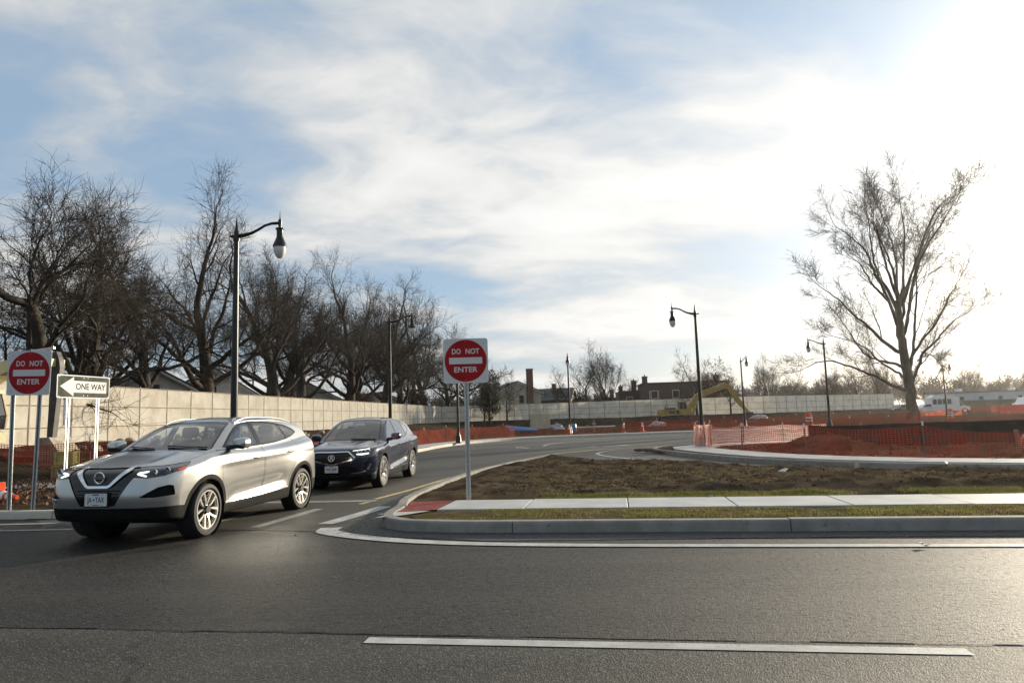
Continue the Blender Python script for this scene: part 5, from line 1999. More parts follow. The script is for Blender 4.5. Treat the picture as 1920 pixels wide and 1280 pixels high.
def loft_blob(name, secs, mat, parent, k=14, pw=3.0, loc=(0, 0, 0)):
    """superellipse sections: (x, cy, cz, ry, rz)"""
    v, f = [], []
    for (x, cy, cz, ry, rz) in secs:
        for j in range(k):
            an = 2 * math.pi * j / k
            c_, s_ = math.cos(an), math.sin(an)
            v.append((x, cy + ry * math.copysign(abs(c_) ** (2 / pw), c_), cz + rz * math.copysign(abs(s_) ** (2 / pw), s_)))
    n = len(secs)
    for i in range(n - 1):
        for j in range(k):
            j2 = (j + 1) % k
            f.append((i * k + j, i * k + j2, (i + 1) * k + j2, (i + 1) * k + j))
    f.append(tuple(range(k - 1, -1, -1)))
    f.append(tuple((n - 1) * k + j for j in range(k)))
    return MB().add(v, f).obj(name, mat, parent, smooth=True, loc=loc)


def car_interior(root, x0, hb, seat='seat_cloth', back=3.0):
    """dash, steering wheel, seats, tub"""
    MB().prism([(x0 - .30, hb - .42), (x0 - .25, hb - .04), (x0 - .02, hb - .02), (x0 + .10, hb - .07), (x0 + .14, hb - .2), (x0 + .10, hb - .42)], -.66, .66).obj('dashboard', 'cabin_dark', root)
    ring = [(x0 + .22 + .03 * math.sin(q) * -1, -.36 + .18 * math.cos(q), hb - .08 + .18 * math.sin(q)) for q in np.linspace(0, 2 * math.pi, 22)]
    MB().tube(ring, .014, 6).obj('steering_wheel', 'cabin_dark', root, smooth=True)
    for sx, sy in ((x0 + .95, -.37), (x0 + .95, .37), (x0 + 1.85, -.40), (x0 + 1.85, .40)):
        st = loft_blob('seat', [(sx - .50, sy, hb - .48, .22, .05), (sx - .45, sy, hb - .46, .25, .09), (sx - .1, sy, hb - .47, .25, .09), (sx + .0, sy, hb - .48, .22, .06)], seat, root)
        v = MB()
        bk = [(-.02, -.50, .22, .07), (.02, -.30, .25, .08), (.08, -.05, .24, .075), (.13, .10, .19, .06), (.15, .14, .10, .045)]
        vv, ff = [], []
        kk = 12
        for (dx, dz, ry, rx) in bk:
            for j in range(kk):
                an = 2 * math.pi * j / kk
                c_, s_ = math.cos(an), math.sin(an)
                vv.append((sx + dx + rx * math.copysign(abs(c_) ** .7, c_), sy + ry * math.copysign(abs(s_) ** .7, s_), hb + dz))
        for i in range(len(bk) - 1):
            for j in range(kk):
                j2 = (j + 1) % kk
                ff.append((i * kk + j, i * kk + j2, (i + 1) * kk + j2, (i + 1) * kk + j))
        ff.append(tuple((len(bk) - 1) * kk + j for j in range(kk)))
        MB().add(vv, ff).obj('seat_back', seat, st, smooth=True)
        loft_blob('headrest', [(sx + .10, sy, hb + .24, .10, .06), (sx + .13, sy, hb + .245, .13, .085), (sx + .19, sy, hb + .25, .13, .085), (sx + .22, sy, hb + .25, .10, .06)], seat, st)
    MB().box((x0 + 1.3, 0, .40), (3.1, 1.40, .06)).obj('cabin_floor', 'cabin_dark', root)


def number_plate(root, x, z, txt, tilt, y=0.0, mid=None, yaw=0.0):
    p = MB().prism(rounded_rect(.305, .153, .012, 3), -.004, 0).obj('number_plate', 'plate_white', root)
    p.location = (x, y, z)
    p.rotation_euler = (tilt, 0, R(-90) + yaw)
    text_obj('plate_number', txt, .088, 'plate_ink', p, (0, -.0048, -.004), .0004, .0016, width=.235)
    MB().prism(rounded_rect(.09, .014, .003, 2), -.0052, -.0042).obj('state_name', 'plate_ink', p, loc=(0, 0, .060))
    MB().prism(rounded_rect(.09, .008, .002, 2), -.0052, -.0042).obj('state_motto', 'plate_ink', p, loc=(0, 0, -.062))
    if mid:
        MB().prism([(-.014, 0), (.0, .012), (.014, .010), (.012, -.012), (.002, -.010)], -.0056, -.0044).obj('state_shape', 'plate_ink', p, loc=(-.030, 0, -.002))
    for bx_ in (-.09, .09):
        for bz_ in (-.062, .062):
            MB().lathe([(.006, -.0042), (.005, -.008), (.0005, -.0085)], 8, (bx_, 0, bz_), 'y').obj('bolt', 'bolt', p)
    return p


# ================================================================== silver crossover
def build_silver():
    L, wf, wr, RT = 4.38, 0.905, 3.552, 0.344
    zl = pchip([-.1, 0.0, .10, .25, .5, .8, 1.05, 1.3, 2.0, 2.8, 3.5, 4.0, 4.25, 4.5], [.84, .885, .93, .968, 1.018, 1.075, 1.125, 1.14, 1.125, 1.15, 1.195, 1.225, 1.22, 1.12])
    wpl = pchip([-.1, .15, .5, .9, 1.4, 2.2, 3.0, 3.55, 3.9, 4.2, 4.5], [.80, .855, .885, .902, .893, .898, .905, .915, .90, .862, .76])
    sec = pchip([.1, .22, .34, .46, .60, .76, .90, 1.01, 1.09, 1.17, 1.27], [.10, .055, .030, .020, .014, .006, .0, .008, .028, .065, .13])
    nose = pchip([.1, .22, .30, .40, .50, .60, .72, .82, .90, .97, 1.1], [.24, .14, .075, .030, .008, .0, .012, .035, .075, .14, .34])
    rear = pchip([.1, .25, .40, .55, .75, .95, 1.10, 1.2], [.18, .10, .02, .0, .03, .06, .09, .14])
    Tr = pchip([.62, .84, 1.03, 1.30, 1.58, 1.80, 1.98, 2.15, 2.45, 2.9, 3.3, 3.7, 4.0, 4.2], [.84, .965, 1.065, 1.215, 1.355, 1.455, 1.520, 1.552, 1.575, 1.575, 1.555, 1.515, 1.468, 1.43])
    rg = pchip([.9, 1.10, 1.22, 1.36, 1.46, 1.53, 1.62], [4.36, 4.31, 4.25, 4.14, 4.06, 3.99, 3.80])
    cs = pchip([.8, 1.06, 1.16, 1.28, 1.40, 1.49, 1.56, 1.66], [.94, .850, .805, .742, .674, .620, .575, .50])

    def Ff(x, y, z):
        y = np.abs(y)
        g_ = wpl(x) - sec(z)
        fl = .030 * gss(x, wf, .44) * gss(z, .66, .24) + .028 * gss(x, wr, .46) * gss(z, .70, .26)
        between = sstep(x, 1.28, 1.62) * (1 - sstep(x, 2.75, 3.15))
        zc = .58 + .06 * (x - 2.2)
        sc_ = .031 * gss(z, zc - .07, .10) * between
        ridge = .010 * gss(z, zc - .20, .055) * between
        sh = .009 * gss(z, .955 + .035 * (x - 2), .045) * sstep(x, .9, 1.5)
        side = (y - (g_ + fl - sc_ + ridge + sh)) * .97
        yy = y / .88
        top = z - (zl(x) - .055 * yy ** 4 - .012 * yy ** 2 + .016 * gss(y, .50, .10) * sstep(x, .25, .6) * (1 - sstep(x, 1.05, 1.3)))
        fr = (nose(z) + .045 * yy ** 2 + .30 * yy ** 6) - x
        # recessed V grille zone and fog pockets
        fr = fr * .92
        re = x - (L - rear(z) - .05 * yy ** 2 - .20 * yy ** 5)
        bot = .235 + .075 * (1 - sstep(x, .25, .8)) + .05 * sstep(x, 3.7, 4.3) - z
        low = smax(smax(side, top, .065), smax(fr, re, .05), .055)
        low = smax(low, bot, .03)
        xx = x - .26 * y ** 2 * (1 - sstep(x, 1.9, 2.4))
        roof = (z - (Tr(xx) - .045 * (y / .6) ** 2 * sstep(x, 1.7, 2.3) - .012 * (y / .6) ** 2)) * .86
        cabs = (y - (cs(z) - .012 * ((x - 2.2) / 1.2) ** 2 - .03 * sstep(x, 3.2, 4.2))) * .93
        rgl = (x - (rg(z) - .10 * (y / .6) ** 2)) * .9
        cab = smax(smax(roof, cabs, .05), rgl, .05)
        cab = smax(cab, 1.0 - z, .02)
        f = smin(low, cab, .035)
        for xw in (wf, wr):
            r_ = np.sqrt((x - xw) ** 2 + (z - RT) ** 2) - .392
            well = np.maximum(r_, .55 - y)
            f = smax(f, -well, .012)
        return f

    root = thing('parked_car', 'silver crossover car turning out of the drive, nearest the camera', 'car', (-5.14, 8.50, 0.006), R(80.4))
    car = Car(Ff, L, root)
    # ---- regions (half model, y>0)
    FD = [(1.45, 1.155), (1.52, 1.205), (1.7, 1.31), (1.87, 1.395), (2.0, 1.439), (2.12, 1.462), (2.28, 1.478), (2.265, 1.155), (2.0, 1.145), (1.6, 1.14)]
    RD = [(2.375, 1.16), (2.385, 1.482), (2.7, 1.476), (2.95, 1.462), (3.1, 1.443), (3.215, 1.23), (3.17, 1.205), (3.0, 1.188), (2.7, 1.17)]
    QD = [(3.275, 1.239), (3.165, 1.433), (3.3, 1.418), (3.48, 1.379), (3.62, 1.326), (3.64, 1.299), (3.52, 1.264)]
    DLO = [(1.37, 1.138), (1.48, 1.205), (1.68, 1.32), (1.86, 1.409), (1.99, 1.452), (2.12, 1.48), (2.4, 1.502), (2.75, 1.496), (3.1, 1.465), (3.38, 1.428), (3.6, 1.364), (3.69, 1.31), (3.66, 1.288), (3.5, 1.245), (3.2, 1.19), (2.6, 1.142), (2.0, 1.126), (1.5, 1.12)]
    D1 = [(1.335, 0.375), (1.24, 0.6), (1.215, 0.885), (1.255, 1.107), (1.6, 1.119), (2.0, 1.125), (2.33, 1.134), (2.34, 0.7), (2.325, 0.375)]
    D2 = [(2.345, 0.375), (2.36, 0.7), (2.35, 1.135), (2.8, 1.157), (3.2, 1.2), (3.4, 1.232), (3.42, 1.072), (3.33, 0.875), (3.16, 0.66), (3.08, 0.5), (3.05, 0.375)]
    WS = [(-0.2, 1.132), (0.4, 1.122), (0.62, 1.105), (0.685, 1.11), (0.685, 1.14), (0.635, 1.258), (0.575, 1.378), (0.522, 1.465), (0.48, 1.492), (0.3, 1.507), (-0.2, 1.513)]
    BW = [(-0.2, 1.21), (0.6, 1.22), (0.62, 1.265), (0.52, 1.44), (0.46, 1.46), (-0.2, 1.47)]
    GR = [(-.2, .952), (.40, .962), (.47, .94), (.475, .87), (.40, .765), (.235, .505), (-.2, .500)]
    HL = [(.41, .950), (.435, .885), (.47, .845), (.70, .825), (.98, .850), (1.25, .905), (1.42, .965), (1.47, 1.0), (1.30, .985), (1.0, .968), (.7, .962)]
    FG = [(.56, .598), (.70, .655), (.86, .715), (1.04, .738), (1.12, .725), (1.15, .615), (1.06, .590)]
    TL = [(3.98, 0.98), (4.1, 0.965), (4.6, 0.95), (4.6, 1.14), (4.12, 1.135), (4.02, 1.1)]
    HD = [(.02, -.2), (.02, .42), (.10, .62), (.42, .73), (.8, .775), (1.02, .79), (1.04, .60), (.99, .3), (.97, -.2)]

    mk_side = lambda poly: (lambda x, y, z: np.where((y > .42), sdf_poly(poly, x, z), 1.0))
    mk_sides = lambda poly, off: (lambda x, y, z: np.where((y > .42), sdf_poly(poly, x, z) - off, 1.0))
    p_fd, p_rd, p_qd, p_dlo = mk_side(FD), mk_side(RD), mk_side(QD), mk_side(DLO)
    p_d1, p_d2 = mk_side(D1), mk_side(D2)
    p_ws = lambda x, y, z: np.where((x < 2.25) & (z > 1.0), sdf_poly(WS, y, z), 1.0)
    p_bw = lambda x, y, z: np.where(x > 3.7, sdf_poly(BW, y, z), 1.0)
    p_gr = lambda x, y, z: np.where(x < .5, sdf_poly(GR, y, z), 1.0)
    p_hl = lambda x, y, z: np.where(x < 1.0, sdf_poly(HL, x + y, z), 1.0)
    p_fg = lambda x, y, z: np.where(x < .5, sdf_poly(FG, x + y, z), 1.0)
    p_tl = lambda x, y, z: np.where(x > 3.5, sdf_poly(TL, x + .3 * (.9 - y), z), 1.0)
    p_hd = lambda x, y, z: np.where((z > .85) & (x < 1.25), sdf_poly(HD, x, y), 1.0)

    def p_cl(x, y, z):
        arch = np.minimum(np.hypot(x - wf, z - RT), np.hypot(x - wr, z - RT)) - .462
        arch = np.where(y > .5, arch, 1.0)
        zs = np.interp(x, [0, .35, .5, 1.2, 1.4, 3.1, 3.3, 4.0, 4.5], [.478, .475, .46, .40, .395, .42, .44, .48, .48])
        return np.minimum(arch, z - zs)
    cuts = [p_dlo, p_fd, p_rd, p_qd, p_ws, p_bw, p_gr, p_hl, p_fg, p_tl, p_cl, p_d1, p_d2, p_hd]
    for p in cuts:
        car.cut(p)
    G = .007
    for p in (p_d1, p_d2, p_hd):
        car.cut(lambda x, y, z, p=p: p(x, y, z) + G)
    car.cut(lambda x, y, z: p_ws(x, y, z) + .028)
    car.finish()
    c = car.c.T
    Mn = lambda p, off=0.0: p(*c) < -off
    glass = car.take(Mn(p_fd))
    glass2 = car.take(Mn(p_rd))
    glass3 = car.take(Mn(p_qd))
    trim = car.take(Mn(p_dlo))
    wsg = car.take(p_ws(*c) < -.028)
    wsb = car.take(Mn(p_ws))
    bwg = car.take(Mn(p_bw))
    gril = car.take(Mn(p_gr) & (c[0] < .45))
    head = car.take(Mn(p_hl))
    fog = car.take(Mn(p_fg))
    tail = car.take(Mn(p_tl))
    clad = car.take(Mn(p_cl))
    d1 = car.take(Mn(p_d1, G))
    d2 = car.take(Mn(p_d2, G))
    hood = car.take(Mn(p_hd, G))
    gaps = car.take(Mn(p_d1) | Mn(p_d2) | Mn(p_hd))
    body = car.take(np.ones(len(car.T), bool))
    B = car.part('body', body, 'silver_paint')
    car.part('hood', hood, 'silver_paint')
    doors = car.part('front_door', d1, 'silver_paint', 'each')
    doors2 = car.part('rear_door', d2, 'silver_paint', 'each')
    car.part('panel_gap', gaps, 'gap', inset=.008)
    car.part('side_window', glass, 'car_glass', 'each', .004)
    car.part('side_window', glass2, 'car_glass', 'each', .004)
    car.part('quarter_window', glass3, 'car_glass_dark', 'each', .004)
    car.part('window_trim', trim, 'gloss_black', 'each', .001)
    car.part('windshield', wsg, 'car_glass', 'both', .003)
    car.part('windshield_border', wsb, 'gloss_black', 'both', .002)
    car.part('rear_window', bwg, 'car_glass_dark', 'both', .003)
    gr = car.part('grille', gril, 'gloss_black', 'both', .012)
    hls = car.part('headlight', head, 'lamp_lens', 'each', .004)
    car.part('fog_pocket', fog, 'trim_black', 'each', .03)
    car.part('tail_light', tail, 'lamp_red', 'each', .001)
    car.part('lower_trim', clad, 'trim_black', 'both', .0)
    lining = ~(glass | glass2 | glass3 | wsg | bwg) & (car.c[:, 2] > .6) & (car.c[:, 0] > 1.0)
    car.part('interior_lining', lining, 'cabin_dark', 'both', .035, rev=True)
    # V-motion chrome, badge
    strip_on(car, [(-.001, .735), (.13, .735), (.165, .75), (.36, .945)], .05, .012, 'chrome', 'grille_chrome', 'front', sides=(1, -1), widths=[.028, .030, .045, .062])
    for zz_ in (.55, .60, .65, .69):
        strip_on(car, [(0, zz_), (.17 + (zz_ - .5) * .62, zz_)], .012, .004, 'trim_black', 'grille_bar', 'front', sides=(1, -1))
    bx = float(ray_hit(Ff, [(-.3, 0, .845)], (1, 0, 0), .8)[0][0])
    bd = MB()
    rg_ = [(bx - .012, .066 * math.cos(q), .845 + .066 * math.sin(q)) for q in np.linspace(0, 2 * math.pi, 30)]
    bd.tube(rg_, .009, 8)
    badge = bd.obj('badge', 'chrome', root, smooth=True)
    bar = MB().box((bx - .016, 0, .845), (.012, .165, .026)).obj('badge_bar', 'chrome', badge)
    text_obj('badge_lettering', 'NISSAN', .026, 'plate_ink', badge, (bx - .0235, 0, .845), .0004, .0006, width=.125, rot=(R(90), 0, R(-90)))
    # headlight insides
    for sg in (1, -1):
        o_h = hls[1] if sg > 0 else hls[0]
        strip_on(car, [(.60, .905), (.485, .885), (.60, .850)], .018, .004, 'drl', 'running_light', 'front', parent=o_h, sides=(sg,), widths=[.016, .022, .024, .022, .014])
        for (yy_, zz_, r_) in ((.665, .893, .034), (.765, .910, .036)):
            hx_ = ray_hit(Ff, [(-.3, yy_, zz_)], (1, 0, 0), 1.4)[0]
            MB().lathe([(.0005, -.002), (r_ * .55, -.003), (r_, -.008), (r_ * 1.12, .004)], 14, (hx_[0] + .004, hx_[1] * sg, hx_[2]), 'x').obj('lamp_reflector', 'reflector', o_h, smooth=True)
        strip_on(car, [(.36, .900), (.47, .932)], .030, .003, 'lamp_amber', 'amber_reflector', 'side', parent=o_h, sides=(sg,))
        strip_on(car, [(.62, .565), (.78, .578), (.86, .59)], .05, .012, 'silver_paint', 'bumper_blade', 'front', sides=(sg,), widths=[.03, .05, .045])
        # mirror
        yv = .93
        mr = loft_blob('mirror', [(1.42, sg * .99, 1.185, .075, .05), (1.45, sg * 1.0, 1.185, .105, .078), (1.53, sg * 1.005, 1.19, .118, .085), (1.585, sg * 1.0, 1.19, .110, .078)], 'silver_paint', root)
        loft_blob('mirror_base', [(1.415, sg * .97, 1.140, .10, .03), (1.46, sg * .97, 1.136, .115, .035), (1.54, sg * .965, 1.136, .12, .035), (1.58, sg * .96, 1.14, .10, .03)], 'gloss_black', mr)
        MB().tube([(1.50, sg * .80, 1.13), (1.50, sg * .90, 1.125), (1.50, sg * .96, 1.135)], [.045, .035, .03], 8).obj('mirror_arm', 'gloss_black', mr, smooth=True)
        # handles
        for hx_, hz_ in ((2.13, .955), (3.12, .995)):
            hp = ray_hit(Ff, [(hx_ - .1, 1.3, hz_), (hx_, 1.3, hz_), (hx_ + .1, 1.3, hz_)], (0, -1, 0), .8)
            MB().tube([(p[0], sg * (p[1] + (.028 if i == 1 else .010)), p[2]) for i, p in enumerate(hp)], [.012, .016, .012], 8).obj('door_handle', 'chrome', root, smooth=True)
            strip_on(car, [(hx_ - .06, hz_), (hx_ + .06, hz_)], .05, .002, 'gap', 'handle_recess', 'side', sides=(sg,), widths=[.03, .055, .03])
        # roof rail
        rr_ = []
        for xr in np.linspace(2.0, 3.75, 16):
            zt = float(Tr(xr)) - .028
            u_ = (xr - 2.0) / 1.75
            rr_.append((xr, sg * (.575 - .02 * u_), zt + .030 * min(1, 7 * u_, 6 * (1 - u_)) ** .6 - .022))
        MB().tube(rr_, [.010] + [.014] * 14 + [.010], 8).obj('roof_rail', 'alloy', root, smooth=True)
        strip_on(car, [(1.33, .385), (2.2, .40), (3.07, .425)], .022, .010, 'silver_paint', 'sill_strip', 'side', sides=(sg,))
    for (y0_, y1_) in ((-.62, -.06), (.10, .60)):
        pts_ = []
        for q in np.linspace(0, 1, 5):
            yq = y0_ + (y1_ - y0_) * q
            hh = ray_hit(Ff, [(-.1, yq, 1.145 + .03 * q)], (1, 0, 0), 2.0, 300)[0]
            pts_.append((hh[0] - .015, hh[1], hh[2] + .004))
        MB().tube(pts_, .008, 5).obj('wiper', 'trim_black', root)
    mb = MB().box((1.80, 0, 1.40), (.05, .24, .065), bev=.015).obj('rear_view_mirror', 'cabin_dark', root)
    pxx = float(ray_hit(Ff, [(-.3, 0, .59)], (1, 0, 0), .8)[0][0])
    number_plate(root, pxx - .012, .588, 'JA   TAX', 0, mid=True)
    MB().box((pxx + .02, 0, .585), (.06, .36, .175), bev=.01).obj('plate_holder', 'trim_black', root)
    for xw in (wf, wr):
        for sg in (1, -1):
            wh = wheel(root, xw, sg * .805, RT, RT, .205, .250, 0, sg)
            if xw == wf:
                wh.rotation_euler[2] += R(3)
            MB().lathe([(.37, -.20), (.385, .0), (.0005, -.20)], 28, (xw, sg * .70, RT), 'y').obj('wheel_well', 'gap', root)
    MB().box((2.3, 0, .29), (3.3, 1.30, .16)).obj('underbody', 'gap', root)
    car_interior(root, 1.22, 1.10)
    return root


# ================================================================== dark blue crossover
def build_navy():
    L, wf, wr, RT = 4.74, 0.945, 3.695, 0.370
    zl = pchip([-.1, 0.0, .10, .25, .5, .8, 1.1, 1.4, 2.0, 2.8, 3.6, 4.2, 4.5, 4.8], [.83, .885, .935, .975, 1.01, 1.045, 1.075, 1.09, 1.08, 1.11, 1.15, 1.17, 1.16, 1.08])
    wpl = pchip([-.1, .15, .5, .95, 1.5, 2.2, 3.0, 3.7, 4.1, 4.5, 4.8], [.84, .895, .928, .942, .930, .935, .945, .958, .94, .895, .80])
    sec = pchip([.1, .24, .36, .48, .62, .76, .88, .98, 1.05, 1.12, 1.2], [.10, .060, .036, .024, .018, .012, .0, .008, .030, .065, .13])
    nose = pchip([.1, .24, .32, .42, .52, .64, .74, .84, .92, .99, 1.12], [.24, .13, .07, .035, .02, .0, .0, .022, .07, .15, .38])
    rear = pchip([.1, .28, .42, .58, .78, .98, 1.12, 1.2], [.18, .10, .02, .0, .03, .06, .09, .14])
    Tr = pchip([.78, 1.02, 1.20, 1.45, 1.70, 1.92, 2.10, 2.3, 2.6, 3.0, 3.5, 3.9, 4.25, 4.5], [.86, 1.0, 1.10, 1.255, 1.40, 1.515, 1.585, 1.63, 1.652, 1.652, 1.620, 1.575, 1.515, 1.46])
    rg = pchip([.9, 1.1, 1.22, 1.38, 1.5, 1.58, 1.70], [4.72, 4.67, 4.60, 4.45, 4.33, 4.24, 4.0])
    cs = pchip([.8, 1.05, 1.15, 1.28, 1.42, 1.54, 1.62, 1.74], [.95, .868, .828, .765, .696, .635, .585, .50])

    def Ff(x, y, z):
        y = np.abs(y)
        fl = .034 * gss(x, wf, .46) * gss(z, .70, .26) + .034 * gss(x, wr, .48) * gss(z, .74, .28)
        between = sstep(x, 1.35, 1.7) * (1 - sstep(x, 2.9, 3.3))
        zc = .62 + .09 * (x - 2.3)
        sc_ = .042 * gss(z, zc - .07, .11) * between
        ridge = .012 * gss(z, zc - .21, .055) * between
        sh = .012 * gss(z, .93 + .05 * (x - 2), .045) * sstep(x, 1.2, 1.7)
        side = (y - (wpl(x) - sec(z) + fl - sc_ + ridge + sh)) * .97
        yy = y / .91
        top = z - (zl(x) - .055 * yy ** 4 - .012 * yy ** 2 + .022 * gss(y, .42 + .12 * x, .09) * sstep(x, .2, .5) * (1 - sstep(x, 1.1, 1.35)))
        fr = ((nose(z) + .07 * yy ** 2 + .30 * yy ** 6) - x) * .92
        re = x - (L - rear(z) - .05 * yy ** 2 - .20 * yy ** 5)
        low = smax(smax(side, top, .06), smax(fr, re, .05), .05)
        low = smax(low, .215 - z, .03)
        xx = x - .26 * y ** 2 * (1 - sstep(x, 2.0, 2.5))
        roof = (z - (Tr(xx) - .045 * (y / .62) ** 2 * sstep(x, 1.8, 2.4) - .012 * (y / .62) ** 2)) * .86
        cabs = (y - (cs(z) - .012 * ((x - 2.3) / 1.2) ** 2 - .04 * sstep(x, 3.3, 4.5))) * .93
        rgl = (x - (rg(z) - .10 * (y / .62) ** 2)) * .9
        cab = smax(smax(smax(roof, cabs, .05), rgl, .05), .97 - z, .02)
        f = smin(low, cab, .035)
        for xw in (wf, wr):
            r_ = np.sqrt((x - xw) ** 2 + (z - RT) ** 2) - .418
            f = smax(f, -np.maximum(r_, .58 - y), .012)
        return f

    root = thing('parked_car', 'dark blue crossover car behind the silver one, headlights lit', 'car', (-3.86, 14.5, 0.009), R(84.2))
    root.scale = (.93, .93, .93)
    car = Car(Ff, L, root, .024)
    FD = [(1.56, 1.125), (1.64, 1.18), (1.85, 1.33), (2.02, 1.442), (2.17, 1.51), (2.30, 1.545), (2.48, 1.560), (2.45, 1.115), (2.1, 1.105), (1.7, 1.105)]
    RD = [(2.555, 1.118), (2.565, 1.562), (2.9, 1.556), (3.15, 1.540), (3.34, 1.512), (3.42, 1.19), (3.35, 1.165), (3.1, 1.14), (2.8, 1.125)]
    QD = [(3.48, 1.205), (3.41, 1.498), (3.58, 1.472), (3.80, 1.415), (3.98, 1.34), (3.86, 1.27)]
    DLO = [(1.49, 1.10), (1.60, 1.18), (1.83, 1.345), (2.01, 1.462), (2.16, 1.532), (2.30, 1.566), (2.6, 1.584), (2.95, 1.578), (3.35, 1.538), (3.62, 1.487), (3.85, 1.425), (4.07, 1.335), (4.02, 1.31), (3.86, 1.248), (3.45, 1.16), (2.9, 1.10), (2.2, 1.082), (1.7, 1.08)]
    D1 = [(1.42, .40), (1.33, .62), (1.30, .90), (1.34, 1.055), (1.7, 1.076), (2.2, 1.08), (2.50, 1.086), (2.52, .72), (2.50, .40)]
    D2 = [(2.52, .40), (2.54, .72), (2.52, 1.087), (3.0, 1.11), (3.4, 1.15), (3.62, 1.19), (3.64, 1.02), (3.53, .86), (3.34, .69), (3.25, .52), (3.22, .40)]
    WS = [(-.2, 1.10), (.42, 1.09), (.64, 1.07), (.71, 1.075), (.712, 1.10), (.662, 1.25), (.60, 1.42), (.542, 1.535), (.50, 1.565), (.3, 1.58), (-.2, 1.586)]
    GR = [(-.2, .868), (.36, .872), (.40, .86), (.535, .745), (.53, .715), (.06, .590), (-.2, .585)]
    LG = [(-.2, .545), (.34, .55), (.55, .50), (.62, .40), (.50, .375), (-.2, .37)]
    HL = [(.45, .905), (.47, .865), (.56, .805), (.80, .79), (1.02, .815), (1.22, .885), (1.36, .985), (1.15, .965), (.85, .945), (.6, .92)]
    TL = [(4.25, .98), (4.36, .95), (5.0, .93), (5.0, 1.13), (4.42, 1.125), (4.30, 1.09)]
    HD = [(.02, -.2), (.02, .42), (.12, .62), (.45, .75), (.85, .80), (1.12, .815), (1.17, .62), (1.13, .3), (1.11, -.2)]
    mk_side = lambda poly: (lambda x, y, z: np.where((y > .42), sdf_poly(poly, x, z), 1.0))
    p_fd, p_rd, p_qd, p_dlo = mk_side(FD), mk_side(RD), mk_side(QD), mk_side(DLO)
    p_d1, p_d2 = mk_side(D1), mk_side(D2)
    p_ws = lambda x, y, z: np.where((x < 2.4) & (z > .95), sdf_poly(WS, y, z), 1.0)
    p_gr = lambda x, y, z: np.where(x < .5, sdf_poly(GR, y, z), 1.0)
    p_lg = lambda x, y, z: np.where(x < .5, sdf_poly(LG, y, z), 1.0)
    p_hl = lambda x, y, z: np.where(x < 1.0, sdf_poly(HL, x + y, z), 1.0)
    p_tl = lambda x, y, z: np.where(x > 3.8, sdf_poly(TL, x + .3 * (.9 - y), z), 1.0)
    p_hd = lambda x, y, z: np.where((z > .86) & (x < 1.3), sdf_poly(HD, x, y), 1.0)

    def p_cl(x, y, z):
        arch = np.minimum(np.hypot(x - wf, z - RT), np.hypot(x - wr, z - RT)) - .448
        arch = np.where(y > .5, arch, 1.0)
        zs = np.interp(x, [0, .35, .6, 1.3, 3.3, 4.0, 4.8], [.34, .34, .34, .34, .36, .45, .45])
        return np.minimum(arch, z - zs)
    for p in (p_dlo, p_fd, p_rd, p_qd, p_ws, p_gr, p_lg, p_hl, p_tl, p_cl, p_d1, p_d2, p_hd):
        car.cut(p)
    G = .007
    for p in (p_d1, p_d2, p_hd):
        car.cut(lambda x, y, z, p=p: p(x, y, z) + G)
    car.cut(lambda x, y, z: p_ws(x, y, z) + .028)
    car.finish()
    c = car.c.T
    Mn = lambda p, off=0.0: p(*c) < -off
    glass, glass2, glass3 = car.take(Mn(p_fd)), car.take(Mn(p_rd)), car.take(Mn(p_qd))
    trim = car.take(Mn(p_dlo))
    wsg, wsb = car.take(p_ws(*c) < -.028), None
    wsb = car.take(Mn(p_ws))
    gril, lgr = car.take(Mn(p_gr)), car.take(Mn(p_lg))
    head, tail, clad = car.take(Mn(p_hl)), car.take(Mn(p_tl)), car.take(Mn(p_cl))
    d1, d2, hood = car.take(Mn(p_d1, G)), car.take(Mn(p_d2, G)), car.take(Mn(p_hd, G))
    gaps = car.take(Mn(p_d1) | Mn(p_d2) | Mn(p_hd))
    body = car.take(np.ones(len(car.T), bool))
    car.part('body', body, 'navy_paint')
    car.part('hood', hood, 'navy_paint')
    car.part('front_door', d1, 'navy_paint', 'each')
    car.part('rear_door', d2, 'navy_paint', 'each')
    car.part('panel_gap', gaps, 'gap', inset=.008)
    car.part('side_window', glass, 'car_glass', 'each', .004)
    car.part('side_window', glass2, 'car_glass_dark', 'each', .004)
    car.part('quarter_window', glass3, 'car_glass_dark', 'each', .004)
    car.part('window_trim', trim, 'gloss_black', 'each', .001)
    car.part('windshield', wsg, 'car_glass', 'both', .003)
    car.part('windshield_border', wsb, 'gloss_black', 'both', .002)
    car.part('grille', gril, 'gloss_black', 'both', .014)
    car.part('lower_grille', lgr, 'trim_black', 'both', .02)
    hls = car.part('headlight', head, 'lamp_lens', 'each', .004)
    car.part('tail_light', tail, 'lamp_red', 'each', .001)
    car.part('lower_trim', clad, 'trim_black', 'both')
    lining = ~(glass | glass2 | glass3 | wsg) & (car.c[:, 2] > .6) & (car.c[:, 0] > 1.05)
    car.part('interior_lining', lining, 'cabin_dark', 'both', .035, rev=True)
    strip_on(car, [(0, .868), (.36, .872), (.395, .862), (.525, .742), (.52, .715), (.06, .600), (0, .597)], .026, .012, 'chrome', 'grille_chrome', 'front', sides=(1, -1), n=8)
    for zz_ in (.64, .68, .72, .76, .80, .84):
        hw_ = np.interp(zz_, [.60, .72, .75, .87], [.06, .48, .50, .37])
        strip_on(car, [(0, zz_), (hw_, zz_)], .008, .003, 'trim_black', 'grille_bar', 'front', sides=(1, -1))
    bx = float(ray_hit(Ff, [(-.3, 0, .735)], (1, 0, 0), .8)[0][0])
    rg_ = [(bx - .012, .070 * math.cos(q), .735 + .068 * math.sin(q)) for q in np.linspace(0, 2 * math.pi, 30)]
    badge = MB().tube(rg_, .010, 8).obj('badge', 'chrome', root, smooth=True)
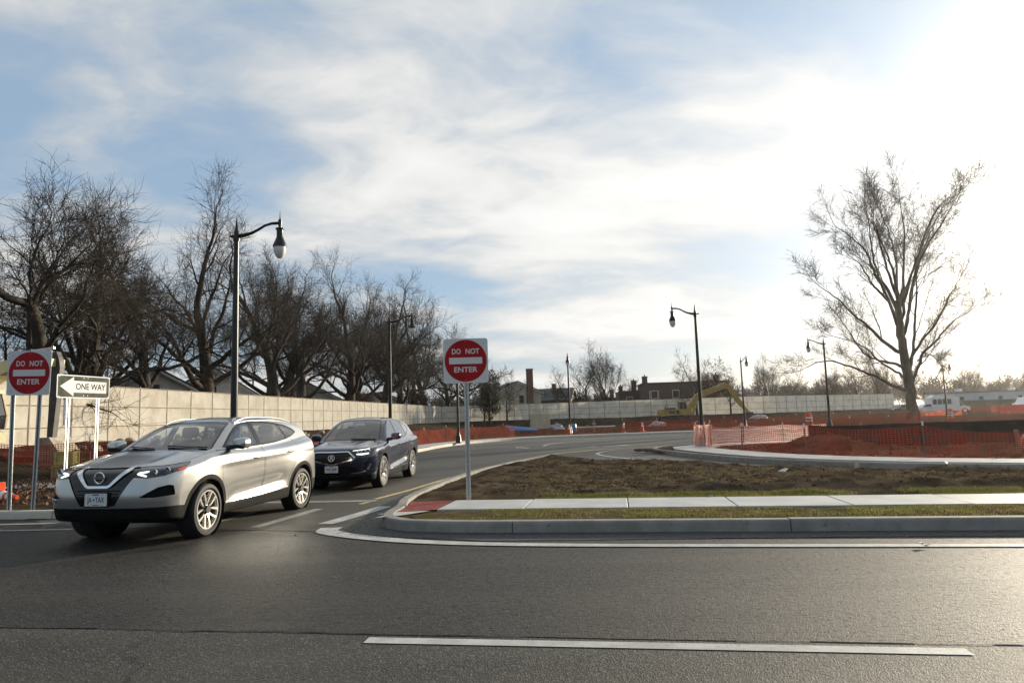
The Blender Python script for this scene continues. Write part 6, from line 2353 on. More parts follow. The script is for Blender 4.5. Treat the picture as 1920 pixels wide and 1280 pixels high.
    for sg in (1, -1):
        MB().prism([(sg * .004, .790), (sg * .018, .790), (sg * .044, .683), (sg * .024, .683), (sg * .002, .762)], bx - .018, bx - .006, 'yz').obj('badge_stroke', 'chrome', badge)
    MB().box((bx - .012, 0, .722), (.010, .05, .014)).obj('badge_bar', 'chrome', badge)
    for sg in (1, -1):
        o_h = hls[1] if sg > 0 else hls[0]
        strip_on(car, [(.56, .815), (.68, .812), (.80, .828)], .030, .004, 'drl', 'running_light', 'front', parent=o_h, sides=(sg,), widths=[.02, .034, .036, .028])
        strip_on(car, [(.47, .892), (.62, .905), (.80, .925)], .016, .004, 'drl', 'led_bar', 'front', parent=o_h, sides=(sg,), widths=[.010, .018, .014])
        for q in range(4):
            yy_ = .58 + q * .075
            hx_ = ray_hit(Ff, [(-.3, yy_, .865 + q * .008)], (1, 0, 0), 1.4)[0]
            MB().box((hx_[0] + .006, hx_[1] * sg, hx_[2]), (.02, .042, .036), bev=.008).obj('lamp_jewel', 'reflector', o_h)
        strip_on(car, [(.44, .395), (.62, .405), (.74, .44)], .016, .010, 'chrome', 'bumper_chrome', 'front', sides=(sg,), widths=[.010, .016, .022])
        strip_on(car, [(.77, .45), (.80, .52), (.835, .60)], .030, .010, 'chrome', 'bumper_chrome', 'front', sides=(sg,), widths=[.05, .035, .012])
        mr = loft_blob('mirror', [(1.56, sg * 1.02, 1.165, .08, .05), (1.60, sg * 1.03, 1.165, .11, .085), (1.68, sg * 1.035, 1.17, .122, .09), (1.74, sg * 1.03, 1.17, .112, .08)], 'navy_paint', root)
        MB().tube([(1.64, sg * .84, 1.10), (1.64, sg * .93, 1.10), (1.64, sg * .99, 1.12)], [.045, .035, .03], 8).obj('mirror_arm', 'gloss_black', mr, smooth=True)
        for hx_, hz_ in ((2.30, .955), (3.34, 1.0)):
            hp = ray_hit(Ff, [(hx_ - .1, 1.3, hz_), (hx_, 1.3, hz_), (hx_ + .1, 1.3, hz_)], (0, -1, 0), .8)
            MB().tube([(p[0], sg * (p[1] + (.028 if i == 1 else .010)), p[2]) for i, p in enumerate(hp)], [.012, .016, .012], 8).obj('door_handle', 'navy_paint', root, smooth=True)
        strip_on(car, [(1.45, .375), (2.3, .385), (3.22, .41)], .022, .008, 'chrome', 'sill_strip', 'side', sides=(sg,))
    pts_ = []
    for q in np.linspace(0, 1, 5):
        yq = -.62 + .6 * q
        hh = ray_hit(Ff, [(-.1, yq, 1.105 + .03 * q)], (1, 0, 0), 2.0, 300)[0]
        pts_.append((hh[0] - .015, hh[1], hh[2] + .004))
    MB().tube(pts_, .008, 5).obj('wiper', 'trim_black', root)
    MB().box((1.98, 0, 1.46), (.05, .25, .065), bev=.015).obj('rear_view_mirror', 'reflector', root)
    pxx = float(ray_hit(Ff, [(-.3, 0, .49)], (1, 0, 0), .8)[0][0])
    number_plate(root, pxx - .03, .49, 'FHW-3898', 0)
    MB().box((pxx + .0, 0, .49), (.05, .34, .18), bev=.01).obj('plate_holder', 'trim_black', root)
    for xw in (wf, wr):
        for sg in (1, -1):
            wheel(root, xw, sg * .825, RT, RT, .235, .255, 1, sg)
            MB().lathe([(.395, -.20), (.41, .0), (.0005, -.20)], 28, (xw, sg * .72, RT), 'y').obj('wheel_well', 'gap', root)
    MB().box((2.35, 0, .25), (4.2, 1.4, .06)).obj('underbody', 'gap', root)
    car_interior(root, 1.32, 1.10)
    return root


build_silver()
build_navy()


# ------------------------------------------------------------------ excavators
def fat_poly(line, widths):
    """outline polygon around a polyline with varying half width"""
    P = np.asarray(line, float)
    t = np.gradient(P, axis=0)
    t /= np.linalg.norm(t, axis=1)[:, None]
    n = np.stack([-t[:, 1], t[:, 0]], 1)
    w_ = np.asarray(widths)[:, None]
    return [tuple(p) for p in np.concatenate([P + n * w_, (P - n * w_)[::-1]])]


def excavator(label, loc, rz, col, boom, bw, stick, sw, cyl, bucket, body_x, dark_stick=False, cab_x=1.05):
    t = thing('excavator', label, 'excavator', loc, rz)
    x0, x1 = body_x
    for sg in (-1, 1):
        tr = []
        L0, L1, hh = x0 + .35, x1 + .45, .40
        for k in range(9):
            an = math.pi / 2 + math.pi * k / 8
            tr.append((L0 + hh * math.cos(an), hh + .02 + hh * math.sin(an)))
        for k in range(9):
            an = -math.pi / 2 + math.pi * k / 8
            tr.append((L1 + hh * math.cos(an), hh + .02 + hh * math.sin(an)))
        tk = MB().prism(tr, sg * 1.05 - .28, sg * 1.05 + .28).obj('track', 'machine_dark', t)
        for k in range(7):
            xx = L0 + (L1 - L0) * k / 6
            MB().lathe([(.0005, sg * 1.05 - .31), (.16, sg * 1.05 - .31), (.16, sg * 1.05 + .31), (.0005, sg * 1.05 + .31)], 10, (xx, 0, .28), 'y').obj('roller', 'machine_dark', tk)
    MB().lathe([(.0005, .78), (.75, .78), (.75, .98), (.0005, .98)], 18, ((x0 + x1) / 2 + .2, 0, 0)).obj('turntable', 'machine_dark', t)
    up = MB().prism([(x0, 1.05), (x0 + .1, 1.0), (x1, 1.0), (x1, 1.35), (x1 - .5, 1.45), (x1 - .6, 1.72), (x0 + .12, 1.74), (x0, 1.6)], -1.3, 1.3).obj('body', col, t)
    MB().prism([(x0 - .12, 1.08), (x0 + .35, 1.02), (x0 + .4, 1.78), (x0 - .02, 1.74)], -1.33, 1.33).obj('counterweight', col, t)
    MB().box((x0 + 1.3, -1.305, 1.38), (.75, .03, .32)).obj('side_grille', 'machine_dark', up)
    MB().box((x0 + 2.05, -1.305, 1.36), (.40, .03, .42)).obj('side_vent', 'machine_dark', up)
    MB().box((x0 + 1.4, 0.1, 1.83), (1.1, 1.9, .2), bev=.05).obj('engine_cover', 'machine_dark', t)
    MB().tube([(x0 + .9, .6, 1.8), (x0 + .9, .6, 2.25)], .06, 8).obj('exhaust', 'machine_dark', t)
    cx = x1 - cab_x
    cb = MB().prism([(cx, 1.45), (cx + 1.0, 1.45), (cx + 1.05, 1.9), (cx + .85, 2.62), (cx + .05, 2.62)], .35, 1.28).obj('cab', 'window_dark', t)
    MB().prism([(cx - .05, 2.60), (cx + .92, 2.60), (cx + .86, 2.72), (cx, 2.72)], .30, 1.33).obj('cab_roof', col, cb)
    for (ax, az, bx_, bz_) in ((cx, 1.45, cx + .05, 2.62), (cx + 1.05, 1.9, cx + .85, 2.62), (cx + 1.0, 1.45, cx + 1.05, 1.9), (cx + .5, 1.45, cx + .5, 2.62)):
        for yy_ in (.345, 1.285):
            MB().tube([(ax, yy_, az), (bx_, yy_, bz_)], .04, 5).obj('cab_pillar', col, cb)
    bm_ = MB().prism(fat_poly(spline(boom, 4), np.interp(np.linspace(0, 1, 4 * (len(boom) - 1) + 1), np.linspace(0, 1, len(bw)), bw)), -.28, .28).obj('boom', col, t)
    MB().prism(fat_poly(spline(stick, 4), np.interp(np.linspace(0, 1, 4 * (len(stick) - 1) + 1), np.linspace(0, 1, len(sw)), sw)), -.10 if dark_stick else -.20, .10 if dark_stick else .20).obj('stick', 'machine_dark' if dark_stick else col, t)
    for (a_, b_, r_) in cyl:
        a_, b_ = Vector((a_[0], 0, a_[1])), Vector((b_[0], 0, b_[1]))
        m_ = a_ + (b_ - a_) * .5
        for yy_ in ((-.33, .33) if r_ > .075 else (0.0,)):
            o_ = Vector((0, yy_, 0))
            cc = MB().tube([a_ + o_, m_ + o_], r_, 8).obj('cylinder', col if not dark_stick else 'machine_dark', t, smooth=True)
            MB().tube([m_ + o_, b_ + o_], r_ * .62, 8).obj('piston_rod', 'machine_steel', cc, smooth=True)
    bk = MB().prism(bucket, -.45, .45).obj('bucket', 'bucket_dirty' if dark_stick else 'machine_dark', t)
    ex = max(bucket, key=lambda p: -p[1])
    for k in range(5):
        MB().box((ex[0], -.4 + .2 * k, ex[1] - .03), (.08, .07, .18)).obj('tooth', 'bucket_dirty', bk)
    return t


u_ = .00716
Zm = lambda zx, zy: ((zx - 400) * u_, (715 - zy) * u_)
excavator('yellow excavator with raised arched boom in front of the back fence', (20.7, 88.0, .05), 0, 'machine_yellow',
          [Zm(590, 560), Zm(690, 400), Zm(800, 270), Zm(900, 215), Zm(1100, 145), Zm(1320, 85)], [.22, .33, .40, .38, .34, .24],
          [Zm(1275, 40), Zm(1370, 110), Zm(1450, 230), Zm(1560, 400), Zm(1700, 570)], [.18, .38, .30, .24, .14],
          [(Zm(690, 590), Zm(810, 280), .085), (Zm(1000, 150), Zm(1260, 35), .07), (Zm(1500, 250), Zm(1745, 555), .065)],
          [Zm(1640, 560), Zm(1760, 560), Zm(1770, 640), Zm(1730, 715), Zm(1640, 690), Zm(1600, 720), Zm(1615, 640)], (Zm(110, 0)[0], Zm(690, 0)[0]), cab_x=1.5)
excavator('yellow excavator in a sunlit cream colour at the left edge, dark stick and bucket behind the signs', (-16.55, 21.2, .1), R(-4), 'machine_yellow_lit',
          [(-.5, 1.4), (-.2, 2.5), (.5, 3.15), (1.5, 3.45), (2.5, 3.42)], [.18, .22, .20, .17, .12],
          [(2.40, 3.75), (2.48, 3.3), (2.45, 2.2), (2.40, 1.15)], [.10, .16, .12, .09],
          [((.9, 3.75), (2.35, 3.9), .06), ((2.75, 3.1), (2.78, 1.5), .05)],
          [(2.25, 1.15), (2.65, 1.15), (2.95, .75), (2.85, .30), (2.45, .15), (2.05, .12), (2.2, .5)], (-3.6, -.2), dark_stick=True)

# ------------------------------------------------------------------ site clutter
def crate(label, loc, rz, d, mat):
    t = thing('crate', label, 'crate', loc, rz)
    x, y, z = d
    MB().box((0, 0, z / 2), (x * .94, y * .94, z * .96)).obj('panel_box', mat, t)
    for i, (sx, sy) in enumerate(((-1, -1), (1, -1), (1, 1), (-1, 1))):
        MB().box((sx * x / 2 * .96, sy * y / 2 * .96, z / 2), (.05, .05, z)).obj('corner_batten', mat, t)
    for zz_ in (.05 * z + .02, z * .95):
        MB().box((0, -y / 2 * .985, zz_), (x, .03, .05)).obj('batten', mat, t)
        MB().box((x / 2 * .985, 0, zz_), (.03, y, .05)).obj('batten', mat, t)
    return t


crate('large brown crate at the bottom of the stack by the ONE WAY posts', (-12.1, 18.7, .10), .3, (.62, .55, .42), 'crate_wood')
crate('yellow crate lying on top of the brown crate', (-12.15, 18.7, .53), .2, (.42, .40, .34), 'crate_yellow')
crate('small brown crate beside the crate stack', (-11.5, 18.9, .10), .8, (.40, .40, .36), 'crate_wood')
crate('yellow crate right of the crate stack, nearest the silver car', (-11.05, 18.9, .10), .1, (.36, .34, .44), 'crate_yellow')

rr = np.random.default_rng(3)


def rubble_heap(label, loc, rx, ry, h_, n, smin_, smax_, mat, name='rubble_heap', cat='rubble'):
    mb = MB()
    for i in range(n):
        q = rr.normal(0, .5, 2)
        hh = h_ * math.exp(-(q[0] ** 2 + q[1] ** 2) * 1.2)
        s2 = rr.uniform(smin_, smax_)
        mtx = Matrix.Rotation(rr.uniform(0, 6.3), 4, 'Z') @ Matrix.Rotation(rr.uniform(-.8, .8), 4, 'X') @ Matrix.Rotation(rr.uniform(-.8, .8), 4, 'Y')
        mb.box((q[0] * rx, q[1] * ry, hh * rr.random() + s2 * .3), (s2 * rr.uniform(.8, 1.6), s2, s2 * rr.uniform(.5, .9)), mat=mtx, bev=s2 * .22)
    o = mb.obj(name, mat, loc=loc)
    return tag(o, label, cat, kind='stuff')


rubble_heap('low heap of broken concrete along the foot of the sunlit fence', (-13.9, 33, .75), 2.2, 8.0, .35, 260, .08, .32, 'rubble')
rubble_heap('scattered pale rubble under the left excavator bucket', (-14.9, 20.2, .1), 1.2, .9, .2, 90, .05, .22, 'rubble')
rubble_heap('gravel scatter beside the red net on the left', (-11.0, 21.2, .1), 1.8, 1.0, .25, 120, .05, .22, 'rubble')


def sheet_heap(label, loc, rx, ry, h_, seed, mat='plastic_sheet'):
    n1, n2 = 18, 10
    V, F = [], []
    for i in range(n1):
        for j in range(n2 + 1):
            a_ = 2 * math.pi * i / n1
            e = (j / n2) * math.pi / 2
            w_ = 1 + 1.3 * float(fbm(np.array(math.cos(a_) * 2 + 7 + seed), np.array(math.sin(a_) * 2 + e * 2.5), 3, seed))
            V.append((rx * math.cos(a_) * math.cos(e) * w_, ry * math.sin(a_) * math.cos(e) * w_, h_ * math.sin(e) * w_))
    for i in range(n1):
        i2 = (i + 1) % n1
        for j in range(n2):
            F.append((i * (n2 + 1) + j, i2 * (n2 + 1) + j, i2 * (n2 + 1) + j + 1, i * (n2 + 1) + j + 1))
    return tag(mesh_obj('plastic_bundle', V, F, mat, None, False, loc=loc), label, 'plastic bundle')


sheet_heap('crumpled lilac plastic bundle right of the plywood panels', (3.6, 58.5, .3), .6, .35, .42, 3)
sheet_heap('crumpled white plastic bundle left of the yellow excavator', (12.4, 60, .25), .8, .4, .40, 5, 'pipe_white')
sheet_heap('torn white plastic sheet beside the excavator bucket', (25.6, 72, .5), .8, .4, .35, 8, 'pipe_white')

t = thing('plywood_screen', 'two upright pale plywood sheets standing on the soil', 'plywood', (2.25, 60.0, .32), R(3))
for sx in (-.44, .44):
    MB().box((sx, 0, .66), (.865, .03, 1.3)).obj('plywood_sheet', 'plywood', t)
for sx in (-.85, 0, .85):
    MB().box((sx, .06, .64), (.07, .08, 1.3)).obj('upright', 'stake_wood', t)
    MB().tube([(sx, .08, 1.1), (sx, .9, .0)], .035, 4).obj('brace', 'stake_wood', t)
for k, (x0_, x1_, y_, z0_, z1_, lb) in enumerate(((-.75, 1.6, 57.6, .66, .36, 'topmost of the three blue plastic pipes'), (-.62, 1.75, 57.3, .50, .30, 'middle one of the three blue plastic pipes'), (-.5, 1.9, 57.0, .34, .26, 'lowest of the three blue plastic pipes, nearest the kerb'))):
    t = thing('blue_pipe', lb, 'pipe', (x0_, y_, z0_))
    a_, b_ = Vector((0, 0, 0)), Vector((x1_ - x0_, .2, z1_ - z0_))
    MB().tube([a_, b_], .105, 12, cap=False).obj('pipe_wall', 'pipe_blue', t, smooth=True)
    MB().tube([b_ - (b_ - a_) * .08, b_], .125, 12).obj('socket', 'pipe_blue', t, smooth=True)
t = thing('white_pipe', 'long white plastic pipe laid level on two stands', 'pipe', (4.9, 54.0, .35))
MB().tube([(0, 0, 0.1), (3.0, 0, .12)], .075, 10).obj('pipe_wall', 'pipe_white', t, smooth=True)
for x_ in (.4, 2.6):
    MB().box((x_, 0, -.12), (.12, .3, .34)).obj('stand', 'stake_wood', t)
t = thing('blue_drum', 'small blue barrel at the left end of the white pipe', 'barrel', (4.62, 54.1, .12))
MB().lathe([(.0005, 0), (.22, 0), (.24, .05), (.24, .28), (.25, .30), (.24, .32), (.24, .58), (.22, .62), (.0005, .62)], 16).obj('shell', 'pipe_blue', t, smooth=True)
MB().lathe([(.03, .62), (.03, .66), (.0005, .66)], 8, (.1, 0, 0)).obj('bung', 'machine_dark', t)
t = thing('marker_stake', 'pale wooden cross stake behind the white pipe', 'stake', (6.2, 53.6, .1))
MB().box((0, 0, .45), (.07, .05, .9)).obj('upright', 'plywood', t)
MB().box((0, -.03, .62), (.32, .03, .10)).obj('crosspiece', 'plywood', t)


def make_cone(label, loc, s2=1.0):
    t = thing('traffic_cone', label, 'traffic cone', loc, 0, 'orange traffic cones on the site')
    MB().box((0, 0, .02), (.36, .36, .04), bev=.012).obj('base', 'cone_orange', t)
    MB().lathe([(.13, .035), (.125, .05), (.032, .70), (.026, .715), (.0005, .715)], 18).obj('cone_body', 'cone_orange', t, smooth=True)
    for (z0_, z1_) in ((.36, .46), (.52, .60)):
        rz_ = lambda z: .125 + (.032 - .125) * (z - .05) / .65 + .002
        MB().lathe([(rz_(z0_), z0_), (rz_(z1_), z1_)], 18).obj('band', 'cone_band', t, smooth=True)
    t.scale = (s2,) * 3
    return t


cn = make_cone('orange traffic cone beside the thin lamp near plywood panels', (3.75, 47.3, .13))
copy_tree(cn, None, (7.5, 47.4, .13), .4, 'orange traffic cone midway between thin lamp and excavator')
copy_tree(cn, None, (9.2, 49.6, .13), .9, 'orange traffic cone nearest the excavator, left of its tracks')
fc = copy_tree(cn, None, (-9.95, 13.1, .26), 0, 'orange cone lying on its side at the left edge')
fc.rotation_euler = (R(90), 0, R(62))
fc.scale = (1.35,) * 3


def make_drum(label, loc, grp='orange construction drums'):
    t = thing('construction_drum', label, 'drum', loc, 0, grp)
    MB().lathe([(.33, 0), (.33, .06), (.27, .08), (.27, .28), (.255, .29), (.25, .52), (.235, .53), (.23, .76), (.215, .77), (.20, .98), (.17, 1.0), (.0005, 1.0)], 18).obj('drum_body', 'cone_orange', t, smooth=True)
    for (z0_, z1_, r_) in ((.31, .41, .257), (.55, .65, .237)):
        MB().lathe([(r_ + .002, z0_), (r_ - .001, z1_)], 18).obj('band', 'cone_band', t, smooth=True)
    MB().tube([(-.08, 0, 1.0), (-.06, 0, 1.08), (.06, 0, 1.08), (.08, 0, 1.0)], .015, 6).obj('handle', 'cone_orange', t)
    return t


dr = make_drum('orange striped drum in front of the back fence, left of the big tree', (22.9, 53.5, .1))
copy_tree(dr, None, (39.6, 62.5, .1), 0, 'orange striped drum far right under the trailer', .9)

# lying orange sock at the tip of the right island
t = thing('filter_sock', 'orange brown filter sock lying at the island kerb tip', 'filter sock', (0, 0, 0))
pts = spline([(4.4, 25.6, .09), (4.75, 25.35, .10), (4.95, 25.0, .10), (5.0, 24.4, .10), (5.1, 23.8, .09)], 4)
MB().tube([tuple(p) for p in pts], [.03] + [.055 + .010 * math.sin(i * 2.1) for i in range(len(pts) - 2)] + [.03], 8).obj('sock', 'brick_red', t, smooth=True)
# stake in the soil
t = thing('survey_stake', 'short pale wooden stake standing in the near soil', 'stake', (7.25, 14.75, .08))
MB().box((0, 0, .11), (.085, .03, .26)).obj('lath', 'plywood', t)
MB().box((0, 0, .243), (.087, .032, .012)).obj('painted_top', 'litter', t)
t = thing('wooden_post', 'leaning brown plank in front of the red net at right', 'post', (12.95, 17.75, .12))
MB().prism([(-.05, 0), (.05, 0), (-.02, .62), (-.12, .62)], -.02, .02).obj('plank', 'stake_wood', t)
t = thing('hose_coil', 'coil of red hose at the right edge of the sidewalk', 'hose', (13.5, 17.9, .14), R(-20))
for k in range(4):
    ring_ = [(.30 * math.cos(q), .05 * k - .05, .26 + .28 * math.sin(q)) for q in np.linspace(0, 2 * math.pi, 26)]
    MB().tube(ring_, .032, 6).obj('hose_loop', 'cone_orange' if k != 1 else 'litter', t, smooth=True)

# litter
for k, (x_, y_, s2, lb) in enumerate(((5.2, 13.4, .07, 'crumpled white paper on the near soil'), (3.05, 10.95, .035, 'tiny white scrap lying on the sidewalk'), (4.1, 7.15, .05, 'white scrap lying on the asphalt at right'),
                                      (8.4, 13.6, .05, 'pale scrap at the right of the near soil'), (2.2, 15.1, .05, 'pale scrap far back in the soil'), (-7.9, 15.2, .07, 'pale scrap beside the left sidewalk'))):
    z_ = 0.02
    if sdf_poly(ISL, np.array(x_), np.array(y_)) < 0:
        z_ = float(isl_z(np.array(x_), np.array(y_))) + .02
    elif x_ < -6:
        z_ = .16
    mb = MB()
    v = [(rr.normal(0, s2), rr.normal(0, s2), abs(rr.normal(0, s2 * .6))) for _ in range(9)]
    f = [(0, 1, 2), (1, 3, 2), (2, 3, 4), (3, 5, 4), (4, 5, 6), (5, 7, 6), (6, 7, 8), (0, 2, 4), (1, 3, 5)]
    tag(mb.add(v, f).obj('paper_scrap', 'litter', loc=(x_, y_, z_)), lb, 'litter')

# ------------------------------------------------------------------ far right: trailer, bus, cars, barriers
def far_wheel(parent, x, y, r_=.33):
    w_ = MB().lathe([(.0005, -.1), (r_, -.1), (r_, .1), (.0005, .1)], 14, (x, y, r_), 'y').obj('wheel', 'tyre', parent)
    for sg in (-1, 1):
        MB().lathe([(.0005, sg * .105), (r_ * .6, sg * .105)], 12, (x, y, r_), 'y').obj('rim', 'alloy', w_)


def far_car(label, loc, rz, paint, kind='car', L=4.5):
    t = thing('parked_car', label, 'car' if kind != 'van' else 'van', loc, rz)
    k = L / 4.5
    if kind == 'van':
        pr = [(-2.25, .35), (2.2, .35), (2.25, .85), (2.0, 1.1), (1.45, 1.25), (1.0, 1.95), (-2.2, 2.0), (-2.25, 1.8)]
        wn = [(.15, 1.2), (1.25, 1.2), (.90, 1.80), (.15, 1.80)]
        ws = [(1.40, 1.27), (1.03, 1.90)]
    else:
        pr = [(-2.25, .35), (2.2, .35), (2.25, .7), (2.05, .85), (1.15, .98), (.55, 1.45), (-.9, 1.5), (-1.6, 1.12), (-2.2, 1.0), (-2.25, .7)]
        wn = [(-1.40, 1.02), (.95, 1.02), (.48, 1.38), (-.85, 1.42)]
    pr = [(a * k, b) for a, b in pr]
    wn = [(a * k, b) for a, b in wn]
    bd = MB().prism(pr, -.86, .86).obj('body', paint, t)
    md = bd.modifiers.new('bevel', 'BEVEL')
    md.width = .07
    md.segments = 2
    for sg in (-1, 1):
        MB().prism(wn, sg * .865 - .004, sg * .865 + .004).obj('window', 'window_dark', t)
        for x_ in (-1.4 * k, 1.42 * k):
            far_wheel(t, x_, sg * .80)
        MB().box((2.2 * k, sg * .62, .72), (.12, .3, .12)).obj('headlight', 'cone_band', t)
        MB().box((-2.22 * k, sg * .7, .85), (.08, .2, .2)).obj('tail_light', 'lamp_red', t)
    return t


far_car('black car half hidden left of the huge tree trunk', (60.3, 107, .1), R(195), 'car_black')
far_car('white car half hidden right of the huge tree trunk', (59.0, 98, .1), R(170), 'white_paint')
far_car('white van at the right edge, nearest', (73.5, 98, .1), R(200), 'white_paint', 'van', 5.2)
far_car('grey car in front of the green screen fence', (88.0, 114, .1), R(175), 'car_grey')
far_car('white van at the right edge, behind the orange barriers', (84.5, 110, .1), R(185), 'white_paint', 'van', 5.0)

t = thing('shuttle_bus', 'white shuttle bus standing in front of the green screen', 'bus', (61.5, 97.5, .05), R(-12))
bb = MB().prism([(-2.4, .45), (1.1, .45), (1.1, 1.5), (1.2, 2.0), (1.0, 2.38), (-2.3, 2.45), (-2.42, 2.3)], -1.05, 1.05).obj('coach_body', 'white_paint', t)
MB().prism([(1.1, .40), (2.5, .40), (2.55, .95), (1.85, 1.12), (1.35, 1.62), (1.1, 1.62)], -.92, .92).obj('cab', 'white_paint', t)
MB().prism([(1.24, 1.10), (1.74, 1.10), (1.36, 1.52), (1.24, 1.52)], -.925, .925).obj('cab_window', 'window_dark', t)
MB().prism([(-2.1, 2.40), (.8, 2.36), (.6, 2.62), (-1.9, 2.64)], -.8, .8).obj('roof_fairing', 'white_paint', t)
for k in range(4):
    for sg in (-1, 1):
        MB().box((-1.95 + k * .62, sg * 1.052, 1.72), (.50, .012, .72)).obj('window', 'window_dark', bb)
for x_ in (-1.4, 1.8):
    for sg in (-1, 1):
        far_wheel(t, x_, sg * .88, .38)

t = thing('site_trailer', 'long pale blue office trailer behind the green screen fence', 'trailer', (88.5, 131, .1), R(-7))
TL_ = 17.5
MB().box((0, 0, 1.9), (TL_, 3.2, 2.8)).obj('wall', 'trailer_pale', t)
MB().prism([(-TL_ / 2 - .1, 3.3), (TL_ / 2 + .1, 3.3), (TL_ / 2 + .1, 3.48), (-TL_ / 2 - .1, 3.48)], -1.7, 1.7).obj('roof', 'roof_dark', t)
for k in range(5):
    f_ = MB().box((-7 + 3.4 * k, -1.62, 2.25), (.85, .06, .8)).obj('window', 'house_white', t)
    MB().box((-7 + 3.4 * k, -1.65, 2.25), (.72, .05, .66)).obj('pane', 'window_dark', f_)
for k in range(6):
    MB().box((-8 + 3.2 * k, 0, .3), (.3, 2.6, .5)).obj('footing', 'machine_dark', t)
for (x_, lb) in ((-3.2, 'a'), (6.2, 'b')):
    ac = MB().box((x_, .2, 3.78), (1.0, .9, .55), bev=.06).obj('roof_unit', 'white_paint', t)
t = thing('screen_fence', 'dark green screen fence below the pale trailer', 'fence', (74.0, 119, .1), R(-3))
for k in range(12):
    MB().box((k * 2.4 + 1.2, 0, .95), (2.38, .02, 1.75)).obj('screen_panel', 'green_screen', t)
    MB().tube([(k * 2.4, .04, 0), (k * 2.4, .04, 1.95)], .035, 6).obj('post', 'fence_post', t)


def barrier(label, loc, rz, mat):
    t = thing('road_barrier', label, 'barrier', loc, rz, 'plastic road barriers far right')
    b_ = MB().prism([(-.30, 0), (.30, 0), (.28, .12), (.14, .38), (.10, .95), (-.10, .95), (-.14, .38), (-.28, .12)], -.9, .9, 'yz' if False else 'xz').obj('barrier_body', mat, t)
    for yy_ in (-.45, .45):
        MB().box((0, yy_, .04), (.62, .25, .07)).obj('foot_slot', 'machine_dark', t)
    MB().lathe([(.06, .95), (.06, 1.0), (.0005, 1.0)], 8, (0, .3, 0)).obj('filler_cap', 'cone_band', t)
    return t


b0 = barrier('orange plastic barrier nearest the silt fence at right', (55.2, 77, .1), R(80), 'cone_orange')
bl_ = [((56.9, 77.4), R(86), 'orange plastic barrier second in the nearest row'), ((64.5, 92), R(95), 'orange barrier in the rear row, leftmost'),
       ((66.6, 92.3), R(85), 'orange barrier in the rear row, second from left'), ((69.6, 94), R(92), 'orange barrier in the rear row, third from left'), ((71.6, 94), R(90), 'orange barrier in the rear row, rightmost')]
for (p_, rz_, lb) in bl_:
    copy_tree(b0, None, (p_[0], p_[1], .1), rz_, lb)
net_fence('drooping orange net lying before the white car and bus', [(48.5, 82), (50.5, 82.3), (53, 81.5)], .7, 'net_orange', z0=.1, cell=(.14, .10), post_step=2.4, seed=41, sag=.5, strand=(.045, .045))
net_fence('orange net hung beside the shuttle bus', [(66, 99), (69, 99.4), (71.5, 99)], 1.0, 'net_dark', z0=.1, cell=(.14, .10), post_step=2.4, seed=43, sag=.1, strand=(.05, .05))

# ------------------------------------------------------------------ grass, pebbles, fallen leaves
def blades(name, pts, zf, hmin, hmax, mat, seed, wdt=.006, lean=.6):
    r2 = np.random.default_rng(seed)
    n = len(pts)
    z = zf(pts[:, 0], pts[:, 1])
    h_ = r2.uniform(hmin, hmax, n)
    an = r2.uniform(0, 6.28, n)
    w_ = np.stack([np.cos(an), np.sin(an)], 1) * wdt * r2.uniform(.6, 1.4, (n, 1))
    l2 = r2.normal(0, lean, (n, 2)) * h_[:, None]
    A = np.c_[pts - w_, z - .005]
    B = np.c_[pts + w_, z - .005]
    Cc = np.c_[pts + l2, z + h_]
    V = np.stack([A, B, Cc], 1).reshape(-1, 3)
    return tag(mesh_obj(name, V, np.arange(n * 3).reshape(n, 3), mat), kind='stuff')


def scatter_ab(n, a0, a1, b0, b1, seed, thr=None, sc2=1.0):
    r2 = np.random.default_rng(seed)
    aa_ = r2.uniform(a0, a1, n)
    bb_ = r2.uniform(b0, b1, n)
    P = np.stack([UX * aa_ + VX * bb_, UY * aa_ + VY * bb_], 1)
    if thr is not None:
        d_ = fbm(P[:, 0] * sc2, P[:, 1] * sc2, 4, seed)
        P = P[d_ > thr + r2.normal(0, .05, len(P))]
    return P


vz = lambda x, y: isl_z(x, y) + .008
o = blades('verge_grass', scatter_ab(46000, -2.4, 16, 8.92, 9.97, 1, .03, 1.1), vz, .012, .038, 'grass_a', 1)
tag(o, 'short green grass tufts on the verge by the kerb', 'grass')
o = blades('verge_straw', scatter_ab(46000, -2.4, 16, 8.92, 9.97, 2, -.06, 1.6), vz, .01, .03, 'grass_b', 2)
tag(o, 'dry straw coloured grass on the verge by the kerb', 'grass')
o = blades('walkside_grass', scatter_ab(50000, -1.9, 16, 11.22, 11.75, 3, -.07, .9), isl_z, .02, .06, 'grass_a', 3)
tag(o, 'green grass fringe between the sidewalk and the soil', 'grass')
o = blades('soil_straw', scatter_ab(26000, -2.0, 14, 11.6, 17.0, 4, .05, .7)[:, :], isl_z, .01, .03, 'grass_b', 4, .01, 1.5)
tag(o, 'dry stems scattered over the near soil', 'dry grass')


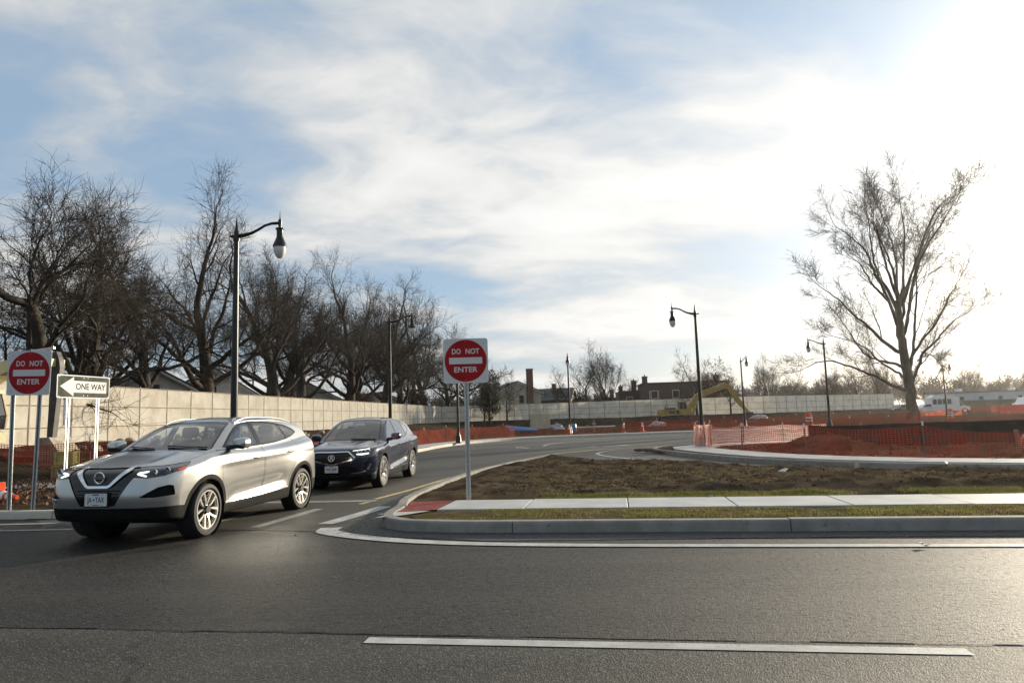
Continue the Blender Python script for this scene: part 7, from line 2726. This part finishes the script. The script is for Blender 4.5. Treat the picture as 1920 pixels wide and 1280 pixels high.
def clods(name, pts, zf, s0, s1, mat, seed, label):
    r2 = np.random.default_rng(seed)
    base = np.array([(0, 0, 1), (.9, 0, .1), (-.3, .85, .1), (-.4, -.8, .15), (.2, .1, -.6)])
    fc_ = np.array([(0, 1, 2), (0, 2, 3), (0, 3, 1), (1, 4, 2), (2, 4, 3), (3, 4, 1)])
    n = len(pts)
    s2 = s0 + (s1 - s0) * r2.random(n) ** 3
    an = r2.uniform(0, 6.28, n)
    V = base[None] * (s2[:, None, None] * r2.uniform(.6, 1.4, (n, 5, 1)))
    c_, s_ = np.cos(an), np.sin(an)
    Vx = V[..., 0] * c_[:, None] - V[..., 1] * s_[:, None]
    Vy = V[..., 0] * s_[:, None] + V[..., 1] * c_[:, None]
    V = np.stack([Vx + pts[:, :1], Vy + pts[:, 1:2], V[..., 2] * .8 + zf(pts[:, 0], pts[:, 1])[:, None]], -1)
    F = fc_[None] + (np.arange(n) * 5)[:, None, None]
    return tag(mesh_obj(name, V.reshape(-1, 3), F.reshape(-1, 3), mat), label, 'soil' if 'soil' in name else 'gravel', kind='stuff')


P = scatter_ab(12000, -2.5, 15, 11.8, 21, 11)
P = P[sdf_poly(ISL, P[:, 0], P[:, 1]) < -.25]
clods('soil_clods', P, isl_z, .006, .04, 'soil', 5, 'loose clods of brown soil on the near island')
r2 = np.random.default_rng(9)
P = np.stack([r2.uniform(7, 24, 9000), r2.uniform(15, 29, 9000)], 1)
P = P[(sdf_poly(ISL2, P[:, 0], P[:, 1]) < 0) & (dist_poly(K2, P[:, 0], P[:, 1], False) > 2.4)]
clods('site_soil_clods', P, isl2_z, .01, .10, 'soil_red', 6, 'loose clods of reddish soil behind the island net')
P = np.concatenate([scatter_ab(2600, -3.4, 14, 8.25, 8.70, 12), scatter_ab(500, -4.2, -2.0, 8.4, 10.5, 13)])
P = P[sdf_poly(ISL, P[:, 0], P[:, 1]) > .02]
clods('gutter_gravel', P, lambda x, y: x * 0 + .012, .003, .016, 'pebble', 7, 'loose grit lying in the gutter along the kerb')
P = scatter_ab(700, -6, 9, 4.2, 7.7, 14)
clods('road_grit', P, lambda x, y: x * 0 + .005, .002, .007, 'pebble', 8, 'sparse grit scattered on the asphalt')
# fallen leaves on the left verge
r2 = np.random.default_rng(15)
P = np.stack([r2.uniform(-22, -5.8, 14000), r2.uniform(12.2, 24, 14000)], 1)
P = P[sdf_poly(ROADY, P[:, 0], P[:, 1]) > .4]
E = np.c_[P, np.full(len(P), .17) + r2.uniform(0, .05, len(P))]
V, F = leaf_mesh(list(E), r2, 1, .045, .02)
tag(mesh_obj('fallen_leaves', V, F, 'dead_leaf'), 'fallen brown leaves on the ground left of the cars', 'leaves', kind='stuff')


# ------------------------------------------------------------------ air
hm = bpy.data.materials.new('haze')
hm.use_nodes = True
hm.node_tree.nodes.clear()
hq = NT(hm.node_tree)
ho = hq.n('ShaderNodeOutputMaterial')
hv = hq.n('ShaderNodeVolumePrincipled', ins={'Color': (0.97, 0.95, 0.92, 1), 'Density': 0.00015, 'Anisotropy': 0.70})
hm.node_tree.links.new(hv.outputs[0], ho.inputs['Volume'])
MATS['haze'] = hm
tag(MB().box((50, 1400, 19.0), (5600, 3700, 42)).obj('haze', 'haze'), 'thin warm haze in the air over the whole site', 'haze', kind='stuff')
